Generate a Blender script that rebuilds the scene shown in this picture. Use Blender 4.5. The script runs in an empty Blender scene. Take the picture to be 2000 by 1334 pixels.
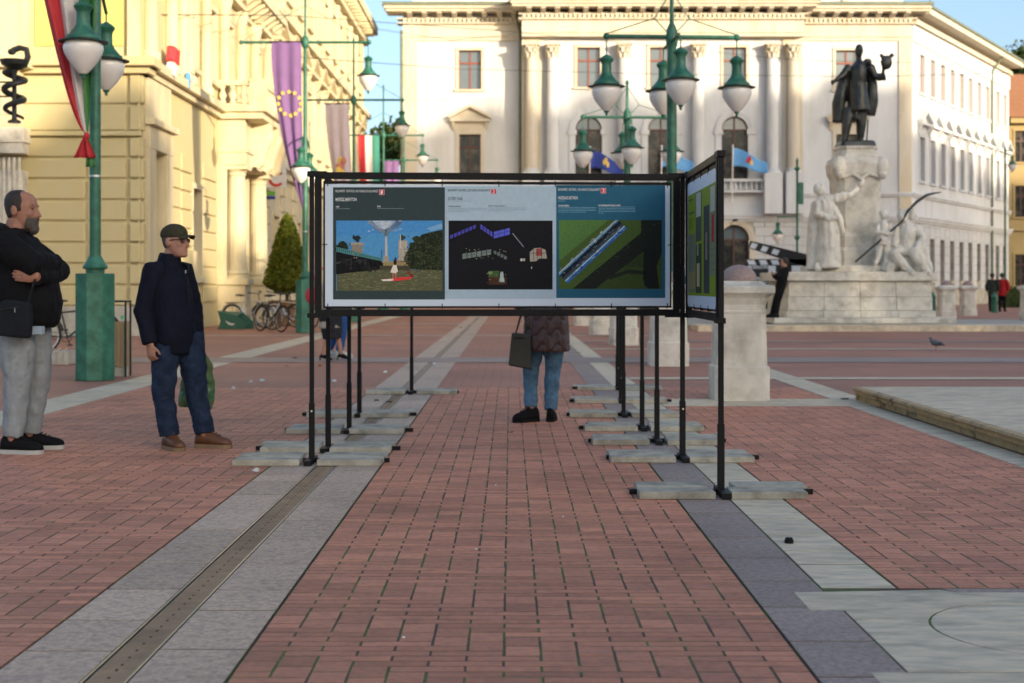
import bpy, bmesh, math, random
from mathutils import Vector, Matrix, noise
random.seed(7)
R = math.radians
S = bpy.context.scene
COL = S.collection
# ------------------------------------------------------------------ camera, sky, sun, exposure
F, CX, CY, H = 2778.0, 997.0, 559.0, 1.18          # focal length, vanishing point in photo pixels; eye height in m
K = H / 1.1
cam_d = bpy.data.cameras.new('camera'); cam = bpy.data.objects.new('camera', cam_d); COL.objects.link(cam)
cam.location = (0, 0, H); cam.rotation_euler = (R(90), 0, 0)
cam_d.sensor_width = 36.0; cam_d.lens = 36.0 * F / 2000.0
cam_d.shift_x = (1000 - CX) / 2000.0; cam_d.shift_y = (CY - 667) / 2000.0
cam_d.clip_start = 0.1; cam_d.clip_end = 1500
cam_d.dof.use_dof = True; cam_d.dof.focus_distance = 7.3; cam_d.dof.aperture_fstop = 3.7
S.camera = cam
SUN_AZ, SUN_EL = 40.0, 10.0                        # sun behind the camera, to the right, low
sdir = Vector((math.sin(R(SUN_AZ)) * math.cos(R(SUN_EL)), -math.cos(R(SUN_AZ)) * math.cos(R(SUN_EL)), math.sin(R(SUN_EL))))
W = bpy.data.worlds.new('World'); S.world = W; W.use_nodes = True
wn = W.node_tree.nodes; wl = W.node_tree.links
sky = wn.new('ShaderNodeTexSky'); sky.sky_type = 'NISHITA'; sky.sun_disc = False
sky.sun_elevation = R(SUN_EL); sky.sun_rotation = math.atan2(sdir.x, sdir.y)
sky.altitude = 80; sky.air_density = 0.75; sky.dust_density = 3.2; sky.ozone_density = 2.4
bg = wn['Background']; bg.inputs['Strength'].default_value = 0.15
wl.new(sky.outputs[0], bg.inputs[0])
sun_d = bpy.data.lights.new('sun', 'SUN'); sun_d.energy = 2.3; sun_d.angle = R(0.55); sun_d.color = (1.0, 0.90, 0.76)
sun = bpy.data.objects.new('sun', sun_d); COL.objects.link(sun)
sun.rotation_euler = (-sdir).to_track_quat('-Z', 'Y').to_euler(); sun.location = (40, -40, 40)
vs = S.view_settings; vs.view_transform = 'Standard'; vs.look = 'None'; vs.gamma = 1.0; vs.exposure = 1.52
vs.use_curve_mapping = False
vs.use_white_balance = True; vs.white_balance_temperature = 7800; vs.white_balance_tint = 10   # camera set for open shade
# ------------------------------------------------------------------ helpers
def gp(px, py, z=0.0):
    Y = (H - z) * F / (py - CY); return Vector(((px - CX) * Y / F, Y, z))
def at(px, py, Y):
    return Vector(((px - CX) * Y / F, Y, H + (CY - py) * Y / F))

MATS = {}
def mat(name, col, rough=0.7, var=0.12, scale=4.0, bump=0.0, bscale=40.0, metal=0.0, spec=0.5, rnd=0.0, isl=0.0, detail=4.0,
        col2=None, mixscale=3.0, mixlo=0.45, mixhi=0.62, trans=0.0, stretch=(1, 1, 1), emit=None, alpha=None, coat=0.0, stain=0.0, stscale=0.9):
    m = bpy.data.materials.new(name); m.use_nodes = True
    nt = m.node_tree; n = nt.nodes; l = nt.links; b = n['Principled BSDF']
    b.inputs['Roughness'].default_value = rough; b.inputs['Metallic'].default_value = metal
    b.inputs['Specular IOR Level'].default_value = spec
    if coat: b.inputs['Coat Weight'].default_value = coat
    if trans: b.inputs['Transmission Weight'].default_value = trans
    geo = n.new('ShaderNodeNewGeometry')
    mp = n.new('ShaderNodeMapping'); mp.inputs['Scale'].default_value = stretch
    l.new(geo.outputs['Position'], mp.inputs[0])
    def nz(sc, det=detail):
        t = n.new('ShaderNodeTexNoise'); t.inputs['Scale'].default_value = sc; t.inputs['Detail'].default_value = det
        t.inputs['Roughness'].default_value = 0.62
        l.new(mp.outputs[0], t.inputs['Vector']); return t.outputs['Fac']
    def ramp(src, a, bb, lo, hi):
        t = n.new('ShaderNodeMapRange'); t.inputs['From Min'].default_value = a; t.inputs['From Max'].default_value = bb
        t.inputs['To Min'].default_value = lo; t.inputs['To Max'].default_value = hi; l.new(src, t.inputs['Value']); return t.outputs[0]
    def mixc(fac, c1, c2):
        t = n.new('ShaderNodeMix'); t.data_type = 'RGBA'
        if isinstance(fac, float): t.inputs[0].default_value = fac
        else: l.new(fac, t.inputs[0])
        for i, c in ((6, c1), (7, c2)):
            if isinstance(c, (tuple, list)): t.inputs[i].default_value = (c[0], c[1], c[2], 1)
            else: l.new(c, t.inputs[i])
        return t.outputs[2]
    cur = (col[0], col[1], col[2])
    if col2: cur = mixc(ramp(nz(mixscale, 6), mixlo, mixhi, 0, 1), cur, col2)
    val = None
    if var: val = ramp(nz(scale), 0.3, 0.7, 1 - var, 1 + var)
    def mul(a, bb):
        if a is None: return bb
        t = n.new('ShaderNodeMath'); t.operation = 'MULTIPLY'; l.new(a, t.inputs[0]); l.new(bb, t.inputs[1]); return t.outputs[0]
    if rnd:
        oi = n.new('ShaderNodeObjectInfo'); val = mul(val, ramp(oi.outputs['Random'], 0, 1, 1 - rnd, 1 + rnd))
    if isl: val = mul(val, ramp(geo.outputs['Random Per Island'], 0, 1, 1 - isl, 1 + isl))
    if stain: val = mul(val, ramp(nz(stscale, 8), 0.50, 0.68, 1.06, 1 - stain))
    if val is not None:
        t = n.new('ShaderNodeHueSaturation')
        if isinstance(cur, tuple): t.inputs['Color'].default_value = (*cur, 1)
        else: l.new(cur, t.inputs['Color'])
        l.new(val, t.inputs['Value']); cur = t.outputs[0]
    if isinstance(cur, tuple): b.inputs['Base Color'].default_value = (*cur, 1)
    else: l.new(cur, b.inputs['Base Color'])
    if bump:
        bp = n.new('ShaderNodeBump'); bp.inputs['Strength'].default_value = 1.0; bp.inputs['Distance'].default_value = bump
        l.new(nz(bscale, 5), bp.inputs['Height']); l.new(bp.outputs[0], b.inputs['Normal'])
        l.new(ramp(nz(bscale * 0.4), 0.3, 0.7, max(0.03, rough - 0.12), min(1, rough + 0.1)), b.inputs['Roughness'])
    if emit:
        b.inputs['Emission Color'].default_value = (*emit[0], 1); b.inputs['Emission Strength'].default_value = emit[1]
    MATS[name] = m
    return m
def foliage(name, c1, c2):
    m = mat(name, c1, rough=0.6, var=0.35, scale=6, isl=0.4, col2=c2, mixscale=2.0, spec=0.25)
    nt = m.node_tree; b = nt.nodes['Principled BSDF']; o = [x for x in nt.nodes if x.type == 'OUTPUT_MATERIAL'][0]
    tr = nt.nodes.new('ShaderNodeBsdfTranslucent'); tr.inputs[0].default_value = (c1[0] * 1.6, c1[1] * 1.8, c1[2], 1)
    mx = nt.nodes.new('ShaderNodeMixShader'); mx.inputs[0].default_value = 0.3
    nt.links.new(b.outputs[0], mx.inputs[1]); nt.links.new(tr.outputs[0], mx.inputs[2]); nt.links.new(mx.outputs[0], o.inputs[0])
    return m

class MB:
    def __init__(s, xf=None): s.v = []; s.f = []; s.m = []; s.xf = xf
    def add(s, vs, fs, mi=0):
        o = len(s.v)
        s.v += [Vector(p) for p in vs]; s.f += [tuple(i + o for i in f) for f in fs]; s.m += [mi] * len(fs); return s
    def box(s, x0, x1, y0, y1, z0, z1, mi=0):
        return s.add([(x0,y0,z0),(x1,y0,z0),(x1,y1,z0),(x0,y1,z0),(x0,y0,z1),(x1,y0,z1),(x1,y1,z1),(x0,y1,z1)],
                     [(0,3,2,1),(4,5,6,7),(0,1,5,4),(1,2,6,5),(2,3,7,6),(3,0,4,7)], mi)
    def obox(s, c, sx, sy, sz, rot=None, mi=0):
        M = Matrix.Translation(Vector(c)) @ (rot.to_4x4() if rot else Matrix())
        k = len(s.v); s.box(-sx/2, sx/2, -sy/2, sy/2, -sz/2, sz/2, mi)
        for i in range(k, len(s.v)): s.v[i] = M @ s.v[i]
        return s
    def prism(s, poly, y0, y1, mi=0, plane='xz'):
        n = len(poly)
        mk = {'xz': lambda p, t: (p[0], t, p[1]), 'xy': lambda p, t: (p[0], p[1], t), 'yz': lambda p, t: (t, p[0], p[1])}[plane]
        vs = [mk(p, y0) for p in poly] + [mk(p, y1) for p in poly]
        fs = [tuple(range(n)), tuple(range(2*n - 1, n - 1, -1))] + [(i, i + n, (i+1) % n + n, (i+1) % n) for i in range(n)]
        return s.add(vs, fs, mi)
    def poly(s, pts, mi=0): return s.add(pts, [tuple(range(len(pts)))], mi)
    def ring(s, rings, cap=True, mi=0, closed=True):
        n = len(rings[0]); vs = [p for r in rings for p in r]; fs = []
        for i in range(len(rings) - 1):
            for j in range(n if closed else n - 1):
                a, b = i*n + j, i*n + (j+1) % n
                fs.append((a, b, b + n, a + n))
        if cap: fs.append(tuple(range(n - 1, -1, -1))); fs.append(tuple((len(rings)-1)*n + j for j in range(n)))
        return s.add(vs, fs, mi)
    def lathe(s, prof, c=(0,0,0), n=20, mi=0, flute=0):
        c = Vector(c); rings = []
        for r, z in prof:
            rings.append([c + Vector((max(r,1e-4) * (1 - (flute if j % 2 else 0)) * math.cos(2*math.pi*j/n), max(r,1e-4) * (1 - (flute if j % 2 else 0)) * math.sin(2*math.pi*j/n), z)) for j in range(n)])
        return s.ring(rings, True, mi)
    def csq(s, prof, c=(0,0,0), ch=0.15, mi=0):        # chamfered square sections (half width, z)
        c = Vector(c); rings = []
        for w, z in prof:
            k = w * (1 - ch * 2)
            rings.append([c + Vector(p) for p in ((w,-k,z),(w,k,z),(k,w,z),(-k,w,z),(-w,k,z),(-w,-k,z),(-k,-w,z),(k,-w,z))])
        return s.ring(rings, True, mi)
    def tube(s, pts, r, n=8, mi=0, cap=True, ref=None):
        pts = [Vector(p) for p in pts]; rings = []; N = len(pts)
        rr = r if isinstance(r, (list, tuple)) else [r] * N
        side = None
        for i, p in enumerate(pts):
            t = ((pts[i+1] - p) if i == 0 else (p - pts[i-1]) if i == N-1 else ((pts[i+1]-p).normalized() + (p-pts[i-1]).normalized()))
            t = t.normalized() if t.length > 1e-9 else Vector((0,0,1))
            if side is None:
                q = Vector(ref) if ref else (Vector((0,0,1)) if abs(t.z) < 0.9 else Vector((1,0,0)))
                side = t.cross(q).normalized()
            side = (side - t * side.dot(t)).normalized(); up = side.cross(t)
            a, b = (rr[i] if isinstance(rr[i], (tuple, list)) else (rr[i], rr[i]))
            rings.append([p + side * (a * math.cos(2*math.pi*j/n)) + up * (b * math.sin(2*math.pi*j/n)) for j in range(n)])
        return s.ring(rings, cap, mi)
    def ell(s, c, r, n=16, m=10, rot=None, mi=0):
        c = Vector(c); rings = []
        for i in range(m + 1):
            ph = -math.pi/2 + math.pi * i / m
            cr = max(math.cos(ph), 1e-3); ring = []
            for j in range(n):
                p = Vector((r[0]*cr*math.cos(2*math.pi*j/n), r[1]*cr*math.sin(2*math.pi*j/n), r[2]*math.sin(ph)))
                ring.append(c + (rot @ p if rot else p))
            rings.append(ring)
        return s.ring(rings, True, mi)
    def grid(s, fn, nu, nv, mi=0):
        vs = [fn(i/nu, j/nv) for j in range(nv+1) for i in range(nu+1)]
        fs = [(j*(nu+1)+i, j*(nu+1)+i+1, (j+1)*(nu+1)+i+1, (j+1)*(nu+1)+i) for j in range(nv) for i in range(nu)]
        k = len(s.f); s.add(vs, fs, 0)
        if callable(mi):
            for q in range(len(fs)): s.m[k+q] = mi((q % nu)/nu, (q // nu)/nv)
        else:
            for q in range(len(fs)): s.m[k+q] = mi
        return s
    def mesh(s, name, mats, smooth=False):
        me = bpy.data.meshes.new(name)
        vv = [tuple(s.xf @ p) if s.xf else tuple(p) for p in s.v]
        me.from_pydata(vv, [], s.f)
        for m in (mats if isinstance(mats, (list, tuple)) else [mats]): me.materials.append(m)
        me.polygons.foreach_set('material_index', s.m)
        if smooth: me.polygons.foreach_set('use_smooth', [True] * len(s.f))
        me.update(); return me
    def build(s, name, mats, parent=None, smooth=False, bevel=0, solid=0, loc=None, fix=True):
        me = s.mesh(name, mats, smooth)
        if fix:
            bm = bmesh.new(); bm.from_mesh(me); bmesh.ops.recalc_face_normals(bm, faces=bm.faces); bm.to_mesh(me); bm.free()
        if smooth and smooth != 'all':
            me.set_sharp_from_angle(angle=R(38))
        o = bpy.data.objects.new(name, me); COL.objects.link(o)
        if parent: o.parent = parent
        if loc is not None: o.location = loc
        if bevel:
            b = o.modifiers.new('bevel', 'BEVEL'); b.width = bevel; b.segments = 2; b.limit_method = 'ANGLE'; b.angle_limit = R(40)
        if solid:
            b = o.modifiers.new('solid', 'SOLIDIFY'); b.thickness = solid; b.offset = 0
        return o
def tag(o, label=None, cat=None, group=None, kind=None):
    if label: o['label'] = label
    if cat: o['category'] = cat
    if group: o['group'] = group
    if kind: o['kind'] = kind
    return o
def thing(name, label, cat, loc=(0,0,0), rz=0.0, group=None):
    o = bpy.data.objects.new(name, None); COL.objects.link(o); o.location = loc; o.rotation_euler = (0, 0, rz)
    o.empty_display_size = 0.2
    return tag(o, label, cat, group)
def copy_tree(o, loc=None, rz=None, label=None, parent=None):
    c = o.copy(); COL.objects.link(c); c.parent = parent
    if loc is not None: c.location = loc
    if rz is not None: c.rotation_euler = (0, 0, rz)
    if label: c['label'] = label
    for ch in o.children: copy_tree(ch, parent=c)
    return c
WORK = bpy.data.scenes.new('workbench')             # small side scene for evaluating single objects, removed at the end
def baked(o):
    WORK.collection.objects.link(o); vl = WORK.view_layers[0]; vl.update(); dg = vl.depsgraph
    me = bpy.data.meshes.new_from_object(o.evaluated_get(dg)); bpy.data.objects.remove(o); return me
def text(name, body, size, m, parent, M, xs=0.62, bold=0.0, align='LEFT'):
    cu = bpy.data.curves.new(name, 'FONT'); cu.body = body; cu.size = size; cu.offset = bold; cu.align_x = align
    t = bpy.data.objects.new('tmp_text', cu); me = baked(t)
    me.transform(M @ Matrix.Diagonal((xs, 1, 1, 1))); me.name = name
    me.materials.clear(); me.materials.append(m)
    o = bpy.data.objects.new(name, me); COL.objects.link(o); o.parent = parent; return o
def remesh(mb, name, m, parent, voxel=0.01, smooth=4, wr=0.0, wscale=9.0, wst=(1,1,1)):
    me = mb.mesh(name + '_src', m)
    bm = bmesh.new(); bm.from_mesh(me); bmesh.ops.recalc_face_normals(bm, faces=bm.faces); bm.to_mesh(me); bm.free()
    o = bpy.data.objects.new('tmp_remesh', me)
    r = o.modifiers.new('r', 'REMESH'); r.mode = 'VOXEL'; r.voxel_size = voxel; r.use_smooth_shade = True
    if smooth:
        q = o.modifiers.new('s', 'SMOOTH'); q.iterations = smooth; q.factor = 0.5
    nm = baked(o); bpy.data.meshes.remove(me); nm.name = name
    nm.materials.clear(); nm.materials.append(m)
    if wr:
        N = len(nm.vertices); co = [0.0]*(3*N); no = [0.0]*(3*N); nm.vertices.foreach_get('co', co); nm.vertices.foreach_get('normal', no)
        for i in range(N):
            p = Vector(co[3*i:3*i+3]); q = Vector((p.x*wst[0], p.y*wst[1], p.z*wst[2])) * wscale
            d = (noise.noise(q) * 0.7 + (0.5 - abs(noise.noise(q * 1.9 + Vector((3,1,7))))) * 0.6) * wr
            for j in range(3): co[3*i+j] += no[3*i+j] * d
        nm.vertices.foreach_set('co', co); nm.update()
    nm.polygons.foreach_set('use_smooth', [True] * len(nm.polygons))
    o = bpy.data.objects.new(name, nm); COL.objects.link(o); o.parent = parent
    return o
# ------------------------------------------------------------------ materials
BRICK = mat('brick_red', (0.46, 0.182, 0.108), rough=0.75, stain=0.24, var=0.09, scale=14, bump=0.0008, bscale=110, rnd=0.2, isl=0.2, col2=(0.37,0.16,0.105), mixscale=25)
JOINT = mat('joint_moss', (0.085, 0.056, 0.040), rough=0.95, var=0.3, scale=30, bump=0.004, bscale=120, col2=(0.085, 0.125, 0.035), mixscale=2.2, mixlo=0.46, mixhi=0.56)
GRAN = mat('granite_strip', stain=0.2, col=(0.48, 0.345, 0.255), rough=0.6, var=0.32, scale=48, detail=8, rnd=0.14, bump=0.0006, bscale=160, col2=(0.34,0.25,0.195), mixscale=22)
GRANB = mat('granite_violet', stain=0.2, col=(0.29, 0.21, 0.18), rough=0.6, var=0.3, scale=55, detail=8, rnd=0.13, bump=0.0006, bscale=160, col2=(0.20,0.15,0.13), mixscale=30)
TRAV = mat('travertine', stain=0.26, stscale=2.2, col=(0.60, 0.50, 0.355), rough=0.7, var=0.14, scale=7, rnd=0.07, bump=0.0015, bscale=60, col2=(0.46,0.395,0.295), mixscale=5, stretch=(1, 3.0, 1))
MARB = mat('weathered_marble', stain=0.3, stscale=1.6, col=(0.60, 0.565, 0.49), rough=0.65, var=0.12, scale=5, bump=0.002, bscale=40, col2=(0.36, 0.325, 0.26), mixscale=2.6, mixlo=0.5, mixhi=0.75)
MARBO = mat('stained_stone_edge', (0.46, 0.31, 0.16), rough=0.75, var=0.2, scale=8, bump=0.003, bscale=40, col2=(0.07, 0.055, 0.04), mixscale=6, mixlo=0.52, mixhi=0.68)
REDG = mat('red_granite', (0.30, 0.215, 0.195), rough=0.6, var=0.2, scale=40, detail=8)
CONC = mat('concrete_slab', stain=0.3, stscale=4.0, col=(0.41, 0.385, 0.315), rough=0.85, var=0.13, scale=14, bump=0.0015, bscale=70, rnd=0.10, col2=(0.27,0.25,0.205), mixscale=5)
BLACK = mat('black_paint', (0.005, 0.005, 0.006), rough=0.55, spec=0.22, var=0.1, bump=0.0003, bscale=120)
STEEL = mat('steel', (0.42, 0.42, 0.40), rough=0.35, metal=1.0, var=0.15, scale=20)
GRATE = mat('worn_grate', (0.25, 0.175, 0.11), rough=0.6, metal=0.0, var=0.25, scale=6, rnd=0.2)
GREEN = mat('green_paint', (0.012, 0.115, 0.070), rough=0.5, var=0.25, scale=7, bump=0.001, bscale=50, col2=(0.026,0.15,0.10), mixscale=3.5)
GREEND = mat('green_brim', (0.010, 0.045, 0.034), rough=0.5, var=0.2)
GLASSW = mat('opal_glass', (0.80, 0.78, 0.75), rough=0.22, var=0.03, spec=0.6)
WOOD = mat('bin_wood', (0.30, 0.22, 0.13), rough=0.7, var=0.25, scale=10, stretch=(6, 6, 0.6))
YEL = mat('yellow_stucco', (0.53, 0.455, 0.26), rough=0.9, var=0.06, scale=1.2, bump=0.002, bscale=60, col2=(0.50,0.42,0.22), mixscale=1.2, stretch=(1, 1, 0.25))
CREAM = mat('cream_stucco', (0.62, 0.54, 0.36), rough=0.9, var=0.08, scale=1.5, bump=0.002, bscale=50, col2=(0.50,0.43,0.28), mixscale=1.3, stretch=(1, 1, 0.25))
SOCLE = mat('grey_socle', (0.42, 0.40, 0.34), rough=0.9, var=0.15, scale=3, bump=0.004, bscale=30, col2=(0.30,0.28,0.24), mixscale=2)
WHITEW = mat('white_stucco', (0.56, 0.585, 0.61), rough=0.9, var=0.05, scale=0.8, bump=0.002, bscale=40, col2=(0.50,0.515,0.525), mixscale=1.1, stretch=(1, 1, 0.22))
TRIM = mat('cream_trim', (0.56, 0.515, 0.43), rough=0.88, var=0.08, scale=1.2, bump=0.002, bscale=40, col2=(0.48,0.42,0.32), mixscale=1.2, stretch=(1, 1, 0.3))
GROUNDF = mat('rusticated_stucco', (0.50, 0.52, 0.535), rough=0.9, var=0.07, scale=1.0, bump=0.003, bscale=30)
WINF = mat('window_red_brown', (0.22, 0.055, 0.03), rough=0.55, var=0.15)
WIND = mat('window_dark_brown', (0.07, 0.022, 0.018), rough=0.5, var=0.15)
PANE = mat('pane', (0.10, 0.13, 0.15), rough=0.06, var=0.1, scale=0.7, spec=0.9)
PANED = mat('pane_dark', (0.02, 0.024, 0.024), rough=0.16, var=0.4, scale=3, spec=0.3, col2=(0.085,0.075,0.06), mixscale=1.6)
BLIND = mat('blind_tan', (0.42, 0.32, 0.19), rough=0.8, var=0.1)
ROOFG = mat('green_copper', (0.13, 0.16, 0.115), rough=0.6, var=0.2)
ROOFT = mat('roof_tile', (0.33, 0.15, 0.075), rough=0.85, var=0.25, scale=6, bump=0.01, bscale=20)
STAT = mat('statue_marble', (0.66, 0.63, 0.56), rough=0.6, var=0.1, scale=4, bump=0.003, bscale=30, col2=(0.50, 0.46, 0.38), mixscale=3, mixlo=0.52, mixhi=0.75)
BRONZE = mat('bronze', (0.042, 0.045, 0.044), rough=0.42, metal=0.55, var=0.3, scale=5, col2=(0.05,0.075,0.065), mixscale=3, mixlo=0.55, mixhi=0.75)
IRON = mat('iron', (0.014, 0.018, 0.018), rough=0.5, var=0.1)
OCHRE = mat('ochre_stucco', (0.36, 0.27, 0.13), rough=0.9, var=0.1, scale=1)
# ------------------------------------------------------------------ ground and paving
def sheet(name, x0, x1, y0, y1, z, m, parent=None, kind='structure'):
    mb = MB().add([(x0,y0,z),(x1,y0,z),(x1,y1,z),(x0,y1,z)], [(0,1,2,3)])
    o = mb.build(name, m, parent)
    if not parent: tag(o, kind=kind)
    return o
def farbrick(name):
    m = bpy.data.materials.new(name); m.use_nodes = True; nt = m.node_tree; n = nt.nodes; l = nt.links; b = n['Principled BSDF']
    geo = n.new('ShaderNodeNewGeometry'); t = n.new('ShaderNodeTexBrick'); l.new(geo.outputs['Position'], t.inputs['Vector'])
    t.inputs['Color1'].default_value = (0.44, 0.185, 0.118, 1); t.inputs['Color2'].default_value = (0.37, 0.16, 0.105, 1)
    t.inputs['Mortar'].default_value = (0.15, 0.085, 0.055, 1); t.inputs['Scale'].default_value = 1.0
    t.inputs['Mortar Size'].default_value = 0.004; t.inputs['Brick Width'].default_value = 0.236; t.inputs['Row Height'].default_value = 0.0622
    nz = n.new('ShaderNodeTexNoise'); nz.inputs['Scale'].default_value = 0.45; nz.inputs['Detail'].default_value = 6; l.new(geo.outputs['Position'], nz.inputs['Vector'])
    mr = n.new('ShaderNodeMapRange'); mr.inputs['From Min'].default_value = 0.3; mr.inputs['From Max'].default_value = 0.7
    mr.inputs['To Min'].default_value = 0.85; mr.inputs['To Max'].default_value = 1.18; l.new(nz.outputs['Fac'], mr.inputs['Value'])
    hs = n.new('ShaderNodeHueSaturation'); l.new(t.outputs['Color'], hs.inputs['Color']); l.new(mr.outputs[0], hs.inputs['Value'])
    l.new(hs.outputs[0], b.inputs['Base Color']); b.inputs['Roughness'].default_value = 0.72
    bp = n.new('ShaderNodeBump'); bp.inputs['Distance'].default_value = 0.004; l.new(t.outputs['Fac'], bp.inputs['Height']); bp.invert = True
    l.new(bp.outputs[0], b.inputs['Normal'])
    return m
FARB = farbrick('brick_paving_far')
YN = 16.6                                     # bricks are single pieces up to here
tag(sheet('ground', -300, 300, -150, 500, -0.05, mat('ground_grey', (0.13, 0.10, 0.085), rough=0.9, var=0.2, scale=0.6)))
sheet('far_paving', -9.2, 60, YN, 95, -0.004, FARB)
sheet('side_paving', -16, -4.83, -4, YN, -0.0045, FARB)
sheet('side_paving', 3.6, 40, -6, YN, -0.0045, FARB)
sheet('side_paving', -16, -9.2, YN, 33, -0.0045, FARB)
CW, RH, JW, JH = 0.118, 0.0622, 0.0092, 0.0092
def brickmesh(w, d):
    c = 0.0009; t = 0.0; mb = MB()
    x, y = w/2, d/2
    mb.add([(-x,-y,-0.012),(x,-y,-0.012),(x,y,-0.012),(-x,y,-0.012),(-x,-y,t-c),(x,-y,t-c),(x,y,t-c),(-x,y,t-c),(-x+c,-y+c,t),(x-c,-y+c,t),(x-c,y-c,t),(-x+c,y-c,t)],
           [(0,1,5,4),(1,2,6,5),(2,3,7,6),(3,0,4,7),(4,5,9,8),(5,6,10,9),(6,7,11,10),(7,4,8,11),(8,9,10,11)])
    return mb
pieces = []
fields = [(-0.847, 0.919, 3.4, YN), (-4.29, -1.578, 3.4, YN), (1.516, 3.33, 5.56, 14.0), (1.516, 3.34, 14.9, YN)]
bmb = MB()
for (fx0, fx1, fy0, fy1) in fields: bmb.add([(fx0, fy0, -0.0011), (fx1, fy0, -0.0011), (fx1, fy1, -0.0011), (fx0, fy1, -0.0011)], [(0,1,2,3)])
bed = tag(bmb.build('brick_paving', JOINT), kind='structure')
for (fx0, fx1, fy0, fy1) in fields:
    off = fx0 if fx0 > -1 else (-1.578 - 30 * CW if fx0 < -1 else 0)
    if fx0 > 1: off = 1.516
    k0 = int(math.floor((fx0 - off) / CW)) - 2; k1 = int(math.ceil((fx1 - off) / CW)) + 1
    for r in range(int(fy0 / RH) - 2, int(fy1 / RH) + 1):
        for k in range(k0, k1):
            q = (r + k) % 10
            if q in (4, 6, 8): a = (off + k*CW, off + (k+2)*CW, r*RH, (r+1)*RH)
            elif q in (0, 2): a = (off + k*CW, off + (k+1)*CW, r*RH, (r+2)*RH)
            else: continue
            x0, x1 = max(a[0], fx0) + JW/2, min(a[1], fx1) - JW/2; y0, y1 = max(a[2], fy0) + JH/2, min(a[3], fy1) - JH/2
            if x1 - x0 < 0.03 or y1 - y0 < 0.02: continue
            vx = abs((x0 + x1)/2) / ((y0 + y1)/2)
            if vx > 0.55: continue
            pieces.append((x0, x1, y0, y1))
pieces.sort(key=lambda p: -((p[1]-p[0]) * (p[3]-p[2]) / p[2]**3) if abs((p[0]+p[1])/2 / p[2]) < 0.35 and p[2] > 3.95 else 0)
unit = {True: brickmesh(2*CW - JW, RH - JH).mesh('brick', BRICK), False: brickmesh(CW - JW, 2*RH - JH).mesh('brick', BRICK)}
rest = MB(); NB = 300
for i, (x0, x1, y0, y1) in enumerate(pieces):
    w, d = x1 - x0, y1 - y0; cx, cy = (x0+x1)/2 + random.gauss(0, 0.0006), (y0+y1)/2
    rz = random.gauss(0, 0.006); z = random.uniform(-0.0002, 0.0005); tx, ty = random.gauss(0, 0.003), random.gauss(0, 0.002)
    if i < NB:
        wide = w > CW; me = unit[wide]; o = bpy.data.objects.new('brick', me); COL.objects.link(o); o.parent = bed
        o.location = (cx, cy, z); o.rotation_euler = (tx, ty, rz)
        o.scale = (w / ((2*CW if wide else CW) - JW), d / ((RH if wide else 2*RH) - JH), 1)
    else:
        M = Matrix.Translation((cx, cy, z)) @ Matrix.Rotation(rz, 4, 'Z') @ Matrix.Rotation(ty, 4, 'Y') @ Matrix.Rotation(tx, 4, 'X')
        b = brickmesh(w, d); rest.add([M @ v for v in b.v], b.f)
tag(rest.build('bricks', BRICK, bed, fix=False), kind='stuff')
# stone strips of single slabs
def strip(name, x0, x1, y0, y1, m, lens, parent=None, far=None, th=0.012, g=0.004, z=0.0):
    p = parent or sheet(name, x0, x1, y0, y1, -0.0013, JOINT)
    if parent: sheet('joint_bed', x0, x1, y0, y1, -0.0013, JOINT, p)
    y = y0
    while y < y1 - 0.05:
        L = min(random.uniform(*lens), y1 - y)
        mb = MB().box(x0 + g, x1 - g, y + g*1.6, y + L - g*1.6, -th, 0.0)
        o = mb.build('paving_slab', m, p, bevel=0.001); o.location = (0, 0, z + random.uniform(-0.0003, 0.0012)); y += L
    if far: sheet('paving_slab', x0, x1, y1, far, 0.0005, m, p)
    return p
sl = strip('stone_strip', -1.573, -1.283, 3.5, YN, GRAN, (0.3, 0.62), far=60)
strip('', -1.143, -0.852, 3.4, YN, GRAN, (0.3, 0.62), parent=sl, far=60)
sr = strip('stone_strip', 0.924, 1.212, 3.4, YN, GRANB, (0.34, 0.52), far=48)
strip('', 1.215, 1.511, 5.56, YN, TRAV, (0.3, 0.5), parent=sr, far=48)
# drain channel with slotted gratings
dr = sheet('drain_channel', -1.283, -1.143, 3.3, 60, -0.02, JOINT)
for sx in (-1.278, -1.148):
    MB().box(sx - 0.0035, sx + 0.0035, 3.3, 60, -0.02, 0.001).build('edge_rail', STEEL, dr)
gm = MB()
for i in range(47):
    y = -0.247 + i * 0.0105; gm.box(-0.056, 0.056, y, y + 0.0062, -0.02, -0.003)
gm.box(-0.056, -0.049, -0.248, 0.248, -0.02, -0.0025); gm.box(0.049, 0.056, -0.248, 0.248, -0.02, -0.0025)
for i in range(6): gm.box(-0.0035, 0.0035, -0.215 + i*0.088, -0.200 + i*0.088, -0.02, -0.0018, 1)
gme = gm.mesh('grating', [GRATE, BLACK])
for i in range(26):
    o = bpy.data.objects.new('grating', gme); COL.objects.link(o); o.parent = dr; o.location = (-1.213, 3.65 + i*0.5, 0)
sheet('grating', -1.269, -1.157, 16.41, 60, -0.003, GRATE, dr)
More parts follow.
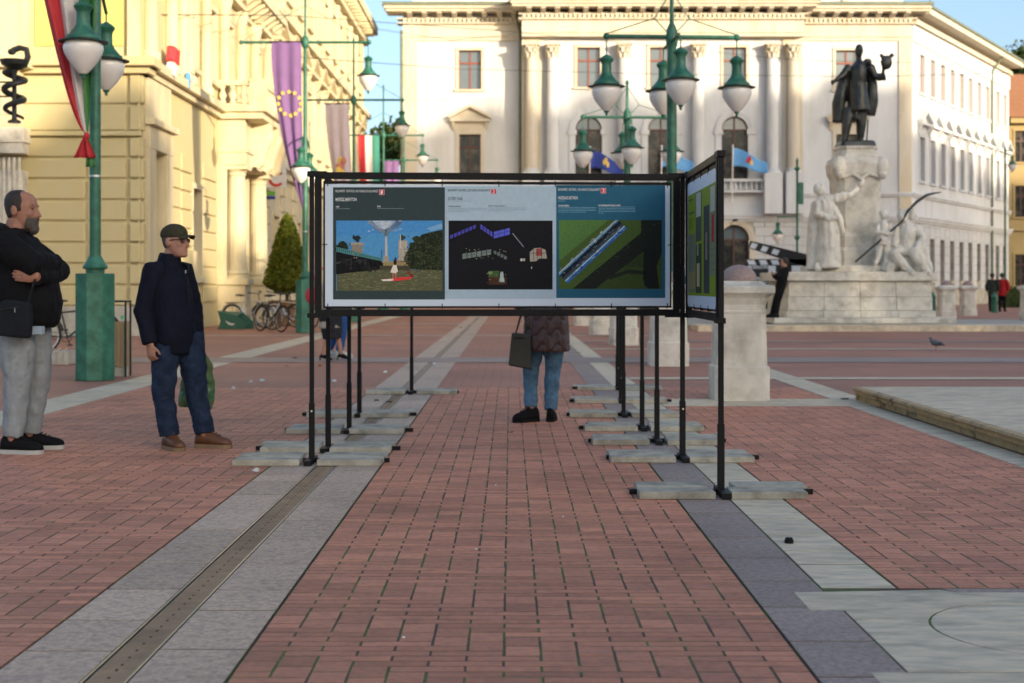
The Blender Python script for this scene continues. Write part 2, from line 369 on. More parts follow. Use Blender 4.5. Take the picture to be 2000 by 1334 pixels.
# travertine pad with a round inlay, right foreground
pad = sheet('stone_pad', 1.09, 3.4, 2.4, 5.555, -0.0014, JOINT)
def slabpoly(pts, m, parent, z=0.001, th=0.012, bev=0.002):
    o = MB().prism([tuple(p) for p in pts], -th, 0.0, plane='xy').build('paving_slab', m, parent, bevel=bev); o.location = (0, 0, z); return o
pc = Vector((1.856, 4.90)); pr = 0.40
arc = lambda a0, a1, n, r=pr: [(pc.x + r*math.cos(R(a0 + (a1-a0)*i/n)), pc.y + r*math.sin(R(a0 + (a1-a0)*i/n))) for i in range(n+1)]
slabpoly(arc(0, 351, 39, pr - 0.009), TRAV, pad)
yj = 5.03
aj = math.degrees(math.asin((yj - pc.y) / pr))
slabpoly([(1.217, yj + 0.006), (1.217, 5.18), (1.092, 5.18), (1.092, 5.481), (1.67, 5.525), (1.72, 5.48), (3.3, 5.48), (3.3, yj + 0.006)] + [(pc.x + 0.5, yj + 0.006)] * 0 + arc(aj, 180 - aj, 24), TRAV, pad)
slabpoly([(3.3, yj - 0.006), (3.3, 4.355), (1.217, 4.355), (1.217, yj - 0.006)] + arc(180 - aj, 360 + aj, 36), TRAV, pad)
slabpoly([(1.1, 4.343), (3.3, 4.343), (3.3, 3.3), (1.1, 3.3)], TRAV, pad)
slabpoly([(1.725, 5.484), (1.68, 5.552), (3.3, 5.552), (3.3, 5.484)], GRANB, pad, z=0.0)
# transverse bands further back
b1 = tag(MB().box(1.516, 9, 14.0, 14.9, -0.01, -0.006).build('stone_band', JOINT), kind='structure')
x = 1.516
while x < 8.6:
    L = random.uniform(0.6, 1.1); MB().box(x + .003, x + L - .003, 14.003, 14.9, -0.009, 0.001).build('paving_slab', TRAV, b1); x += L
strip('stone_strip', 3.33, 3.58, 5.56, 14.0, TRAV, (0.5, 0.9))
strip('stone_strip', 3.35, 3.72, 14.9, 21, TRAV, (0.5, 0.9))
strip('stone_strip', -4.83, -4.29, 5.0, 22, TRAV, (0.6, 1.0), far=60)
for (y0, y1, mm, xa, xb) in ((22.0, 23.5, GRANB, -9.0, 40), (33.6, 34.3, GRAN, -8, 4), (18.0, 18.4, TRAV, 1.52, 9), (26.5, 26.9, TRAV, 1.52, 30), (30.0, 30.5, GRANB, 1.52, 40), (44, 44.8, GRAN, -9, 3)):
    sheet('stone_band', xa, xb, y0, y1, 0.003, mm)
# low raised platform with a moulded worn edge, right
pl = thing('stone_platform', 'low raised pale stone platform with stained moulded edge, beside the brick paving', 'platform', (3.58, 6.0, 0))
prof = [(0.03, 0.0), (0.03, 0.052), (0.0, 0.058), (-0.012, 0.075), (0.0, 0.095), (-0.022, 0.10), (-0.034, 0.117), (-0.022, 0.135), (0.05, 0.137), (0.05, 0.0)]
def edge(L): return [[(p[0], 0.0, p[1]) for p in prof], [(p[0], L, p[1]) for p in prof]]
for i in range(6):
    MB().ring(edge(1.455)).build('edge_stone', MARBO, pl, loc=(0.0, i*1.46, 0))
mb = MB(Matrix.Rotation(R(-90), 4, 'Z')); mb.ring(edge(6.6)); mb.build('edge_stone', MARBO, pl, loc=(0.0, 8.78, 0))
for i in range(5):
    for j in range(6):
        MB().box(0.052 + j*1.3, 0.048 + (j+1)*1.3, i*1.746, (i+1)*1.746 - 0.004, 0.02, 0.1375 + random.uniform(-.001, .001)).build('top_slab', MARB if False else TRAV, pl, bevel=0.003)
# litter
LEAF = mat('dry_leaf', (0.16, 0.075, 0.03), rough=0.8, var=0.4, scale=50, rnd=0.3); PAPER = mat('paper_scrap', (0.62, 0.63, 0.62), rough=0.8, var=0.05)
def leafmesh(w, l):
    mb = MB(); pts = [(0,-.5),(.28,-.3),(.5,-.05),(.3,.12),(.22,.32),(0,.5),(-.22,.32),(-.3,.12),(-.5,-.05),(-.28,-.3)]
    vs = [(p[0]*w, p[1]*l, 0.004 + 0.25*w*abs(p[0]) + 0.01*math.sin(5*p[1])) for p in pts] + [(0, 0.05*l, 0.003)]
    mb.add(vs, [(i, (i+1) % 10, 10) for i in range(10)]); return mb.mesh('fallen_leaf', LEAF)
lm = leafmesh(0.09, 0.12)
for i, (px, py) in enumerate([(760, 785), (575, 700), (560, 715), (625, 715), (645, 745), (80, 800), (690, 815), (735, 783), (1130, 690), (1000, 845), (330, 690), (410, 720), (900, 640), (1650, 780)]):
    o = bpy.data.objects.new('fallen_leaf', lm); COL.objects.link(o); o.location = gp(px, py); o.rotation_euler = (random.uniform(-.2,.2), random.uniform(-.2,.2), random.uniform(0, 6.28))
    o.scale = [random.uniform(0.6, 1.05)] * 3
    tag(o, 'small curled dry brown leaf lying on the paving', 'leaf', 'fallen leaves on the paving')
for i, (px, py) in enumerate([(512, 745), (490, 748), (455, 760), (753, 728), (848, 712), (653, 746), (500, 921), (930, 1073), (968, 948), (1188, 780), (1832, 957), (1595, 856), (788, 1246), (1100, 1010)]):
    mb = MB(); n = 7; pts = [(math.cos(6.283*i/n)*random.uniform(.5, 1), math.sin(6.283*i/n)*random.uniform(.4, 1), random.uniform(0.1, 0.6)) for i in range(n)]
    sc = 0.04 if py < 800 else (0.03 if py == 921 else 0.008)
    mb.add([(p[0]*sc, p[1]*sc, p[2]*sc) for p in pts] + [(0,0,0.9*sc)] + [(p[0]*sc*.8, p[1]*sc*.8, 0) for p in pts], [(i, (i+1) % n, n) for i in range(n)] + [(i, n+1+i, n+1+(i+1) % n, (i+1) % n) for i in range(n)])
    o = mb.build('paper_scrap', PAPER); o.location = gp(px, py); tag(o, 'small crumpled white scrap lying on the paving', 'litter', 'white litter scraps on the paving')
bc = MB().lathe([(0.021, 0), (0.021, 0.016), (0.017, 0.019), (0.017, 0.026), (0.004, 0.028)], n=14).build('black_cap', BLACK, smooth=True); bc.location = gp(1541, 1061)
tag(bc, 'small black plastic cap lying on the pale stone strip', 'cap')
# ------------------------------------------------------------------ facades
def wall_cells(mb, u0, u1, z0, z1, y0, y1, ops, mi=0):
    us = sorted({u0, u1, *[o[0] for o in ops], *[o[1] for o in ops]})
    for a, b in zip(us, us[1:]):
        c = (a + b) / 2; cuts = sorted([(o[2], o[3]) for o in ops if o[0] < c < o[1]]); z = z0
        for lo, hi in cuts:
            if lo > z + 1e-4: mb.box(a, b, y0, y1, z, lo, mi)
            z = hi
        if z < z1 - 1e-4: mb.box(a, b, y0, y1, z, z1, mi)
def window(par, xf, u, z0, w, h, mf=WINF, mp=PANE, y=0.0, rec=0.16, sur=0.0, msur=None, sill=True, arch=False, cross=0.68, pediment=False, bars=True, name='window', cut=None):
    f = MB(xf); t = 0.07; yf0, yf1 = y + rec, y + rec + 0.07
    zr = z0 + h - (w/2 if arch else 0)
    f.box(u - w/2, u - w/2 + t, yf0, yf1, z0, zr); f.box(u + w/2 - t, u + w/2, yf0, yf1, z0, zr); f.box(u - w/2 + t, u + w/2 - t, yf0, yf1, z0, z0 + t)
    if not arch: f.box(u - w/2 + t, u + w/2 - t, yf0, yf1, z0 + h - t, z0 + h)
    else:
        n = 12
        for i in range(n):
            a0, a1 = math.pi*i/n, math.pi*(i+1)/n; r0, r1 = w/2 - t, w/2
            f.prism([(u + r0*math.cos(a0), zr + r0*math.sin(a0)), (u + r1*math.cos(a0), zr + r1*math.sin(a0)), (u + r1*math.cos(a1), zr + r1*math.sin(a1)), (u + r0*math.cos(a1), zr + r0*math.sin(a1))], yf0, yf1)
    if bars:
        f.box(u - t*0.6, u + t*0.6, yf0 - 0.012, yf1 - 0.003, z0 + t, z0 + h - t)
        zc = zr if arch else z0 + h*cross
        f.box(u - w/2 + t, u + w/2 - t, yf0 - 0.02, yf1 - 0.006, zc - t*0.7, zc + t*0.7)
    wo = f.build(name, mf, par)
    p = MB(xf)
    def pane(a, b, c, d): p.box(a, b, yf1 - 0.03, yf1 - 0.015, c, d)
    if arch:
        for sg in (0, 1):
            ua, ub = (u - w/2 + t, u - 0.01) if sg == 0 else (u + 0.01, u + w/2 - t); q = MB(xf); q.box(ua, ub, yf1 - 0.03, yf1 - 0.015, z0 + t, zr); q.build('pane', mp, wo)
        q = MB(xf); q.prism([(u + (w/2 - t)*math.cos(math.pi*i/14), zr + (w/2 - t)*math.sin(math.pi*i/14)) for i in range(15)], yf1 - 0.03, yf1 - 0.015); q.build('pane', PANE, wo)
    else:
        cells = [(u - w/2 + t, u, z0 + t, z0 + h*cross), (u, u + w/2 - t, z0 + t, z0 + h*cross), (u - w/2 + t, u, z0 + h*cross, z0 + h - t), (u, u + w/2 - t, z0 + h*cross, z0 + h - t)] if bars else [(u - w/2 + t, u + w/2 - t, z0 + t, z0 + h - t)]
        for (a, b, c, d) in cells: q = MB(xf); q.box(a + .004, b - .004, yf1 - 0.03, yf1 - 0.015, c, d); q.build('pane', mp, wo)
    ms = msur or TRIM
    if sur:
        s_ = MB(xf)
        s_.box(u - w/2 - sur, u - w/2 + 0.005, y - 0.06, y + rec + 0.03, z0, zr); s_.box(u + w/2 - 0.005, u + w/2 + sur, y - 0.06, y + rec + 0.03, z0, zr)
        if not arch: s_.box(u - w/2 - sur, u + w/2 + sur, y - 0.063, y + rec + 0.033, z0 + h - 0.006, z0 + h + sur)
        else:
            n = 16
            for i in range(n):
                a0, a1 = math.pi*i/n, math.pi*(i+1)/n
                for r0, r1, yo in ((w/2 - 0.005, w/2 + sur*0.5, -0.05), (w/2 + sur*0.5, w/2 + sur, -0.09)):
                    s_.prism([(u + r0*math.cos(a0), zr + r0*math.sin(a0)), (u + r1*math.cos(a0), zr + r1*math.sin(a0)), (u + r1*math.cos(a1), zr + r1*math.sin(a1)), (u + r0*math.cos(a1), zr + r0*math.sin(a1))], y + yo, y + rec + 0.03)
            s_.box(u - 0.13, u + 0.13, y - 0.14, y, zr + w/2 - 0.02, zr + w/2 + sur + 0.1)
            for sg in (-1, 1): s_.box(u + sg*(w/2 + sur/2) - sur*0.75, u + sg*(w/2 + sur/2) + sur*0.75, y - 0.12, y, zr - 0.28, zr - 0.02)
        s_.build('surround', ms, wo)
    if sill:
        MB(xf).box(u - w/2 - sur - 0.08, u + w/2 + sur + 0.08, y - 0.14, y + rec + 0.01, z0 - 0.12, z0 + 0.005).build('sill', ms, wo)
    if pediment:
        q = MB(xf); zt = z0 + h + sur; ww = w/2 + sur + 0.12
        q.box(u - ww, u + ww, y - 0.08, y, zt, zt + 0.5)
        q.box(u - ww - 0.18, u + ww + 0.18, y - 0.36, y, zt + 0.5, zt + 0.66)
        q.prism([(u - ww - 0.18, zt + 0.662), (u + ww + 0.18, zt + 0.662), (u, zt + 0.662 + 0.62)], y - 0.12, y)
        for sg in (-1, 1):
            q.prism([(u + sg*(ww + 0.27), zt + 0.665), (u + sg*(ww + 0.27), zt + 0.80), (u, zt + 1.46), (u, zt + 1.30)], y - 0.40, y)
            q.prism([(y - 0.04, zt + 0.02), (y - 0.30, zt + 0.5), (y - 0.04, zt + 0.5)], u + sg*ww - 0.09, u + sg*ww + 0.09, plane='yz')
        q.build('pediment', ms, wo)
    return wo
def arch_fill(mb, u, w, z0, h, y0, y1, mi=0):      # spandrels that turn a square head into a round one
    zr = z0 + h - w/2; n = 12
    for sg in (-1, 1):
        for i in range(n):
            a0, a1 = math.pi/2*i/n, math.pi/2*(i+1)/n
            p = [(u + sg*w/2*math.cos(a0), zr + w/2*math.sin(a0)), (u + sg*w/2, zr + w/2*math.sin(a0)), (u + sg*w/2, zr + w/2*math.sin(a1)), (u + sg*w/2*math.cos(a1), zr + w/2*math.sin(a1))]
            mb.prism(p, y0, y1, mi)
# ------------------------------------------------------------------ town hall
TY = 76 * K; ts = TY / F
U = lambda px: (px - CX) * ts
Z = lambda py: H + (CY - py) * ts
th = thing('town_hall', 'large white town hall with columned centre and moulded cornice behind the square', 'building', (0, TY, 0))
wl_, wr_, c0, c1, pj = U(787), U(1780), U(1019), U(1560), 0.95
zt = Z(76)                                        # underside of the architrave
bays = {'L': U(918), 'R': U(1654)}; cb = [U(1148), U(1288), U(1430)]
zu0, zu1 = Z(175), Z(98); za0, za1 = Z(352), Z(231); zp0, zp1 = Z(340), Z(262)
ww_u, ww_a, ww_p = 1.30, 1.52, 1.25
zg = Z(420)
idm = Matrix()
for nm, u0, u1, yy, bl in (('L', wl_, c0, 0.0, [bays['L']]), ('R', c1, wr_, 0.0, [bays['R']]), ('C', c0, c1, -pj, cb)):
    m = MB(); ops = []
    for b in bl:
        ops.append((b - ww_u/2, b + ww_u/2, zu0, zu1))
        ops.append((b - ww_a/2, b + ww_a/2, za0, za1) if nm == 'C' else (b - ww_p/2, b + ww_p/2, zp0, zp1))
    wall_cells(m, u0, u1, zg, zt + 2.0, yy, yy + 0.5, ops)
    if nm == 'C':
        for b in bl: arch_fill(m, b, ww_a, za0, za1 - za0, yy, yy + 0.5)
        m.box(u0, u0 + 0.5, yy + 0.5, 0.6, zg, zt + 2.0); m.box(u1 - 0.5, u1, yy + 0.5, 0.6, zg, zt + 2.0)
    m.build('wall', WHITEW, th)
    # ground storey: blocks with recessed joints
    g = MB(); gops = []
    for b in bl: gops.append((b - 0.85, b + 0.85, 0.9 if nm != 'C' else 0.0, Z(440)))
    wall_cells(g, u0, u1, 0, zg - 0.42, yy + 0.04, yy + 0.5, gops)
    for b in bl: arch_fill(g, b, 1.7, 0.9, Z(440) - 0.9, yy + 0.04, yy + 0.5)
    g.build('wall', SOCLE, th)
    zc = 0.9; rowi = 0
    blk = []
    while zc < zg - 0.45:
        hh = min(0.52, zg - 0.42 - zc); x = u0; 
        if rowi % 2: x -= 0.55
        while x < u1:
            a, b2 = max(x, u0), min(x + 1.1, u1)
            segs = [(a, b2)]
            for o in gops:
                if zc + hh > o[2] and zc < o[3]:
                    wcut = 1.0
                    ns = []
                    for (p, q) in segs:
                        lo, hi = (o[0] + o[1])/2 - 0.85 - 0.2, (o[0] + o[1])/2 + 0.85 + 0.2
                        if hi <= p or lo >= q: ns.append((p, q))
                        else:
                            if p < lo: ns.append((p, lo))
                            if q > hi: ns.append((hi, q))
                    segs = ns
            for (p, q) in segs:
                if q - p > 0.12: blk.append((p + .018, q - .018, zc + .018, zc + hh - .018, yy))
            x += 1.1
        zc += hh; rowi += 1
    for (p, q, r0, r1, yv) in blk:
        if p > U(1395): MB().box(p, q, yv - 0.01, yv + 0.05, r0, r1).build('stone_block', GROUNDF, th)
    far = MB()
    for (p, q, r0, r1, yv) in blk:
        if p <= U(1395): far.box(p, q, yv - 0.01, yv + 0.05, r0, r1)
    if far.f: tag(far.build('stone_blocks', GROUNDF, th), kind='stuff')
    for b in bl:
        window(th, idm, b, zu0, ww_u, zu1 - zu0, y=yy, sur=0.16, rec=0.2)
        if nm == 'C': window(th, idm, b, za0, ww_a, za1 - za0, mf=WIND, mp=PANED, y=yy, sur=0.34, rec=0.22, arch=True, msur=WHITEW, sill=False)
        else: window(th, idm, b, zp0, ww_p, zp1 - zp0, mf=WIND, mp=PANED, y=yy, sur=0.2, rec=0.22, pediment=True)
        window(th, idm, b, 0.9, 1.7, Z(440) - 0.9, mf=WIND, mp=PANED, y=yy + 0.04, sur=0.3, rec=0.3, arch=True, msur=TRIM, sill=False)
# corner pilasters
MB().box(wl_ - 0.02, U(815), -0.08, 0.0, zg, zt).build('pilaster', TRIM, th)
MB().box(U(1755), wr_ + 0.02, -0.08, 0.0, zg, zt).build('pilaster', TRIM, th)
for a, b in ((1019, 1058), (1522, 1560)): MB().box(U(a), U(b), -pj - 0.1, -pj, zg, zt).build('pilaster', TRIM, th)
# belt courses
def belt(z0, prof, m, name):
    for u0, u1, yy in ((wl_ - 0.05, c0, 0.0), (c1, wr_ + 0.05, 0.0), (c0 - 0.05, c1 + 0.05, -pj)):
        mb = MB()
        for (d, a, b) in prof: mb.box(u0, u1, yy - d, yy + 0.3, z0 + a, z0 + b)
        mb.build(name, m, th)
belt(zg - 0.42, [(0.10, 0, 0.14), (0.22, 0.14, 0.30), (0.30, 0.30, 0.42)], WHITEW, 'belt_course')
belt(Z(372) - 0.35, [(0.12, 0, 0.12), (0.2, 0.12, 0.24)], WHITEW, 'belt_course')
# columns with leafy capitals
def leafcap(mb, u, y, z0, z1, r):
    hh = z1 - z0
    for row, (za, n, rr) in enumerate(((0.0, 8, 1.05), (0.32, 8, 1.15), (0.62, 4, 1.3))):
        for i in range(n):
            a = 2*math.pi*(i + 0.5*(row % 2))/n + (math.pi/4 if row == 2 else 0)
            c = Vector((u + r*rr*math.cos(a), y + r*rr*math.sin(a), z0 + hh*(za + 0.2)))
            mb.ell(c, (r*0.26, r*0.26, hh*0.22), 6, 5); mb.ell(c + Vector((math.cos(a)*r*0.22, math.sin(a)*r*0.22, hh*0.16)), (r*0.2, r*0.2, hh*0.09), 6, 4)
    mb.lathe([(r, z0), (r*0.95, z0 + hh*0.5), (r*1.15, z1 - 0.12)], (u, y, 0), 12)
    mb.box(u - r*1.45, u + r*1.45, y - r*1.45, y + r*1.45, z1 - 0.12, z1)
zc0, zc1 = Z(121), Z(93)
for px in (1037, 1078, 1215, 1358, 1500, 1541):
    u = U(px); y = -pj - 0.38; r = 0.33
    col = MB(); zb = Z(345)
    col.lathe([(r*1.02, zb + 0.35), (r*1.03, zb + 2.5), (r*0.88, zc0)], (u, y, 0), 32, flute=0.06); co = col.build('column', TRIM if px in (1037, 1541) else WHITEW, th, smooth=True)
    cp = MB(); leafcap(cp, u, y, zc0, zc1, r*0.9); cp.build('capital', TRIM, co, smooth=True)
    bs = MB().lathe([(r*1.4, zb + 0.1), (r*1.4, zb + 0.2), (r*1.15, zb + 0.25), (r*1.25, zb + 0.3), (r*1.05, zb + 0.36)], (u, y, 0), 20); bs.box(u - r*1.5, u + r*1.5, y - r*1.5, -pj, zb - 0.1, zb + 0.1)
    bs.box(u - r*1.5, u + r*1.5, y - r*1.4, -pj, zg, zb - 0.1); bs.build('column_base', WHITEW, co)
# balustrades between the columns
for a, b in ((1093, 1200), (1230, 1343), (1373, 1485)):
    bo = MB().box(U(a), U(b), -pj - 0.55, -pj - 0.25, Z(358), Z(353)).box(U(a), U(b), -pj - 0.55, -pj - 0.25, Z(379), Z(375)).build('balustrade', WHITEW, th)
    n = 11
    bm_ = MB().lathe([(0.06, 0), (0.06, 0.05), (0.04, 0.08), (0.085, 0.2), (0.035, 0.36), (0.05, 0.44), (0.06, Z(358) - Z(375))], n=8).mesh('baluster', WHITEW, True)
    for i in range(n):
        o = bpy.data.objects.new('baluster', bm_); COL.objects.link(o); o.parent = bo; o.location = (U(a) + 0.15 + (U(b) - U(a) - 0.3)*i/(n-1), -pj - 0.4, Z(375))
# entablature and cornice: segments follow the plan
segs = [(wl_, c0, 0.0), (c0, c1, -pj - 0.5), (c1, wr_, 0.0)]
for u0, u1, yy in segs:
    e = (0.0, 0.0)
    mb = MB()
    mb.box(u0, u1, yy - 0.10, 0.5, Z(80), Z(73)); mb.box(u0, u1, yy - 0.17, 0.5, Z(73), Z(69)); mb.box(u0, u1, yy - 0.08, 0.5, Z(69), Z(48))
    mb.build('frieze', TRIM, th)
    ex0, ex1 = (-0.9 if u0 == wl_ else (-0.55 if u0 == c0 else 0)), (0.55 if u1 == c1 else (0.0 if u1 == c0 else 0.75))
    mb = MB(); mb.box(u0 + ex0*0.35, u1 + ex1*0.35, yy - 0.26, 0.5, Z(48), Z(45)); mb.box(u0 + ex0*0.35, u1 + ex1*0.35, yy - 0.30, 0.5, Z(39), Z(36))
    mb.box(u0 + ex0, u1 + ex1, yy - 1.0, 0.5, Z(28), Z(23)); mb.box(u0 + ex0 - (0.1 if ex0 else 0), u1 + ex1 + (0.1 if ex1 else 0), yy - 1.12, 0.5, Z(23), Z(17)); co = mb.build('cornice', TRIM, th)
    MB().box(u0 + ex0 - (0.2 if ex0 else 0), u1 + ex1 + (0.2 if ex1 else 0), yy - 1.22, 0.5, Z(17), Z(11)).build('gutter', ROOFG, th)
    dm = MB().box(-0.09, 0.09, -0.30, 0.0, Z(45), Z(39)).mesh('dentil', TRIM)
    w = u1 - u0 + (ex0 + ex1 and 0); n = int(w / 0.26)
    for i in range(n):
        o = bpy.data.objects.new('dentil', dm); COL.objects.link(o); o.parent = co; o.location = (u0 + (i + 0.5) * w / n, yy, 0)
    mm = MB().prism([(-0.92, Z(28)), (-0.92, Z(31)), (-0.45, Z(36)), (0.0, Z(36)), (0.0, Z(28))], -0.14, 0.14, plane='yz').mesh('modillion', TRIM)
    n = max(3, int(w / 0.78))
    for i in range(n):
        o = bpy.data.objects.new('modillion', mm); COL.objects.link(o); o.parent = co; o.location = (u0 + (i + 0.5) * w / n, yy, 0)
MB().box(wl_ + 0.5, wr_ - 0.3, 0.6, 6.0, Z(17), Z(-60)).build('attic_wall', WHITEW, th)
for px in (1010, 1190, 1340, 1470, 1655): MB().box(U(px) - 0.16, U(px) + 0.16, 0.45, 0.6, Z(17), Z(-60)).build('pilaster', TRIM, th)
for px, y in ((1019, -0.12), (1562, -0.12)):
    MB().tube([(U(px) - 0.35, -0.9, Z(16)), (U(px) - 0.35, -0.75, Z(36)), (U(px) + 0.1*0 - 0.1, y - 0.1, Z(62)), (U(px) - 0.1, y - 0.1, Z(75)), (U(px) - 0.1, y - 0.1, 1.0)], 0.075, 8).build('drainpipe', ROOFG, th, smooth=True)
MB().tube([(wl_ - 0.06, -0.12, Z(60)), (wl_ - 0.06, -0.12, 0.5)], 0.09, 8).build('drainpipe', ROOFG, th, smooth=True)
# receding side wing
SX = Matrix.Translation((wr_, 0, 0)) @ Matrix.Rotation(R(58), 4, 'Z')
LW = 24.0; sw = MB(SX); ops = []; tw = [2.1 + 2.22*i for i in range(8)] + [20.6, 22.7]
gz1 = zg - 0.8
for t in tw:
    ops += [(t - 0.5, t + 0.5, zu0, zu1), (t - 0.5, t + 0.5, zp0 - 0.3, zp1)]
wall_cells(sw, 0.0, LW, zg, zt + 1.8, 0, 0.5, ops); sw.build('wall', WHITEW, th)
sg_ = MB(SX); gops = [(t - 0.5, t + 0.5, 1.5, 4.0) for t in tw]
wall_cells(sg_, 0.0, LW, 0, zg - 0.42, 0.04, 0.5, gops); sg_.build('wall', SOCLE, th)
zc = 1.0; rowi = 0
while zc < zg - 0.5:
    hh = min(0.52, zg - 0.42 - zc); edges = [0] + sum([[t - 0.5, t + 0.5] for t in tw], []) + [LW]
    for i in range(0, len(edges), 2):
        a, b = edges[i], edges[i+1]
        MB(SX).box(a + .015, b - .015, -0.01, 0.05, zc + .016, zc + hh - .016).build('stone_block', GROUNDF, th)
    zc += hh
for t in tw:
    MB(SX).box(t - 0.485, t + 0.485, -0.01, 0.05, 4.0, zg - 0.44).build('stone_block', GROUNDF, th)
    window(th, SX, t, zu0, 1.0, zu1 - zu0, mf=WINF, mp=BLIND, rec=0.18, sur=0.12, msur=WHITEW)
    window(th, SX, t, zp0 - 0.3, 1.0, zp1 - zp0 + 0.3, mf=WIND, mp=PANED, rec=0.22, sur=0.16, pediment=True, msur=WHITEW)
    window(th, SX, t, 1.5, 1.0, 2.5, mf=WIND, mp=PANED, rec=0.25, sur=0.0)
for z0, prof, m in ((zg - 0.42, [(0.10, 0, 0.14), (0.22, 0.14, 0.30), (0.30, 0.30, 0.42)], WHITEW), (Z(372) - 0.35, [(0.12, 0, 0.12), (0.2, 0.12, 0.24)], WHITEW)):
    mb = MB(SX)
    for d, a, b in prof: mb.box(0.0, LW + 0.1, -d, 0.3, z0 + a, z0 + b)
    mb.build('belt_course', m, th)
mb = MB(SX); mb.box(0.05, LW, -0.09, 0.5, Z(80), Z(48)); mb.build('frieze', WHITEW, th)
mb = MB(SX); mb.box(0.15, LW, -0.28, 0.5, Z(46), Z(37)); mb.box(0.3, LW + 0.3, -0.98, 0.5, Z(28), Z(17)); mb.build('cornice', TRIM, th)
MB(SX).box(0.4, LW + 0.5, -1.1, 0.5, Z(17), Z(12)).build('gutter', ROOFG, th)
MB(SX).prism([(-1.0, Z(11)), (6.0, Z(11) + 3.0), (6.0, Z(11))], 4.5, LW + 0.6, plane='yz').build('roof', ROOFT, th)
for t in (18.6,): MB(SX).tube([(t, -0.9, Z(20)), (t, -0.12, Z(60)), (t, -0.12, 0.5)], 0.08, 8).build('drainpipe', ROOFG, th, smooth=True)
MB(SX).tube([(11, 2, Z(11) + 1.4), (11, 2, Z(11) + 3.4)], 0.03, 6).tube([(10.6, 2, Z(11) + 3.2), (11.4, 2, Z(11) + 3.2)], 0.02, 6).build('aerial', IRON, th)
# flags on the balcony
def wave_flag(name, label, cat, px, py0, px1, py1, m, emblem=None, Yd=TY - 1.9):
    p0 = at(px, py0, Yd); p1 = at(px1, py1, Yd); t = thing(name, label, cat, (p0.x, Yd, p0.z - 1.9), group=None)
    MB().tube([(0, 0, -1.2), (0.04, -0.05, 1.95)], 0.03, 8).build('pole', MATS['opal_glass'], t, smooth=True); MB().ell((0.04, -0.05, 1.98), (0.055,)*3, 8, 6).build('finial', GLASSW, t)
    L = p1.x - p0.x; dz = p1.z - p0.z
    def fn(u, v):
        return Vector((0.05 + L*u, -0.05 + 0.12*math.sin(9*u + v), 1.85 + (dz*0.8)*u**1.2 + 0.05*math.sin(7*u) - v*(1.05 - 0.45*u)))
    MB().grid(fn, 24, 10).build('cloth', m, t, smooth=True, solid=0.006)
    if emblem:
        e = MB()
        for k, (du, dv, cc) in enumerate(((0.42, 0.5, 0), (0.52, 0.52, 1), (0.47, 0.3, 0))):
            q = fn(du, dv); e.ell(q + Vector((0, -0.03, 0)), (0.09, 0.015, 0.16), 10, 6, mi=cc)
        e.build('emblem', emblem, t)
    return t
EUB = mat('flag_blue', (0.022, 0.05, 0.28), rough=0.8, var=0.1); SKYF = mat('flag_sky_blue', (0.10, 0.32, 0.62), rough=0.8, var=0.08); REDF = mat('flag_red', (0.50, 0.03, 0.04), rough=0.75, var=0.08)
GOLD = mat('gold_yellow', (0.70, 0.50, 0.12), rough=0.7, var=0.05); WHITEF = mat('flag_white', (0.62, 0.58, 0.56), rough=0.8, var=0.06); GREENF = mat('flag_green', (0.05, 0.20, 0.06), rough=0.8, var=0.08)
wave_flag('flag', 'dark blue flag on a balcony pole of the white town hall', 'flag', 1151, 290, 1216, 330, EUB, [GOLD, GOLD])
wave_flag('flag', 'light blue flag without visible emblem on a town hall balcony pole', 'flag', 1291, 288, 1352, 322, SKYF)
wave_flag('flag', 'light blue flag with a red and gold emblem on a balcony pole', 'flag', 1430, 287, 1497, 325, SKYF, [REDF, GOLD])
# ------------------------------------------------------------------ yellow corner building on the left
XF, YS = -8.2 * K, 31.5 * K
yb = thing('corner_building', 'yellow banded corner building with columned porch and stone balcony', 'building', (XF, YS, 0))
fx = lambda px: (px - CX) * YS / F - XF
fz = lambda py: H + (CY - py) * YS / F
SF = Matrix.Rotation(R(90), 4, 'Z')
SL = 17.2                                         # length along the street
MB().box(-5.2, -0.004, 0.06, 0.5, 0, 11.0).build('wall', YEL, yb)
MB().box(-5.2, 0.02, -0.06, 0.06, 0, 0.70).build('socle', SOCLE, yb)
zc = 0.70
courses = []
while zc < 4.7: courses.append((zc, zc + 0.505)); zc += 0.505
courses += [(4.86, 5.5), (5.5, 6.22)]
zband = courses[7][1]
for (a, b) in courses:
    for (p0, p1, pr_) in ((40, 166, 0.0), (171, 246, 0.0), (254, 274.5, -0.05)):
        MB().box(fx(p0), fx(p1), pr_ + 0.0, 0.07, a + 0.03, b - 0.03).build('stone_course', YEL, yb, bevel=0.025)
MB().box(-5.2, 0.06, -0.10, 0.06, 4.745, 4.86).build('belt_course', YEL, yb, bevel=0.02)
cx_ = MB(); cx_.box(-5.2, 0.25, -0.16, 0.5, 6.22, 6.38); cx_.box(-5.2, 0.4, -0.32, 0.5, 6.38, 6.6); cx_.build('cornice', YEL, yb, bevel=0.02)
for p0, p1 in ((60, 170), (190, 248)):
    MB().box(fx(p0) + 0.1, fx(p1) - 0.1, 0.02, 0.06, 6.9, 9.6).build('wall_panel', mat('lemon_panel', (0.66, 0.55, 0.16), rough=0.9, var=0.05) if p0 == 60 else MATS['lemon_panel'], yb)
for p0, p1 in ((40, 58), (172, 188), (250, 274)): MB().box(fx(p0), fx(p1), -0.08, 0.055, 6.6, 10.0).build('pilaster', CREAM, yb)
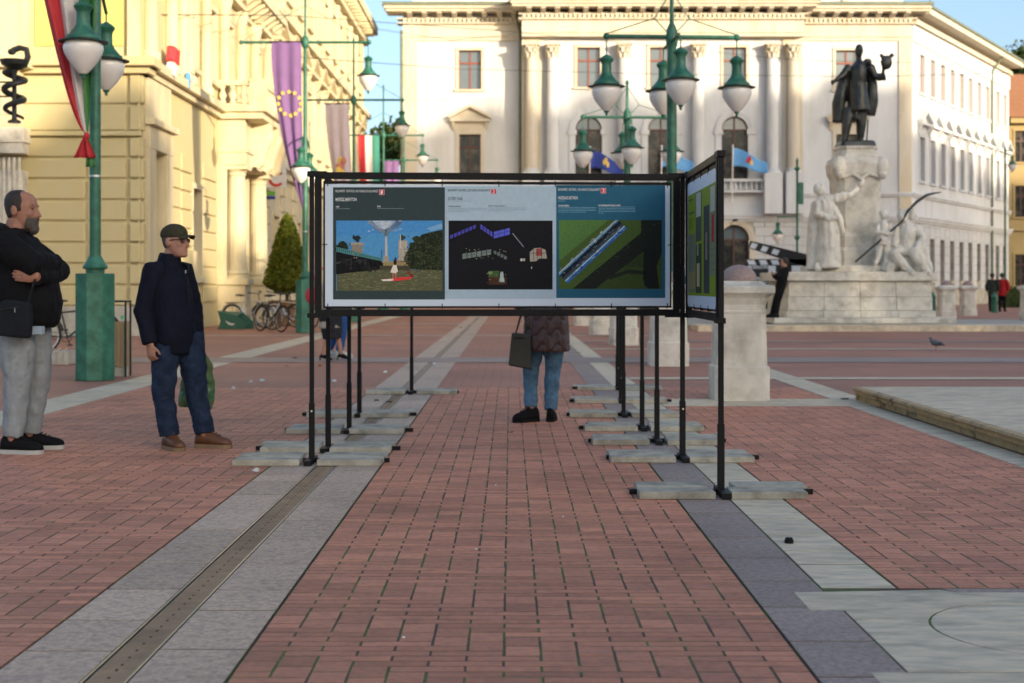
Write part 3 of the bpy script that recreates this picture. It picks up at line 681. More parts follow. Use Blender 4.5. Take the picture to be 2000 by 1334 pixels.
# street side
sops = [(0.9, 2.05, 0.0, 4.5), (10.3, 12.3, 0.5, 4.6)] + [(t - 0.55, t + 0.55, 7.2, 9.3) for t in (5.4, 8.0, 10.6, 13.2, 15.6)] + [(t - 0.55, t + 0.55, 1.4, 3.9) for t in (6.0, 14.8)]
m = MB(SF); wall_cells(m, 0.5, SL, 0, 11.0, 0.0, 0.45, sops); m.box(0.0, 0.5, 0.0, 0.06, 0, 11.0); m.build('wall', YEL, yb)
for (a, b) in courses:
    MB(SF).box(0.0, 0.22, -0.07, 0.0, a + 0.03, b - 0.03).build('stone_course', YEL, yb, bevel=0.025)
    for u0, u1 in ((2.75, 3.9), (4.05, 5.3), (6.7, 8.6), (15.5, SL)):
        if a < 4.7: MB(SF).box(u0, u1, -0.06, 0.0, a + 0.03, b - 0.03).build('stone_course', YEL, yb, bevel=0.025)
po = MB(SF); po.box(0.28, 0.91, -0.16, 0.37, 0, 4.495); po.box(2.04, 2.66, -0.16, 0.37, 0, 4.495); po.box(0.28, 2.66, -0.17, 0.37, 4.49, 5.05); po.box(0.2, 2.75, -0.3, 0.3, 5.05, 5.22); po.box(0.34, 2.6, -0.12, 0.0, 5.22, 6.2)
dp = po.build('door_surround', CREAM, yb, bevel=0.02)
MB(SF).box(0.9, 2.05, 0.38, 0.44, 0, 4.5).build('door', mat('grey_door', (0.36, 0.36, 0.31), rough=0.7, var=0.1), yb)
cm = MB(SF); cm.box(0.0, SL, -0.16, 0.2, 6.22, 6.38); cm.box(0.0, SL, -0.32, 0.2, 6.38, 6.6); cm.build('cornice', CREAM, yb)
for u in [0.5, 2.6, 3.9, 4.5, 6.7, 9.3, 11.9, 14.4, 16.8]:
    q = MB(SF); q.lathe([(0.24, 6.6), (0.24, 6.8), (0.18, 6.86), (0.17, 9.5), (0.2, 9.55), (0.26, 9.8), (0.28, 9.95)], (u, -0.12, 0), 14); q.build('pilaster', CREAM, yb, smooth=True)
for t in (5.4, 8.0, 10.6, 13.2, 15.6): window(yb, SF, t, 7.2, 1.1, 2.1, mf=WINF, mp=PANE, rec=0.2, sur=0.14, msur=CREAM, pediment=(t in (5.4, 10.6, 15.6)))
for t in (6.0, 14.8): window(yb, SF, t, 1.4, 1.1, 2.5, mf=WIND, mp=PANE, rec=0.2, sur=0.14, msur=CREAM)
cm = MB(SF); cm.box(-0.05, SL + 0.05, -0.12, 0.3, 9.95, 10.3); cm.box(-0.3, SL + 0.3, -0.75, 0.3, 10.5, 10.75); cm.box(-0.2, SL + 0.2, -0.3, 0.3, 10.3, 10.5); top = cm.build('cornice', CREAM, yb)
mm = MB(SF).prism([(-0.68, 10.5), (-0.68, 10.4), (-0.3, 10.12), (-0.1, 10.12), (-0.1, 10.5)], -0.1, 0.1, plane='yz').mesh('modillion', CREAM)
for i in range(24):
    o = bpy.data.objects.new('modillion', mm); COL.objects.link(o); o.parent = top; o.location = (0, 0.4 + i*0.71, 0)
MB().box(-5.2, 0.0, 0.0, SL, 11.0, 14.5).build('attic_wall', CREAM, yb)
MB(SF).box(SL - 2.2, SL, -0.1, 0.4, 10.75, 13.2).build('attic_wall', YEL, yb)
# porch with columns and balcony
MB(SF).box(10.3, 12.3, 0.39, 0.44, 0.5, 4.6).build('door', mat('dark_red_door', (0.10, 0.035, 0.02), rough=0.5, var=0.2), yb)
PU = 8.9
pe = MB(SF)
for u in (PU, PU + 3.75):
    pe.box(u, u + 1.0, -0.86, 0, 0, 0.55); pe.box(u + .03, u + 0.97, -0.83, 0, 0.55, 1.22); pe.box(u - .05, u + 1.05, -0.92, 0, 1.22, 1.40)
pe.box(PU + 1.0, PU + 3.75, -0.3, 0, 0, 0.5); pe.build('porch_pedestal', CREAM, yb, bevel=0.015)
for u in (PU + 0.47, PU + 4.2):
    co = MB(SF).lathe([(0.33, 1.64), (0.31, 1.8), (0.305, 2.8), (0.265, 4.5)], (u, -0.47, 0), 36, flute=0.05).build('column', CREAM, yb, smooth=True)
    MB(SF).lathe([(0.41, 1.40), (0.41, 1.48), (0.35, 1.52), (0.39, 1.57), (0.34, 1.64)], (u, -0.47, 0), 20).build('column_base', CREAM, co, smooth=True)
    q = MB(SF).lathe([(0.27, 4.5), (0.30, 4.55), (0.28, 4.6), (0.37, 4.7)], (u, -0.47, 0), 20); q.box(u - 0.4, u + 0.4, -0.87, -0.07, 4.7, 4.82); q.build('capital', CREAM, co)
for u0, u1 in ((PU - 0.05, PU + 0.08), (PU + 0.9, PU + 1.2), (PU + 3.5, PU + 3.7)): MB(SF).box(u0, u1, -0.28, 0, 1.40, 4.82).build('pilaster', CREAM, yb)
en = MB(SF); en.box(PU + .02, PU + 4.7, -0.85, 0, 4.82, 5.2); en.box(PU - .01, PU + 4.73, -0.9, 0, 5.2, 5.36); en.box(PU + .05, PU + 4.65, -0.82, 0, 5.36, 6.2); en.build('entablature', CREAM, yb, bevel=0.015)
bs = MB(SF); bs.box(PU - .1, PU + 5.0, -1.38, 0, 6.2, 6.40); bs.box(PU - .2, PU + 5.1, -1.5, 0, 6.402, 6.602); bs.build('balcony_slab', CREAM, yb, bevel=0.02)
for u in (PU + 1.5, PU + 3.0, PU + 4.5):
    cs = [(-0.8, 4.9), (-0.95, 4.85), (-1.1, 4.98), (-1.14, 5.2), (-1.22, 5.45), (-1.34, 5.75), (-1.38, 5.95), (-1.38, 6.2), (-0.8, 6.2)]
    q = MB(SF).prism(cs, u - 0.28, u + 0.28, plane='yz')
    for k in range(4): q.tube([(u - 0.2 + 0.135*k, y, z) for (y, z) in cs[1:7]], 0.055, 6)
    q.build('console_bracket', CREAM, yb)
br = MB(SF); br.box(PU - .1, PU + .15, -0.98, 0, 7.2, 7.36); br.box(PU - .05, PU + .1, -0.98, 0, 6.602, 6.66); br.box(PU + .4, PU + 4.9, -1.4, -1.15, 7.2, 7.36); br.box(PU - .15, PU + .4, -1.45, -0.98, 6.602, 7.38); br.box(PU - .17, PU + .2, -1.34, -1.08, 6.8, 7.15)
rail = br.build('balustrade', CREAM, yb, bevel=0.01)
bme = MB().lathe([(0.10, 0), (0.10, 0.06), (0.06, 0.1), (0.125, 0.24), (0.055, 0.42), (0.095, 0.5), (0.095, 0.545)], n=12).mesh('baluster', CREAM, True)
for (u, y) in [(PU + .02, -0.15), (PU + .02, -0.45), (PU + .02, -0.78)] + [(PU + 0.7 + i*0.42, -1.28) for i in range(10)]:
    o = bpy.data.objects.new('baluster', bme); COL.objects.link(o); o.parent = rail; o.location = (-y, u, 6.66)
# small posters and rag on the balcony line
for nm, lb, px, py, w, h, mt, Yd in (('paper_notice', 'torn red and white paper notice above the door cornice', 338, 108, 0.42, 0.38, REDF, YS + 2.6), ('paper_notice', 'white paper notice with dark scribble above the door cornice', 335, 136, 0.34, 0.28, WHITEF, YS + 2.5), ('blue_cloth', 'small blue cloth hanging by the stone balcony end', 367, 158, 0.16, 0.36, SKYF, YS + 3.6)):
    p = at(px, py, Yd); t = MB().grid(lambda u, v: Vector(((u-.5)*w, 0.03*math.sin(8*u) - 0.04*v, (v-.5)*h + 0.05*math.sin(5*u))), 8, 6).build(nm, mt, smooth=True, solid=0.01); t.location = (XF + 0.3, (XF + 0.3)*F/(px - CX), H + (CY - py)*((XF + 0.3)*F/(px - CX))/F); t.rotation_euler = (0, 0, R(50))
    tag(t, lb, 'notice' if nm == 'paper_notice' else 'cloth')
# neighbouring pilaster with pharmacy sign
pp = thing('fluted_pier', 'pale fluted stone pier at the end of the yellow building', 'pier', (fx(58) + XF - 0.45, YS - 0.35, 0))
MB().box(-0.8, 0.42, -0.05, 0.34, 0, 3.9).box(-0.9, 0.48, -0.14, 0.34, 4.55, 4.9).box(-0.86, 0.44, -0.09, 0.34, 4.3, 4.55).box(-0.9, 0.5, -0.16, 0.34, 0, 0.5).build('shaft', MARB, pp, bevel=0.01)
MB().box(-0.7, 0.32, -0.10, 0.34, 4.9, 6.3).box(-1.0, 0.6, -0.3, 0.34, 6.3, 6.55).box(-0.7, 0.32, -0.10, 0.34, 6.55, 8.0).build('upper_shaft', CREAM, pp)
for i in range(9): MB().tube([(-0.62 + i*0.12, -0.06, 0.9), (-0.62 + i*0.12, -0.06, 4.2)], 0.04, 8).build('flute', MARB, pp, smooth=True)
MB().box(-0.08, 0.2, -0.13, -0.05, 5.2, 5.9).build('panel', CREAM, pp)
Yh = 29.5; hz = lambda py: H + (CY - py) * Yh / F; hx = lambda px: (px - CX) * Yh / F
hs = thing('pharmacy_sign', 'black wrought iron bowl and snake pharmacy sign on wall brackets', 'sign', (hx(28), Yh, hz(240)))
s1 = Yh / F
MB().lathe([(0.13, 0), (0.13, 0.04), (0.05, 0.08), (0.045, 1.0), (0.08, 1.1), (0.26, 1.2), (0.30, 1.3), (0.26, 1.3)], n=16).build('chalice', IRON, hs, smooth=True)
pts = []
for i in range(61):
    t = i/60; a = t*2*math.pi*2.4 + 0.4; r = 0.17 + 0.05*t; pts.append((r*math.cos(a), r*math.sin(a), 0.1 + 0.95*t))
e = pts[-1]; pts += [(0.22, 0.0, 1.2), (0.29, -0.02, 1.36), (0.26, -0.03, 1.52), (0.12, -0.03, 1.55), (-0.02, -0.03, 1.5)]
MB().tube(pts, [0.03 + 0.035*min(1, i/20) for i in range(len(pts))], 8).ell((-0.04, -0.03, 1.47), (0.09, 0.06, 0.07)).build('snake', IRON, hs, smooth=True)
for z in (0.55, 0.85): MB().tube([(-0.5, 0.05, z), (0, 0, z)], 0.02, 6).build('bracket', IRON, hs)
MB().box(-1.25, -0.44, -0.1, 0.3, -3.0, 4.0).build('bracket_wall', MARB, hs)
# ------------------------------------------------------------------ bank building further along the street
bk = thing('bank_building', 'tall cream building with string courses further along the left street', 'building', (XF, YS + SL + 0.1, 0))
BL = 33.5; bops = []
bt = [2.2 + 2.9*i for i in range(11)]
for t in bt: bops += [(t - 0.6, t + 0.6, 1.2, 3.8), (t - 0.6, t + 0.6, 7.0, 9.6), (t - 0.6, t + 0.6, 12.4, 14.6)]
m = MB(SF); wall_cells(m, 0, BL, 0, 16.2, 0.0, 0.5, bops); m.build('wall', CREAM, bk)
MB().box(-9, -0.5, BL - 0.5, BL, 0, 16.2).build('wall', CREAM, bk); MB().box(-9, -0.02, 0.0, 0.5, 10, 16.2).build('wall', CREAM, bk)
for t in bt:
    window(bk, SF, t, 1.2, 1.2, 2.6, mf=WIND, mp=PANE, rec=0.25, sur=0.16, msur=CREAM); window(bk, SF, t, 7.0, 1.2, 2.6, mf=WINF, mp=PANE, rec=0.25, sur=0.16, msur=CREAM, pediment=True); window(bk, SF, t, 12.4, 1.2, 2.2, mf=WINF, mp=PANE, rec=0.25, sur=0.16, msur=CREAM)
    q = MB(SF).box(t + 1.45 - 0.22, t + 1.45 + 0.22, -0.14, 0, 6.2, 11.0).box(t + 1.45 - 0.22, t + 1.45 + 0.22, -0.14, 0, 11.7, 15.4); q.build('pilaster', CREAM, bk)
for z0, d in ((0, 0.14), (5.6, 0.35), (11.1, 0.5)):
    mb = MB(SF); mb.box(0, BL + 0.1, -d, 0, z0, z0 + (0.7 if z0 == 0 else 0.25)); 
    if z0: mb.box(0, BL + 0.05, -d*0.55, 0, z0 - 0.3, z0)
    mb.build('belt_course', CREAM, bk)
mb = MB(SF); mb.box(0, BL + 0.3, -0.3, 0.4, 15.5, 16.0); mb.box(-0.2, BL + 0.7, -0.85, 0.4, 16.2, 16.7); top = mb.build('cornice', CREAM, bk)
mm = MB(SF).box(-0.12, 0.12, -0.75, 0, 15.9, 16.2).mesh('modillion', CREAM)
for i in range(36):
    o = bpy.data.objects.new('modillion', mm); COL.objects.link(o); o.parent = top; o.location = (0, 0.5 + i*0.92, 0)
MB(SF).prism([(-0.5, 16.7), (4, 19.5), (4, 16.7)], 0, BL, plane='yz').build('roof', ROOFT, bk)
for z in (1.0, 1.6, 2.2, 2.8, 3.4, 4.0, 4.6):
    for t in [0.2] + [x + 1.45 for x in bt[:4]]: MB(SF).box(t - 0.5, t + 0.5, -0.08, 0, z + .03, z + 0.57).build('stone_block', CREAM, bk, bevel=0.02)
# projecting bank sign
REDS = mat('sign_red', (0.62, 0.05, 0.03), rough=0.5, var=0.02); WHS = mat('sign_white', (0.74, 0.74, 0.74), rough=0.5, var=0.03)
Yk = 50.6; pA, pB = at(505, 366, Yk), at(558, 314, Yk)
sgn = thing('bank_sign', 'white projecting bank sign with red lettering and red ring', 'sign', (pA.x, Yk, pA.z))
wS, hS = pB.x - pA.x, pB.z - pA.z
MB().box(0, wS, 0, 0.14, 0, hS).build('panel', WHS, sgn); MB().box(-1.0, 0, 0.04, 0.1, hS*0.4, hS*0.5).build('bracket', IRON, sgn)
text('lettering', 'sberbank', 0.27, REDS, sgn, Matrix.Translation((wS - 0.92, -0.004, hS - 0.3)) @ Matrix.Rotation(R(90), 4, 'X'), xs=0.78, bold=0.004)
rg = MB(); n = 28; rc = Vector((wS - 0.33, 0, 0.31))
for i in range(24):
    a0, a1 = R(40 + 280*i/24), R(40 + 280*(i+1)/24)
    rg.prism([(rc.x + r*math.cos(a), rc.z + r*math.sin(a)) for r, a in ((0.19, a0), (0.29, a0), (0.29, a1), (0.19, a1))], -0.012, 0.0)
rg.build('ring_logo', REDS, sgn)
p = at(519, 372, Yk); st = thing('stripe_sign', 'green and blue striped wall sign below the bank sign', 'sign', (p.x - 0.3, Yk + 0.1, at(519, 389, Yk).z))
MB().box(0, 0.62, 0, 0.1, 0.0, 0.13).build('blue_stripe', EUB, st, bevel=0.03); MB().box(0, 0.62, 0, 0.1, 0.15, 0.29).build('green_stripe', mat('bright_green', (0.12, 0.42, 0.05), rough=0.5), st, bevel=0.03)
MB().box(-1.2, 0, 0.03, 0.07, 0.12, 0.16).build('bracket', IRON, st)
# ------------------------------------------------------------------ ochre house on the far right
oh = thing('ochre_house', 'ochre house with brown roof beyond the town hall side wing', 'building', (36.3, 103.5, 0))
oops = [(0.9 + 1.9*i - 0.5, 0.9 + 1.9*i + 0.5, z, z + 2.3) for i in range(8) for z in (1.2, 6.2, 10.2)]
m = MB(); wall_cells(m, 0, 16, 0, 13.2, 0, 0.5, oops); m.build('wall', OCHRE, oh)
for (a, b, z0, z1) in oops: window(oh, idm, (a+b)/2, z0, 1.0, 2.3, mf=WIND, mp=PANED, rec=0.2, sur=0.14, msur=OCHRE)
MB().box(-0.1, 16.2, -0.6, 0, 13.0, 13.4).box(0, 16, -0.2, 0, 5.2, 5.5).build('cornice', OCHRE, oh); MB().prism([(-0.8, 13.4), (6, 17.5), (6, 13.4)], -0.3, 16.3, plane='yz').build('roof', ROOFT, oh)
# ------------------------------------------------------------------ unseen houses behind and right of the viewer, roofline shaped to shade the square
nv, Lv = Vector((math.cos(R(40)), math.sin(R(40)), 0)), Vector((-math.sin(R(40)), math.cos(R(40)), 0))
for i, (q0, q1, hh, lb) in enumerate(((-22, -4, 15.4, 'unseen cream three storey house across the square behind the viewer'), (-3.9, 16.7, 15.4, 'unseen grey three storey house across the square behind the viewer'), (16.8, 20.8, 12.5, 'unseen low pale house between taller ones across the square'), (20.9, 24.2, 14.0, 'unseen narrow house between the low house and the tall cream one across the square'), (24.3, 33, 19.8, 'unseen tall cream house across the square, beside the narrow house'), (33.1, 44, 19.2, 'unseen tall ochre house across the square with plain parapet'), (44.1, 58, 26.4, 'unseen very tall house with stepped roof across the square'), (58.1, 70, 25.9, 'unseen very tall cream house across the square'), (70.1, 84, 23.2, 'unseen tall corner house at the far end across the square'), (84.1, 101, 22.4, 'unseen pale end house past the tall corner house across the square'))):
    P = nv*q0 - Lv*62; hh = hh + 35*math.tan(R(SUN_EL)); t = thing('house', lb, 'building', (P.x, P.y, 0), R(40)); wq = q1 - q0
    hops = []
    for f_ in range(int((hh - 3)/4.2)):
        nb = max(1, int(wq/2.6))
        for b in range(nb): u = (b + 0.5)*wq/nb; hops.append((u - 0.6, u + 0.6, 1.2 + f_*4.2, 3.6 + f_*4.2))
    m = MB(Matrix.Translation((wq, 0, 0)) @ Matrix.Rotation(math.pi, 4, 'Z')); wall_cells(m, 0, wq, 0, hh, 0, 0.5, hops); m.build('wall', (CREAM, GROUNDF, WHITEW, CREAM, YEL, OCHRE, CREAM, WHITEW, GROUNDF, CREAM)[i], t)
    MB().box(0, wq, -9, -0.5, 0, hh - 0.2).build('wall', CREAM, t)
    for (a, b, c, d) in hops: MB(Matrix.Translation((wq, 0, 0)) @ Matrix.Rotation(math.pi, 4, 'Z')).box(a, b, 0.2, 0.25, c, d).build('window', PANE, t)
    if hh > 18:
        for k in range(int(wq/4)):  # rounded gables added to give the cast shadow a lumpy edge
            uu = (k + 0.5)*wq/int(wq/4); rr_ = random.uniform(0.9, 1.5); MB().prism([(uu + rr_*math.cos(math.pi*j/8), hh + rr_*0.75*math.sin(math.pi*j/8)) for j in range(9)], -0.8, -0.1).build('shadow_gable', WHITEW, t)
# ------------------------------------------------------------------ trees
LEAFD = foliage('leaf_dark', (0.035, 0.060, 0.016), (0.06, 0.075, 0.02)); LEAFT = foliage('leaf_topiary', (0.085, 0.11, 0.014), (0.15, 0.155, 0.02)); BARK = mat('bark', (0.07, 0.05, 0.035), rough=0.9, var=0.3, scale=10, bump=0.01, bscale=20)
def leaves(mb, fn, n, sz, mi=0):
    for i in range(n):
        p = fn(); d = Vector((random.gauss(0,1), random.gauss(0,1), random.gauss(0,1))).normalized(); a = d.orthogonal().normalized(); b = d.cross(a); s = sz*random.uniform(0.6, 1.4)
        mb.add([p - a*s*0.5, p + b*s*0.3, p + a*s*0.5, p - b*s*0.3], [(0,1,2,3)], mi)
def tree(label, loc, hgt, rad, n, sz):
    t = thing('tree', label, 'tree', loc, group=None); tr = MB(); tr.tube([(0,0,0), (0.1,0,hgt*0.3), (0,0.1,hgt*0.75)], [hgt*0.03, hgt*0.022, hgt*0.006], 8)
    cl = []
    for k in range(16):
        a = random.uniform(0, 6.28); z = random.uniform(0.4, 0.95)*hgt; r = rad*random.uniform(0.25, 0.8)*math.sin(math.pi*min(1, max(0.15, (z/hgt - 0.28)/0.75)))
        c = Vector((r*math.cos(a), r*math.sin(a), z)); cl.append((c, rad*random.uniform(0.28, 0.45))); tr.tube([(0,0,z*0.7), c], [hgt*0.012, hgt*0.004], 6)
    tr.build('trunk', BARK, t, smooth=True)
    def fn():
        c, r = random.choice(cl); d = Vector((random.gauss(0,1), random.gauss(0,1), random.gauss(0,1))).normalized(); return c + d*r*random.random()**0.4
    cr = MB(); leaves(cr, fn, n, sz); cr.build('crown', LEAFD, t, fix=False)
    return t
p = at(765, 560, 118); tree('dark leafy tree rising behind the left corner of the town hall', (p.x, 118, 0), 14.5, 4.0, 5000, 0.5)
p = at(735, 560, 150); tree('distant leafy tree at the far end of the street', (p.x, 150, 0), 13, 4.0, 3500, 0.6)
p = at(1998, 560, 125); tree('tall autumn tree above the roof of the ochre house', (p.x, 125, 0), 23, 4.8, 5000, 0.5)
# street end
es = thing('distant_house', 'distant pale house closing the end of the left street', 'building', (-14, 175, 0))
MB().box(-10, 12, 0, 8, 0, 9).build('wall', CREAM, es); MB().prism([(-1, 9), (4, 12), (9, 9)], -10, 12, plane='yz').build('roof', ROOFT, es)
for i in range(6):
    for z in (1.5, 5.5): MB().box(-8 + i*3.2, -6.9 + i*3.2, -0.05, 0.1, z, z + 1.8).build('window', PANED, es)
# clipped cone tree in a pot
p = at(561, 600, 42.2); tp = thing('topiary_tree', 'clipped cone shaped evergreen in a round brown pot by the porch', 'tree', (p.x, p.y, 0))
MB().lathe([(0.36, 0), (0.40, 0.06), (0.47, 0.62), (0.52, 0.68), (0.52, 0.76), (0.45, 0.76), (0.44, 0.7), (0.02, 0.69)], n=24).build('pot', mat('clay_pot', (0.22, 0.11, 0.05), rough=0.8, var=0.15), tp, smooth=True)
MB().tube([(0,0,0.6), (0,0,2.6)], [0.06, 0.02], 8).build('trunk', BARK, tp)
zt0, zt1 = 0.98, 3.38
def rad_(z): t = (z - zt0)/(zt1 - zt0); return 0.63*min(1, (0.35 + t*6))*(1 - max(0, t - 0.08)/0.92)**0.72 + 0.03
core = MB().lathe([(max(0.02, rad_(zt0 + (zt1 - zt0)*i/14)*0.74), zt0 + (zt1 - zt0)*i/14) for i in range(15)], n=20)
def fn():
    z = zt0 + (zt1 - zt0)*(1 - math.sqrt(random.random()))*0.98 + random.uniform(0, 0.05); a = random.uniform(0, 6.283); r = rad_(z)*(1 + 0.12*noise.noise(Vector((3*math.cos(a), 3*math.sin(a), z*4))) + 0.12*noise.noise(Vector((7*math.cos(a), 7*math.sin(a), z*9))))*random.uniform(0.80, 1.09); return Vector((r*math.cos(a), r*math.sin(a), z))
leaves(core, fn, 8000, 0.10); core.build('crown', LEAFT, tp, fix=False)
# ------------------------------------------------------------------ exhibition boards
def lin(c): c = c/255.0; return c/12.92 if c <= 0.04045 else ((c + 0.055)/1.055)**2.4
PRN = {}
def pr(r, g, b):                                  # print ink: photo colour relative to the white sheet beside it
    k = (r, g, b)
    if k not in PRN:
        c = tuple(min(0.8, max(0.004, lin(v)/lin(w)*q)) for v, w, q in zip(k, (172, 194, 216), (0.60, 0.70, 0.80)))
        PRN[k] = mat('ink_%d_%d_%d' % k, c, rough=0.6, var=0.05, scale=30, spec=0.15)
    return PRN[k]
SHEET = mat('white_banner', (0.60, 0.70, 0.80), rough=0.5, var=0.02, scale=3)
PZ = 1.944; PB = 0.990
slab_mesh = MB().box(-0.22, 0.22, -0.095, 0.095, 0, 0.05)
slab_me = None
def board(label, P0, P1, ends=(0, 1)):
    d = (P1 - P0); L = d.length; rz = math.atan2(d.y, d.x)
    t = thing('display_board', label, 'display board', (P0.x, P0.y, 0), rz, 'exhibition boards standing in a double row'); t['L'] = L
    for ei in (0, 1):
        u = (0.0, L)[ei]
        if ei not in ends: MB().box(u - 0.012, u + 0.012, -0.012, 0.012, PB - 0.02, PZ).build('post', BLACK, t); continue
        po = MB(); po.box(u - 0.015, u + 0.015, -0.015, 0.015, 0.02, PZ); po.box(u - 0.019, u + 0.019, -0.019, 0.019, 0.0, 0.40); o = po.build('post', BLACK, t, bevel=0.003)
        MB().tube([(u, -0.018, 0.345), (u, -0.025, 0.345)], 0.007, 8).tube([(u - 0.022, 0, 0.345), (u - 0.04, 0, 0.345)], 0.006, 8).build('bolt', STEEL, o)
    f = MB(); e = 0.022; w = 0.045
    f.box(e, L - e, -0.02, 0.02, PZ - w, PZ); f.box(e, L - e, -0.02, 0.02, PB - 0.012, PB - 0.012 + w); f.box(0.02, 0.02 + w, -0.0205, 0.0205, PB + w - 0.012, PZ - w); f.box(L - 0.02 - w, L - 0.02, -0.0205, 0.0205, PB + w - 0.012, PZ - w)
    f.box(-0.03, 0.12, -0.024, 0.024, PB - 0.022, PB + 0.01); f.box(L - 0.12, L + 0.03, -0.024, 0.024, PB - 0.022, PB + 0.01); f.box(-0.03, 0.10, -0.024, 0.024, PZ - 0.03, PZ + 0.006); f.box(L - 0.1, L + 0.03, -0.024, 0.024, PZ - 0.03, PZ + 0.006)
    f.build('frame', BLACK, t, bevel=0.002)
    i0, i1, z0, z1 = 0.077, L - 0.077, PB + 0.043, PZ - 0.058; b = 0.009
    MB().box(i0, i1, -b, b, z1 - 0.018, z1).box(i0, i1, -b, b, z0, z0 + 0.018).box(i0, i0 + 0.018, -b - 0.0005, b + 0.0005, z0 + 0.018, z1 - 0.018).box(i1 - 0.018, i1, -b - 0.0005, b + 0.0005, z0 + 0.018, z1 - 0.018).build('inner_frame', BLACK, t)
    ba = MB().box(i0 + 0.012, i1 - 0.012, -0.013, -0.0115, z0 + 0.013, z1 - 0.022).build('banner', SHEET, t)
    n = max(3, int(round((L - 0.2)/0.385)))
    for i in range(n + 1):
        u = i0 + 0.03 + (i1 - i0 - 0.06)*i/n
        MB().box(u - 0.003, u + 0.003, -0.0165, 0.012, z1 - 0.035, z1 + 0.006).build('cable_tie', BLACK, t); MB().box(u - 0.003, u + 0.003, -0.0165, 0.012, z0 - 0.004, z0 + 0.03).build('cable_tie', BLACK, t)
    for u in (i0 + 0.01, i1 - 0.01): MB().box(u - 0.018, u + 0.018, -0.0165, 0.012, (z0 + z1)/2 - 0.003, (z0 + z1)/2 + 0.003).build('cable_tie', BLACK, t)
    return t, ba, L, (i0 + 0.012, i1 - 0.012, z0 + 0.013, z1 - 0.022)
FEET = []
def foot(P, t):
    rz = -t.rotation_euler[2]
    M = t.matrix_basis.inverted() @ Matrix.Translation((P.x, P.y, 0))
    q = MB(M); q.box(-0.52, 0.52, -0.014, 0.014, 0.001, 0.029); q.box(-0.024, 0.024, -0.22, 0.12, 0.0015, 0.034); q.build('foot', BLACK, t)
    FEET.append(P)
A = gp(609, 903); G = gp(1333, 897); Fp = gp(1408, 965)
ft, fban, FL, rect = board('wide front display board with three posters on a white sheet', A, G)
bpu = lambda px: (px - 609) * FL / (1333.0 - 609)
def bpz(px, py): Yd = A.y + (G.y - A.y) * (px - 609)/724.0; return H + (CY - py)*Yd/F
def quad(pts, ink, par, lay, name='print'):
    mb = MB(); y = -0.0136 - 0.0004*lay
    return mb.poly([(bpu(a), y, bpz(a, b)) for a, b in pts]).build(name, ink, par)
def rct(a, b, c, d): return [(a, d), (c, d), (c, b), (a, b)]
def wtext(body, px, py, wpx, hpx, ink, lay=4, bold=0.0, name='lettering'):
    o = text(name, body, 1.0, ink, fban, Matrix(), xs=1.0, bold=bold)
    me = o.data; xs = [v.co.x for v in me.vertices]; ys = [v.co.y for v in me.vertices]
    x0, w = min(xs), max(xs) - min(xs); hh = 0.70
    W_ = bpu(px + wpx) - bpu(px); Hh = bpz(px, py) - bpz(px, py + hpx)
    me.transform(Matrix.Translation((bpu(px), -0.0136 - 0.0004*lay, bpz(px, py + hpx))) @ Matrix.Rotation(R(90), 4, 'X') @ Matrix.Diagonal((W_/w, Hh/hh, 1, 1)) @ Matrix.Translation((-x0, 0, 0)))
    return o
INKW = pr(214, 226, 232); INKG = pr(120, 140, 146); INKD = pr(40, 48, 66); REDI = pr(178, 18, 40)
hdr = 'BUDAPEST 150 ÉVES | 150 YEARS OF BUDAPEST'
slate, palep, teal = pr(43, 60, 65), pr(146, 174, 196), pr(26, 84, 112)
specs = [(650, 366, 866, 585, slate, 655, 371, INKW, '1', 'MERÉSZ MÁRTON', 40, INKG), (866.5, 364, 1082.5, 583.5, palep, 872, 369.5, INKD, '2', 'GYŐRY GABI', 28, pr(110, 140, 158)), (1083, 362, 1298, 582, teal, 1087, 368, INKW, '3', 'FAZEKAS ISTVÁN', 38, pr(110, 160, 184))]
for (a, b, c, d, ink, tx, ty, tk, num, nm, nw, lk) in specs:
    quad(rct(a, b, c, d), ink, fban, 1, 'poster')
    wtext(hdr, tx, ty, 82, 4.6, tk, bold=0.0)
    quad(rct(tx + 83.5, ty - 0.5, tx + 94, ty + 10), pr(205, 150, 160), fban, 3); quad(rct(tx + 84.5, ty + 0.5, tx + 93, ty + 9), REDI, fban, 4); wtext(num, tx + 86.6, ty + 1.4, 4.2, 6.6, INKW, lay=6, bold=0.02)
    wtext(nm, tx, ty + 15.5, nw, 6.0, tk, bold=0.008 if num != '2' else 0.0)
def lines(px, py, n, w, last, ink, dy=3.0):
    mb = MB()
    for i in range(n):
        ww = w if i < n - 1 else last; x = px
        while x < px + ww:                       # runs of tiny unreadable words
            l = min(random.uniform(2, 6), px + ww - x); mb.poly([(bpu(a), -0.0136 - 0.0012, bpz(a, b)) for a, b in rct(x, py + dy*i, x + l, py + dy*i + 0.9)]); x += l + 0.8
    mb.build('text_lines', ink, fban)
for (px, w, ink) in ((655, 26, INKG), (872, 47, pr(120, 146, 164)), (1087, 14, pr(120, 166, 188))): lines(px, 392.5, 1, w, w, ink)
wtext('NAP', 656, 402.5, 6, 3, INKW, bold=0.02); wtext('SUN', 735, 402, 6, 3, INKW, bold=0.02); lines(655, 407.5, 1, 27, 27, INKG); lines(735, 407, 1, 51, 51, INKG)
wtext('VÁSÁRCSARNOK', 872, 402, 25, 2.6, INKD, bold=0.01); wtext('MARKET HALL DISTRICT', 951, 401, 32, 2.6, INKD, bold=0.01); lines(872, 406.5, 3, 75, 43, pr(112, 142, 160)); lines(951, 406, 3, 74, 52, pr(112, 142, 160))
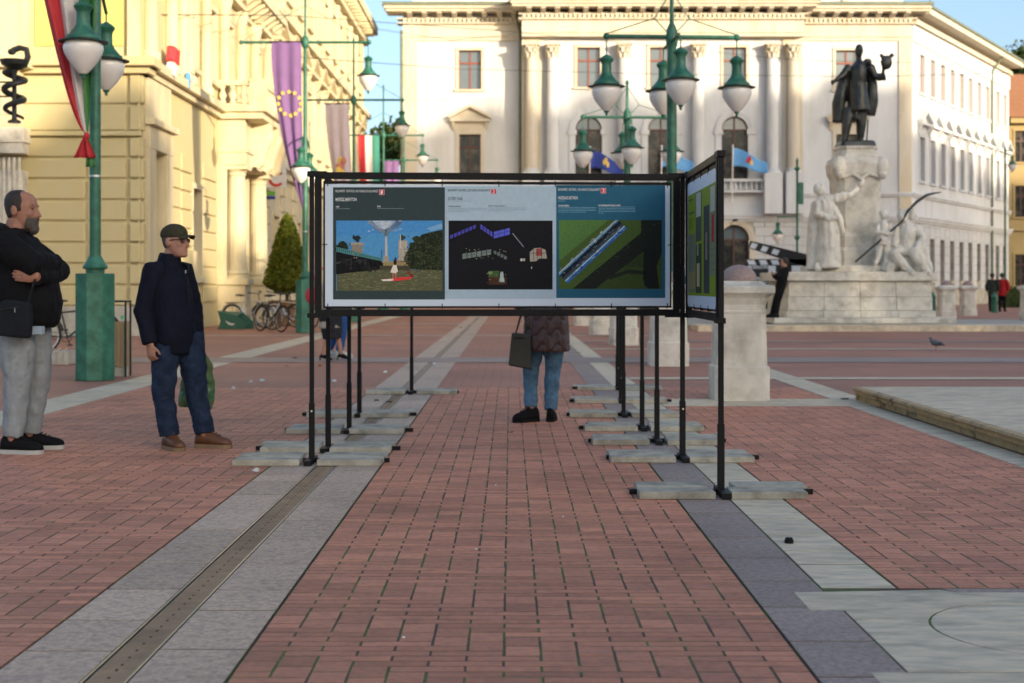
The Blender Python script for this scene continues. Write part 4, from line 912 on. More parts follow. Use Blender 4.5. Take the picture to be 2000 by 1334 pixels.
wtext('LÁNCHÍD RÉGEN', 1087, 400.5, 21, 2.8, INKW, bold=0.02); wtext('LÁNCHÍD BRIDGE IN THE OLD DAYS', 1166, 399.8, 43, 2.8, INKW, bold=0.02); lines(1087, 405, 4, 74, 55, pr(104, 156, 182)); lines(1166, 404, 5, 73, 10, pr(104, 156, 182))
def blobpoly(cx, cy, rx, ry, n, j): return [(cx + rx*math.cos(6.283*i/n)*random.uniform(1-j, 1), cy + ry*math.sin(6.283*i/n)*random.uniform(1-j, 1)) for i in range(n)]
# picture 1: river, bridge, column
PIC = {}
def pic(c):                                      # photographic print: grain and soft mottling
    if c not in PIC: b_ = pr(*c).node_tree.nodes['Principled BSDF'].inputs['Base Color']; PIC[c] = mat('photo_%d_%d_%d' % c, tuple(max(0.003, min(0.8, lin(v)/lin(w)*q)) for v, w, q in zip(c, (172, 194, 216), (0.56, 0.65, 0.74))), rough=0.6, spec=0.15, var=0.12, scale=60, detail=9)
    return PIC[c]
cur = [MB(), []]
def P(pts, c, lay):
    m_ = pic(c)
    if m_ not in cur[1]: cur[1].append(m_)
    cur[0].poly([(bpu(a), -0.0136 - 0.0004*lay, bpz(a, b)) for a, b in pts], cur[1].index(m_))
def flush():
    cur[0].build('picture', list(cur[1]), fban); cur[0] = MB(); cur[1] = []
P(rct(656, 431, 861, 568), (66, 140, 196), 2)
P([(656, 431), (861, 431), (861, 450), (656, 462)], (58, 134, 198), 3)
P([(713, 431.5), (786, 431.5), (780, 440), (772, 446), (764, 452), (752, 458), (742, 455), (731, 448), (724, 440)], (150, 172, 196), 3); P([(725, 431.5), (770, 431.5), (760, 441), (748, 448), (736, 441)], (168, 186, 206), 4)
P([(830, 446), (861, 436), (861, 446), (840, 452)], (104, 158, 204), 4)
P(rct(657, 527, 861, 568), (82, 88, 66), 4)
for i in range(140):
    x, y = random.uniform(658, 850), random.uniform(528, 566); w = random.uniform(3, 11); P(rct(x, y, min(861, x + w), y + 0.8), random.choice([(112, 114, 90), (62, 68, 50), (96, 102, 80), (124, 124, 100)]), 5)
P(blobpoly(668, 482, 14, 12, 14, .4), (30, 44, 30), 5); P(blobpoly(661, 486, 9, 10, 12, .4), (24, 36, 26), 5)
P([(656, 492), (744, 510), (744, 526), (656, 536)], (16, 18, 22), 6); P([(656, 482), (744, 504.5), (744, 510), (656, 491)], (64, 128, 132), 7)
for i in range(22): x = 658 + i*3.9; P([(x, 483 + (x-656)*0.256), (x + 1.2, 483.4 + (x-656)*0.256), (x + 1.2, 490 + (x-656)*0.214), (x, 489.6 + (x-656)*0.214)], (28, 74, 82), 8)
P([(656, 513), (680, 506), (681, 508), (656, 516)], (58, 66, 74), 8)
P(rct(686, 476, 707, 496), (126, 124, 116), 6); P(rct(684, 474, 709, 478), (150, 146, 134), 7); P(blobpoly(696, 466, 9, 8, 12, .5), (28, 42, 46), 7); P(blobpoly(690, 463, 4, 6, 8, .5), (28, 42, 46), 7)
P([(750, 500), (750.6, 462), (754, 462), (755, 500)], (176, 176, 172), 6); P(rct(749, 456, 755.5, 461), (96, 112, 110), 7); P([(750.5, 446), (752, 449), (753.6, 446), (753, 456), (751, 456)], (60, 86, 88), 8); P([(748, 500), (756, 500), (758, 512), (746, 512)], (150, 146, 136), 7)
P(rct(776, 470, 793, 512), (160, 160, 152), 6); P(blobpoly(783, 464, 8, 7, 12, .5), (40, 62, 62), 7); P(rct(779, 458, 780.5, 485), (196, 200, 200), 8); P(rct(742.5, 488, 744, 505), (60, 70, 74), 7)
P([(744, 512), (800, 508), (800, 521), (744, 521)], (140, 128, 92), 6); P([(740, 519), (800, 519), (800, 528), (740, 527)], (62, 64, 54), 7)
for i in range(26): P(blobpoly(random.uniform(795, 858), random.uniform(462, 520), random.uniform(5, 10), random.uniform(4, 8), 9, .4), random.choice([(32, 44, 30), (24, 34, 24), (40, 54, 34)]), 7 + 0.1*i)
P([(785, 505), (800, 478), (822, 458), (845, 452), (861, 449), (861, 528), (800, 526)], (27, 37, 27), 6)
for i in range(120): P(blobpoly(random.uniform(795, 858), random.uniform(456, 522), 2.0, 1.4, 6, .5), random.choice([(52, 68, 44), (44, 58, 38), (18, 26, 20)]), 10)
P([(742, 546), (762, 544), (782, 541), (802, 541), (800, 545), (770, 549), (746, 549)], (200, 60, 62), 11); P([(742, 546), (766, 544.5), (766, 548.6), (746, 549)], (214, 206, 206), 12); P([(790, 526), (807, 540), (800, 542)], (120, 40, 40), 10.5)
P([(766, 517), (772, 517), (775, 530), (771, 534), (760, 532)], (206, 204, 200), 13); P([(767, 507), (773, 507), (772, 518), (767, 518)], (24, 28, 34), 13); P(blobpoly(770.5, 505, 2, 2.6, 8, .1), (50, 36, 30), 13.2); P(rct(764.5, 532, 766.5, 544), (176, 110, 96), 12.6); P(rct(770, 532, 772, 544), (176, 110, 96), 12.6); P([(772, 508), (777, 509), (777, 511), (772, 510)], (176, 120, 104), 13.1)
for i in range(420):
    x, y = random.uniform(657, 858), random.uniform(527.5, 566.5); w = random.uniform(1.5, 6); P(rct(x, y, min(861, x + w), y + 0.45), random.choice([(150, 150, 128), (56, 60, 44), (104, 110, 88), (70, 78, 60)]), 5.4)
for i in range(420):
    x = random.uniform(788, 860); y = random.uniform(452 + max(0, (835 - x))*0.75, 527); P(blobpoly(x, y, 1.5, 1.1, 5, .5), random.choice([(64, 80, 52), (46, 60, 40), (16, 23, 18), (30, 42, 30), (84, 98, 66)]), 10.2)
for i in range(40): x = random.uniform(657, 743); P(rct(x, 500 + (x-656)*0.1 + random.uniform(0, 24), x + random.uniform(2, 9), 500.6 + (x-656)*0.1 + random.uniform(0, 24)), random.choice([(30, 33, 38), (10, 12, 15), (40, 44, 50)]), 8.2)
for i in range(30): x, y = random.uniform(715, 784), random.uniform(431.5, 452); P(blobpoly(x, y, random.uniform(2, 6), random.uniform(1, 2), 8, .4), random.choice([(140, 166, 194), (172, 188, 206), (120, 156, 194)]), 4.2 + 0.01*i)
for i in range(60): x, y = random.uniform(657, 684), random.uniform(474, 491); P(blobpoly(x, y, 1.4, 1.0, 5, .5), random.choice([(44, 58, 40), (20, 30, 22), (34, 46, 34)]), 5.6)
for i in range(40): x = random.choice([random.uniform(686, 707), random.uniform(776, 793)]); y = random.uniform(476, 508); P(rct(x, y, x + 1.6, y + random.uniform(.6, 3)), random.choice([(100, 98, 92), (150, 148, 140), (120, 118, 110)]), 7.4)
flush()
# picture 2: dark market hall
P(rct(873, 431, 1076, 565.5), (15, 17, 24), 2)
def wins(x0, y0, x1, y1, n, h, c, lay=3, g=0.75):
    for i in range(n):
        a, b = i/n, (i + g)/n; xa, xb = x0 + (x1-x0)*a, x0 + (x1-x0)*b; ya, yb_ = y0 + (y1-y0)*a, y0 + (y1-y0)*b
        P([(xa, ya + h), (xb, yb_ + h), (xb, yb_), (xa, ya)], c, lay); P([(xa + .8, ya + h*.5), (xb - .8, yb_ + h*.5), (xb - .8, yb_ + h*.42), (xa + .8, ya + h*.42)], (30, 34, 62), lay + 1)
wins(876, 460, 928, 438, 7, 7, (66, 70, 168)); wins(935, 438, 960, 455, 4, 9, (74, 80, 190)); wins(961, 453, 993, 445, 3, 13, (76, 90, 200), g=.92); wins(998, 455, 1020, 482, 7, 2.5, (150, 160, 180))
wins(900, 496, 957, 487, 6, 10, (104, 122, 124), g=.85); wins(961, 489, 988, 502, 4, 6, (96, 112, 114))
P([(1032, 511), (1031, 493), (1040, 485), (1052, 484), (1062, 488), (1065, 505), (1050, 505), (1044, 510)], (150, 152, 146), 3); P([(1043, 500), (1044, 486), (1055, 485), (1056, 500)], (150, 70, 72), 4)
for x in (1038, 1046, 1054): P(rct(x, 485, x + .8, 508), (40, 42, 46), 5)
P(rct(1031, 494, 1064, 495), (40, 42, 46), 5); P(rct(1013, 505, 1017, 510), (190, 196, 196), 4); P(rct(1018, 505, 1022, 510), (170, 176, 176), 4); P(rct(1034, 521, 1035.5, 525), (200, 204, 204), 4)
P(rct(951, 541, 986, 556), (64, 44, 36), 3); P(rct(950, 529, 972, 541), (52, 84, 52), 3); P(blobpoly(955, 533, 5, 4, 9, .4), (110, 140, 92), 4); P([(974, 531), (979, 531), (982, 551), (972, 551)], (150, 176, 178), 4)
for i in range(160): x, y = random.uniform(875, 1072), random.uniform(434, 562); P(rct(x, y, x + random.uniform(1, 9), y + random.uniform(.4, 1.2)), random.choice([(20, 22, 30), (24, 26, 34), (11, 12, 18)]), 2.4)
for i in range(36): x, y = random.uniform(905, 985), random.uniform(484, 505); P(rct(x, y, x + 1.2, y + 1.5), random.choice([(160, 172, 170), (60, 74, 76), (120, 136, 130)]), 6)
for i in range(26): x, y = random.uniform(945, 985), random.uniform(528, 553); P(rct(x, y, x + 1.5, y + 1.4), random.choice([(96, 110, 70), (120, 70, 50), (150, 160, 150), (40, 50, 36)]), 6)
flush()
# picture 3: bridge seen from above over green water
P(rct(1088.5, 430, 1291, 564.5), (62, 88, 44), 2); P([(1088.5, 430), (1185, 430), (1088.5, 510)], (70, 112, 62), 3)
P([(1115, 564), (1250, 455), (1250, 430), (1291, 430), (1291, 564)], (24, 32, 30), 3); P([(1160, 564), (1215, 522), (1262, 486), (1262, 564)], (52, 72, 36), 4); P([(1180, 542), (1225, 526), (1262, 530), (1262, 537), (1225, 534), (1190, 546)], (30, 40, 34), 5)
P([(1255, 486), (1278, 486), (1280, 545), (1284, 560), (1258, 560), (1254, 545)], (22, 28, 28), 5); P([(1281, 520), (1291, 494), (1291, 564), (1286, 564)], (54, 74, 36), 5)
for i in range(12): P(rct(1222 + i*2.7, 500 + 1.0*i*0, 1223 + i*2.7, 522), (26, 36, 30), 5)
def diag(o0, o1, c, lay, s0=0.0, s1=1.0):
    p0, p1 = Vector((1088.5, 537)), Vector((1205, 430)); d = (p1 - p0); n = Vector((0.72, 0.69))
    a, b = p0 + d*s0, p0 + d*s1
    q = [a + n*o0, b + n*o0, b + n*o1, a + n*o1]; P([(max(1088.6, v.x), max(430.2, v.y)) for v in q], c, lay)
diag(-8, -2, (150, 170, 178), 7); diag(-2, 1.5, (60, 140, 180), 7); diag(1.5, 9, (20, 26, 36), 7); diag(9, 13, (50, 62, 72), 7); diag(13, 16, (60, 76, 86), 7); diag(16, 18.5, (150, 190, 216), 7); diag(18.5, 24, (38, 96, 168), 7)
for i in range(26): s = random.random()*0.95; o_ = random.choice((-6, -1, 17, 20)); diag(o_, o_ + 1.6, random.choice([(190, 206, 214), (26, 60, 110), (90, 160, 190)]), 8, s, s + 0.03)
for i in range(420):
    x, y = random.uniform(1089.5, 1286), random.uniform(431, 563); P(rct(x, y, min(1291, x + random.uniform(1.5, 6)), y + 0.6), (random.choice([(58, 86, 44), (74, 104, 56), (66, 96, 48)]) if (x - 1088)*0.8 + (y - 430) < 90 or (y - 430) > 100 + 0.0*(x) and x < 1120 else random.choice([(27, 36, 33), (22, 29, 28), (30, 40, 35)]) if (x - 1115)*0.81 + (y - 564) > 12 else random.choice([(60, 82, 42), (54, 76, 38)])), 4.6)
for i in range(160): s = random.random()*0.97; o_ = random.uniform(-8, 23); diag(o_, o_ + 0.8, random.choice([(170, 186, 196), (26, 50, 90), (90, 150, 180), (40, 44, 50), (120, 140, 150), (20, 70, 140)]), 8.4, s, s + random.uniform(0.01, 0.04))
flush()
# side board (seen at a slant)
sb, sban, SLn, sr_ = board('narrow slanted side board with a lime green poster of dark pictures', Vector((G.x + 0.03, G.y - 0.06, 0)), Fp, ends=(1,))
x0, x1, z0, z1 = sr_; LIME = pr(104, 132, 36); w, h_ = x1 - x0, z1 - z0
def sq(a, b, c, d, ink, lay): MB().box(x0 + w*a, x0 + w*c, -0.0136 - 0.0003*lay, -0.0132, z0 + h_*b, z0 + h_*d).build('poster' if lay == 1 else 'picture', ink, sban)
sq(0.02, 0.09, 0.985, 0.90, LIME, 1)
sq(0.04, 0.12, 0.29, 0.58, pr(92, 104, 96), 2); sq(0.32, 0.11, 0.53, 0.49, pr(52, 60, 52), 2); sq(0.32, 0.51, 0.53, 0.89, pr(66, 76, 70), 2); sq(0.60, 0.11, 0.79, 0.76, pr(50, 58, 60), 2); sq(0.80, 0.24, 0.97, 0.885, pr(104, 112, 96), 2)
sq(0.34, 0.70, 0.50, 0.885, pr(150, 160, 160), 3); sq(0.82, 0.70, 0.96, 0.88, pr(150, 158, 150), 3); sq(0.86, 0.48, 0.93, 0.68, pr(150, 30, 40), 4); sq(0.36, 0.16, 0.46, 0.34, pr(150, 146, 120), 3); sq(0.36, 0.40, 0.42, 0.49, pr(120, 126, 120), 3); sq(0.66, 0.36, 0.72, 0.56, pr(110, 106, 92), 3); sq(0.05, 0.14, 0.28, 0.28, pr(120, 116, 90), 3)
for i in range(8): sq(0.82, 0.28 + 0.05*i, 0.95, 0.283 + 0.05*i, pr(60, 66, 56), 3); sq(0.05, 0.62 + 0.012*i, 0.05 + random.uniform(.14, .2), 0.624 + 0.012*i, pr(74, 92, 36), 2)
sq(0.05, 0.745, 0.26, 0.755, INKD, 2); sq(0.05, 0.85, 0.22, 0.86, INKD, 2)
for i in range(0): MB().tube([(x0 + w*(0.3 + 0.15*i), -0.02, z0 - 0.03), (x0 + w*(0.29 + 0.15*i), -0.05, z0 + 0.035), (x0 + w*(0.33 + 0.15*i), -0.03, z0 + 0.06)], 0.0016, 5).build('loose_tie', BLACK, sb)
# boards behind the front one
Lp = [gp(641, 879), gp(682, 843), gp(702, 812), gp(804, 768)]; Rp = [gp(1283, 864), gp(1254, 838), gp(1218, 812), gp(1212, 785), gp(1206, 760)]
bt2 = []
for lb, a, b in (('dark framed board behind the left end of the front board', Lp[1], Lp[0]), ('dark framed board furthest back on the drain side', Lp[3], Lp[2]), ('dark framed board behind the slanted side board', Rp[1], Rp[0]), ('dark framed board second behind the slanted side board', Rp[3], Rp[2])):
    t, ba, L, rc_ = board(lb, a, b); bt2.append(t)
    for k in range(2):
        MB().box(rc_[0] + 0.03 + (rc_[1]-rc_[0]-0.06)*k/2, rc_[0] + 0.02 + (rc_[1]-rc_[0]-0.06)*(k+1)/2, -0.0142, -0.0134, rc_[2] + 0.04, rc_[3] - 0.04).build('poster', (slate, teal, palep, LIME)[(k + len(bt2)) % 4], ba)
lastp = MB().box(-0.017, 0.017, -0.017, 0.017, 0.0, PZ).box(-0.022, 0.022, -0.022, 0.022, 0.0, 0.4)
ls = thing('board_post', 'single black steel post at the far end of the board row', 'post', (Rp[4].x, Rp[4].y, 0)); lastp.build('post', BLACK, ls, bevel=0.003)
bpy.context.view_layer.update()
for P_, t in ((A, ft), (G, ft), (Fp, sb), (Lp[0], bt2[0]), (Lp[1], bt2[0]), (Lp[2], bt2[1]), (Lp[3], bt2[1]), (Rp[0], bt2[2]), (Rp[1], bt2[2]), (Rp[2], bt2[3]), (Rp[3], bt2[3]), (Rp[4], ls)): foot(P_, t)
sm_ = []
for k in range(3):
    mb = MB(); l, w, h2 = 0.210 + 0.004*k, 0.099, 0.041; c = 0.0035
    mb.ring([[(-l+c, -w+c, 0), (l-c, -w+c, 0), (l-c, w-c, 0), (-l+c, w-c, 0)], [(-l, -w, c), (l, -w, c), (l, w, c), (-l, w, c)], [(-l, -w, h2-c), (l, -w, h2-c), (l, w, h2-c), (-l, w, h2-c)], [(-l+c, -w+c, h2), (l-c, -w+c, h2), (l-c, w-c, h2), (-l+c, w-c, h2)]]); sm_.append(mb.mesh('concrete_slab', CONC))
for P_ in FEET:
    for sx in (-1, 1):
        for sy in (-1, 1):
            o = bpy.data.objects.new('concrete_weight', random.choice(sm_)); COL.objects.link(o)
            o.location = (P_.x + sx*(0.262 + random.uniform(-0.03, 0.03)), P_.y + sy*0.117 + 0.01, 0.001); o.rotation_euler = (0, 0, random.gauss(0, 0.02))
            tag(o, 'grey concrete slab weighing down a foot of the display boards', 'weight', 'concrete slabs on the board feet')
# ------------------------------------------------------------------ stone bollards
def bollard(P, label, s=1.0, grp='stone bollards lining the square'):
    t = thing('stone_bollard', label, 'bollard', P, group=grp)
    MB().csq([(0.285*s, 0), (0.285*s, 0.345*s), (0.27*s, 0.36*s)], ch=0.12).build('base', MARB, t)
    MB().csq([(0.262*s, 0.36*s), (0.25*s, 0.90*s), (0.255*s, 0.905*s), (0.255*s, 0.925*s), (0.247*s, 0.93*s), (0.25*s, 0.99*s), (0.275*s, 1.06*s), (0.31*s, 1.10*s)], ch=0.12).build('shaft', MARB, t)
    MB().csq([(0.315*s, 1.102*s), (0.325*s, 1.115*s), (0.325*s, 1.17*s), (0.31*s, 1.185*s), (0.24*s, 1.20*s), (0.2*s, 1.235*s)], ch=0.03).build('cap', MARB, t)
    MB().lathe([(0.185*s, 1.236*s), (0.19*s, 1.26*s), (0.175*s, 1.31*s), (0.135*s, 1.36*s), (0.07*s, 1.395*s), (0.005, 1.405*s)], n=24).build('dome', REDG, t, smooth=True)
    return t
for (px, py, lb) in ((1443, 779, 'stone bollard with domed red top, beside the end of the side board'), (1305, 714, 'stone bollard partly hidden behind the posts, second in the row'), (1218, 674, 'third stone bollard of the row, behind the board posts'), (1174, 653, 'fourth stone bollard of the row'), (1139, 636, 'furthest stone bollard of the row, half behind the board')):
    P_ = gp(px, py); bollard((P_.x, P_.y, 0), lb)
for (px, py, lb) in ((1848, 628, 'stone bollard just right of the monument base'), (1890, 622, 'stone bollard further right of the monument'), (2012, 632, 'stone bollard at the edge of the square near the hedge')):
    P_ = gp(px, py); bollard((P_.x, P_.y, 0.0), lb, 0.98, 'stone bollards beyond the monument')
for (px, py, lb) in ((1822, 616, 'small dark green post between monument and stone bollard'), (1942, 616, 'small dark green post in front of the two walkers')):
    P_ = gp(px, py); t = thing('green_post', lb, 'post', (P_.x, P_.y, 0), group='green posts'); MB().lathe([(0.16, 0), (0.16, 0.1), (0.12, 0.14), (0.11, 0.7), (0.14, 0.74), (0.11, 0.8), (0.02, 0.95)], n=14).build('post', GREEN, t, smooth=True)
# ------------------------------------------------------------------ street lamps
def lantern(par, p, rod=0.3):
    p = Vector(p); g = 0.235                       # globe radius; p = top of the cap
    z = lambda v: -v
    o = MB().lathe([(0.02, 0.02), (0.05, 0.0), (0.095, z(0.03)), (0.115, z(0.06)), (0.10, z(0.09)), (0.085, z(0.11)), (0.078, z(0.14)), (0.082, z(0.27)), (0.11, z(0.33)), (0.17, z(0.40)), (0.205, z(0.425)), (0.215, z(0.46)), (0.19, z(0.468))], p, 24).build('lantern_hood', GREEN, par, smooth=True)
    MB().lathe([(0.20, z(0.469)), (0.295, z(0.482)), (0.297, z(0.49)), (0.21, z(0.487))], p, 28).build('brim', GREEND, o, smooth=True)
    MB().lathe([(0.212, z(0.491)), (0.232, z(0.53)), (0.235, z(0.57)), (0.222, z(0.63)), (0.185, z(0.70)), (0.13, z(0.78)), (0.075, z(0.845)), (0.04, z(0.875))], p, 28).build('globe', GLASSW, o, smooth=True)
    MB().lathe([(0.045, z(0.872)), (0.035, z(0.90)), (0.02, z(0.905)), (0.024, z(0.93)), (0.004, z(0.95))], p, 12).build('finial', GREEN, o, smooth=True)
    if rod: MB().tube([p, p + Vector((0, 0, rod))], 0.011, 6).build('hanger', GREEN, o)
def lamp_base(t, h=1.34, w=0.235):
    oct_ = lambda s: [(s*math.cos(R(22.5 + 45*i + 9))*1.08, s*math.sin(R(22.5 + 45*i + 9))*1.08) for i in range(8)]
    MB().ring([[(x, y, z) for x, y in oct_(w)] for z in (0.0, h)]).build('base_box', GREEN, t, bevel=0.006)
    MB().lathe([(0.115, h), (0.115, h + 0.05), (0.15, h + 0.06), (0.155, h + 0.085), (0.13, h + 0.12), (0.09, h + 0.19), (0.078, h + 0.22)], n=24).build('collar', GREEN, t, smooth=True)
def lamp_side(P, label, rot=0.0, right_lantern=True):
    t = thing('street_lamp', label, 'street lamp', P, rot, 'tall green lamps along the left street')
    lamp_base(t); MB().lathe([(0.072, 1.34), (0.068, 4.9), (0.05, 5.0), (0.045, 7.3), (0.03, 7.35), (0.028, 9.3), (0.045, 9.33), (0.01, 9.45)], n=18).build('pole', GREEN, t, smooth=True)
    MB().tube([(0.0, -0.72, 4.75), (0.0, -0.5, 4.9), (0, 0, 4.98), (0, 0.5, 4.9), (0, 0.72, 4.75)], 0.022, 8).build('arm', GREEN, t, smooth=True)
    for y in (-0.72, 0.72): lantern(t, (0.0, y, 4.62), 0.14)
    MB().tube([(-1.62, 0, 7.36), (1.62, 0, 7.36)], 0.035, 10).ell((-1.62, 0, 7.36), (0.06,)*3, 8, 6).ell((1.62, 0, 7.36), (0.06,)*3, 8, 6).lathe([(0.05, 7.2), (0.09, 7.28), (0.09, 7.44), (0.05, 7.52)], n=12).build('cross_arm', GREEN, t, smooth=True)
    MB().tube([(-1.6, 0, 7.4), (0, 0, 8.3)], 0.008, 5).tube([(1.6, 0, 7.4), (0, 0, 8.3)], 0.008, 5).build('stay', GREEN, t)
    if right_lantern: lantern(t, (1.6, 0, 7.0), 0.36)
    for z in (4.05, 2.55): MB().lathe([(0.071, z), (0.074, z + 0.005), (0.071, z + 0.03)], n=16).build('clamp_band', STEEL, t)
    return t
lx = -4.85 * K
gl = gp(186, 742)
l1 = lamp_side((gl.x, gl.y, 0), 'green lamp post with tapering tricolour flag, beside the man in dark blue', 0.09)
lampY = [33.6*K, 44*K, 54.3*K, 65*K]
for Yv, lb in zip(lampY, ('green lamp post carrying the violet star banner by the cone tree', 'green lamp post carrying a pale banner with coat of arms', 'green lamp post carrying a short tricolour flag', 'furthest green lamp post with short violet banner')):
    lamp_side((lx, Yv, 0), lb, 0.0)
def lamp_four(P, label, rot=0.0):
    t = thing('street_lamp', label, 'street lamp', P, rot, 'four armed green lamps in the square')
    lamp_base(t); MB().lathe([(0.085, 1.34), (0.08, 4.5), (0.07, 4.95), (0.09, 5.0), (0.1, 5.12), (0.08, 5.25), (0.035, 5.35), (0.03, 5.9), (0.05, 5.93), (0.02, 6.0)], n=18).build('pole', GREEN, t, smooth=True)
    a = 1.04; mb = MB().tube([(-a, 0, 5.13), (a, 0, 5.13)], 0.032, 10).tube([(0, -0.62, 5.06), (0, 0.62, 5.06)], 0.028, 10)
    for p in ((-a, 0, 5.13), (a, 0, 5.13)): mb.ell(p, (0.055,)*3, 8, 6)
    mb.build('cross_arm', GREEN, t, smooth=True)
    for sg in (-1, 1):
        MB().tube([(sg*a, 0, 5.17), (sg*0.28, 0, 5.42), (0, 0, 5.85)], 0.009, 5).tube([(sg*0.28, 0, 5.42), (sg*0.07, 0, 5.2)], 0.009, 5).build('stay', GREEN, t)
        lantern(t, (sg*a, 0, 4.82), 0.3)
    lantern(t, (0.03, -0.62, 4.84), 0.2); lantern(t, (-0.03, 0.62, 4.84), 0.2)
    return t
p = at(1312, 600, 21*K); lamp_four((p.x, 21*K, 0), 'nearer green four lantern lamp rising behind the board', 0.06)
p = at(1225, 600, 31*K); lamp_four((p.x, 31*K, 0), 'further green four lantern lamp, lower behind the board', 0.04)
# plain lamp poles near the town hall
for px, Yv, top, lb, br in ((1557, 62, 6.6, 'thin green pole with hanging bracket lamp before the town hall', -1), (1963, 78, 8.6, 'small green lamp hanging above the two walkers', 1)):
    p = at(px, 560, Yv); t = thing('lamp_pole', lb, 'street lamp', (p.x, Yv, 0)); MB().lathe([(0.09, 0), (0.09, 0.8), (0.055, 0.9), (0.05, top), (0.07, top + .05), (0.01, top + .2)], n=12).build('pole', GREEN, t, smooth=True)
    if px == 1557:
        for z in (3.3, 6.3): MB().lathe([(0.06, z - .1), (0.14, z), (0.06, z + .1)], n=10).build('collar', GREEN, t)
        MB().tube([(0, 0, 4.2), (-0.88, 0, 4.2)], 0.025, 6).build('arm', GREEN, t); lantern(t, (-0.85, 0, 3.95), 0.22); MB().box(0.06, 0.26, -0.06, 0.06, 4.75, 5.7).build('lamp_bracket', GREEN, t)
    else:
        MB().tube([(0, 0, top), (0.4*br, 0, top + 0.05)], 0.03, 6).build('arm', GREEN, t); lantern(t, (0.4*br, 0, top - 0.25), 0.25)
# ------------------------------------------------------------------ banners on the lamps
VIO = mat('banner_violet', (0.19, 0.10, 0.245), rough=0.85, var=0.08, scale=3)
def hang(name, label, p, W0, L, mats, mi=0, taper=0.35, drift=0.0, knot=True, stars=False, emblem=False):
    t = thing(name, label, 'banner' if name == 'banner' else 'flag', p)
    def fn(u, v):
        k = 1 - (1 - taper)*v**2.0; c = drift*v**1.5 + (W0/2*(1 - k) if stars else 0)
        x = (u - 0.5)*W0*k + c; return Vector((x, 0.05*math.sin(u*14 + 2*v)*(0.35 + v), -L*v))
    MB().grid(fn, 30, 24, mi).build('cloth', mats, t, smooth=True, solid=0.005)
    MB().tube([(-W0/2 - 0.05, 0, 0.01), (W0/2 + 0.05, 0, 0.01)], 0.018, 8).build('rod', IRON, t)
    if stars:
        q = MB()
        for k in range(12):
            a = k*math.pi/6; c = Vector((0.54 + 0.44*math.cos(a), 0.375 + 0.072*math.sin(a)))
            o_ = fn(c.x, c.y); q.poly([(o_.x + (0.075 if j % 2 == 0 else 0.032)*math.sin(j*math.pi/5), o_.y - 0.035, o_.z + (0.075 if j % 2 == 0 else 0.032)*math.cos(j*math.pi/5)) for j in range(10)])
        q.build('star_ring', GOLD, t)
    if emblem:
        q = MB()
        for k in range(10): o_ = fn(0.5 + random.uniform(-.2, .2), 0.62 + random.uniform(-.07, .07)); q.ell(o_ + Vector((0, -0.05, 0)), (0.09, 0.02, 0.13), 8, 5, mi=k % 2)
        q.build('coat_of_arms', [mat('pale_red', (0.5, 0.18, 0.13)), GOLD], t)
    return t, fn
tri = lambda u, v: 0 if u < 0.36 else (1 if u < 0.68 else 2)
# big tricolour gathered to a knot
p0 = at(95, -90, 17.4); pk = at(171, 268, 17.4)
t = thing('tricolour_flag', 'long red white green flag gathered to a knot beside the lamp', 'flag', (pk.x, 17.4, pk.z))
Ht = p0.z - pk.z; s17 = 17.4/F
def fn(u, v):                                     # v 0 at the knot, 1 at the top
    wl = -100*s17*v**0.62; wr = 28*s17*v**0.8
    x = wl + (wr - wl)*u; fold = 0.05*math.sin(u*22 + 3*v)*min(1, 3*v); return Vector((x, fold - 0.1*v, Ht*v + 0.02))
MB().grid(fn, 44, 30, lambda u, v: 0 if u < 0.28 else (1 if u < 0.68 else 2)).build('cloth', [REDF, WHITEF, GREENF], t, smooth=True, solid=0.004)
MB().grid(lambda u, v: Vector(((u - .5)*(0.02 + 0.26*v) - 0.03, 0.03*math.sin(u*16), 0.03 - 0.28*v)), 12, 6).build('tail', REDF, t, smooth=True, solid=0.004)
MB().grid(lambda u, v: Vector(((u - .3)*(0.02 + 0.1*v) + 0.0, 0.04 + 0.02*math.sin(u*9), 0.0 - 0.36*v)), 6, 6).build('tail', GREENF, t, smooth=True, solid=0.004)
MB().ell((-0.01, 0, 0.02), (0.035, 0.035, 0.04)).build('knot', REDF, t)
bx0 = Vector((lx, lampY[0], 7.3))
Yb = lampY[0] - 0.05; a = at(559, 82, Yb); hang('banner', 'long violet banner with a ring of yellow stars on a lamp arm', (a.x, Yb, a.z), 58*Yb/F, (404 - 82)*Yb/F, [VIO], taper=0.05, drift=0.06, stars=True)
Yb = lampY[1] - 0.05; a = at(658, 203, Yb); hang('banner', 'pale hanging banner with a red and gold coat of arms', (a.x, Yb, a.z), 46*Yb/F, 3.4, [mat('banner_pale', (0.50, 0.42, 0.45), rough=0.85, var=0.06)], taper=0.6, drift=0.3, emblem=True)
Yb = lampY[2] - 0.05; a = at(720, 264, Yb); hang('tricolour_flag', 'short red white green flag hanging from a distant lamp arm', (a.x, Yb, a.z), 42*Yb/F, 3.0, [REDF, WHITEF, mat('flag_teal', (0.03, 0.22, 0.17), rough=0.8, var=0.05)], mi=lambda u, v: 0 if u < 0.33 else (1 if u < 0.66 else 2), taper=0.8, drift=0.1)
Yb = lampY[3] - 0.05; a = at(763, 314, Yb); hang('banner', 'short violet banner on the furthest lamp arm', (a.x, Yb, a.z), 32*Yb/F, 2.4, [VIO], taper=0.8, drift=0.0)
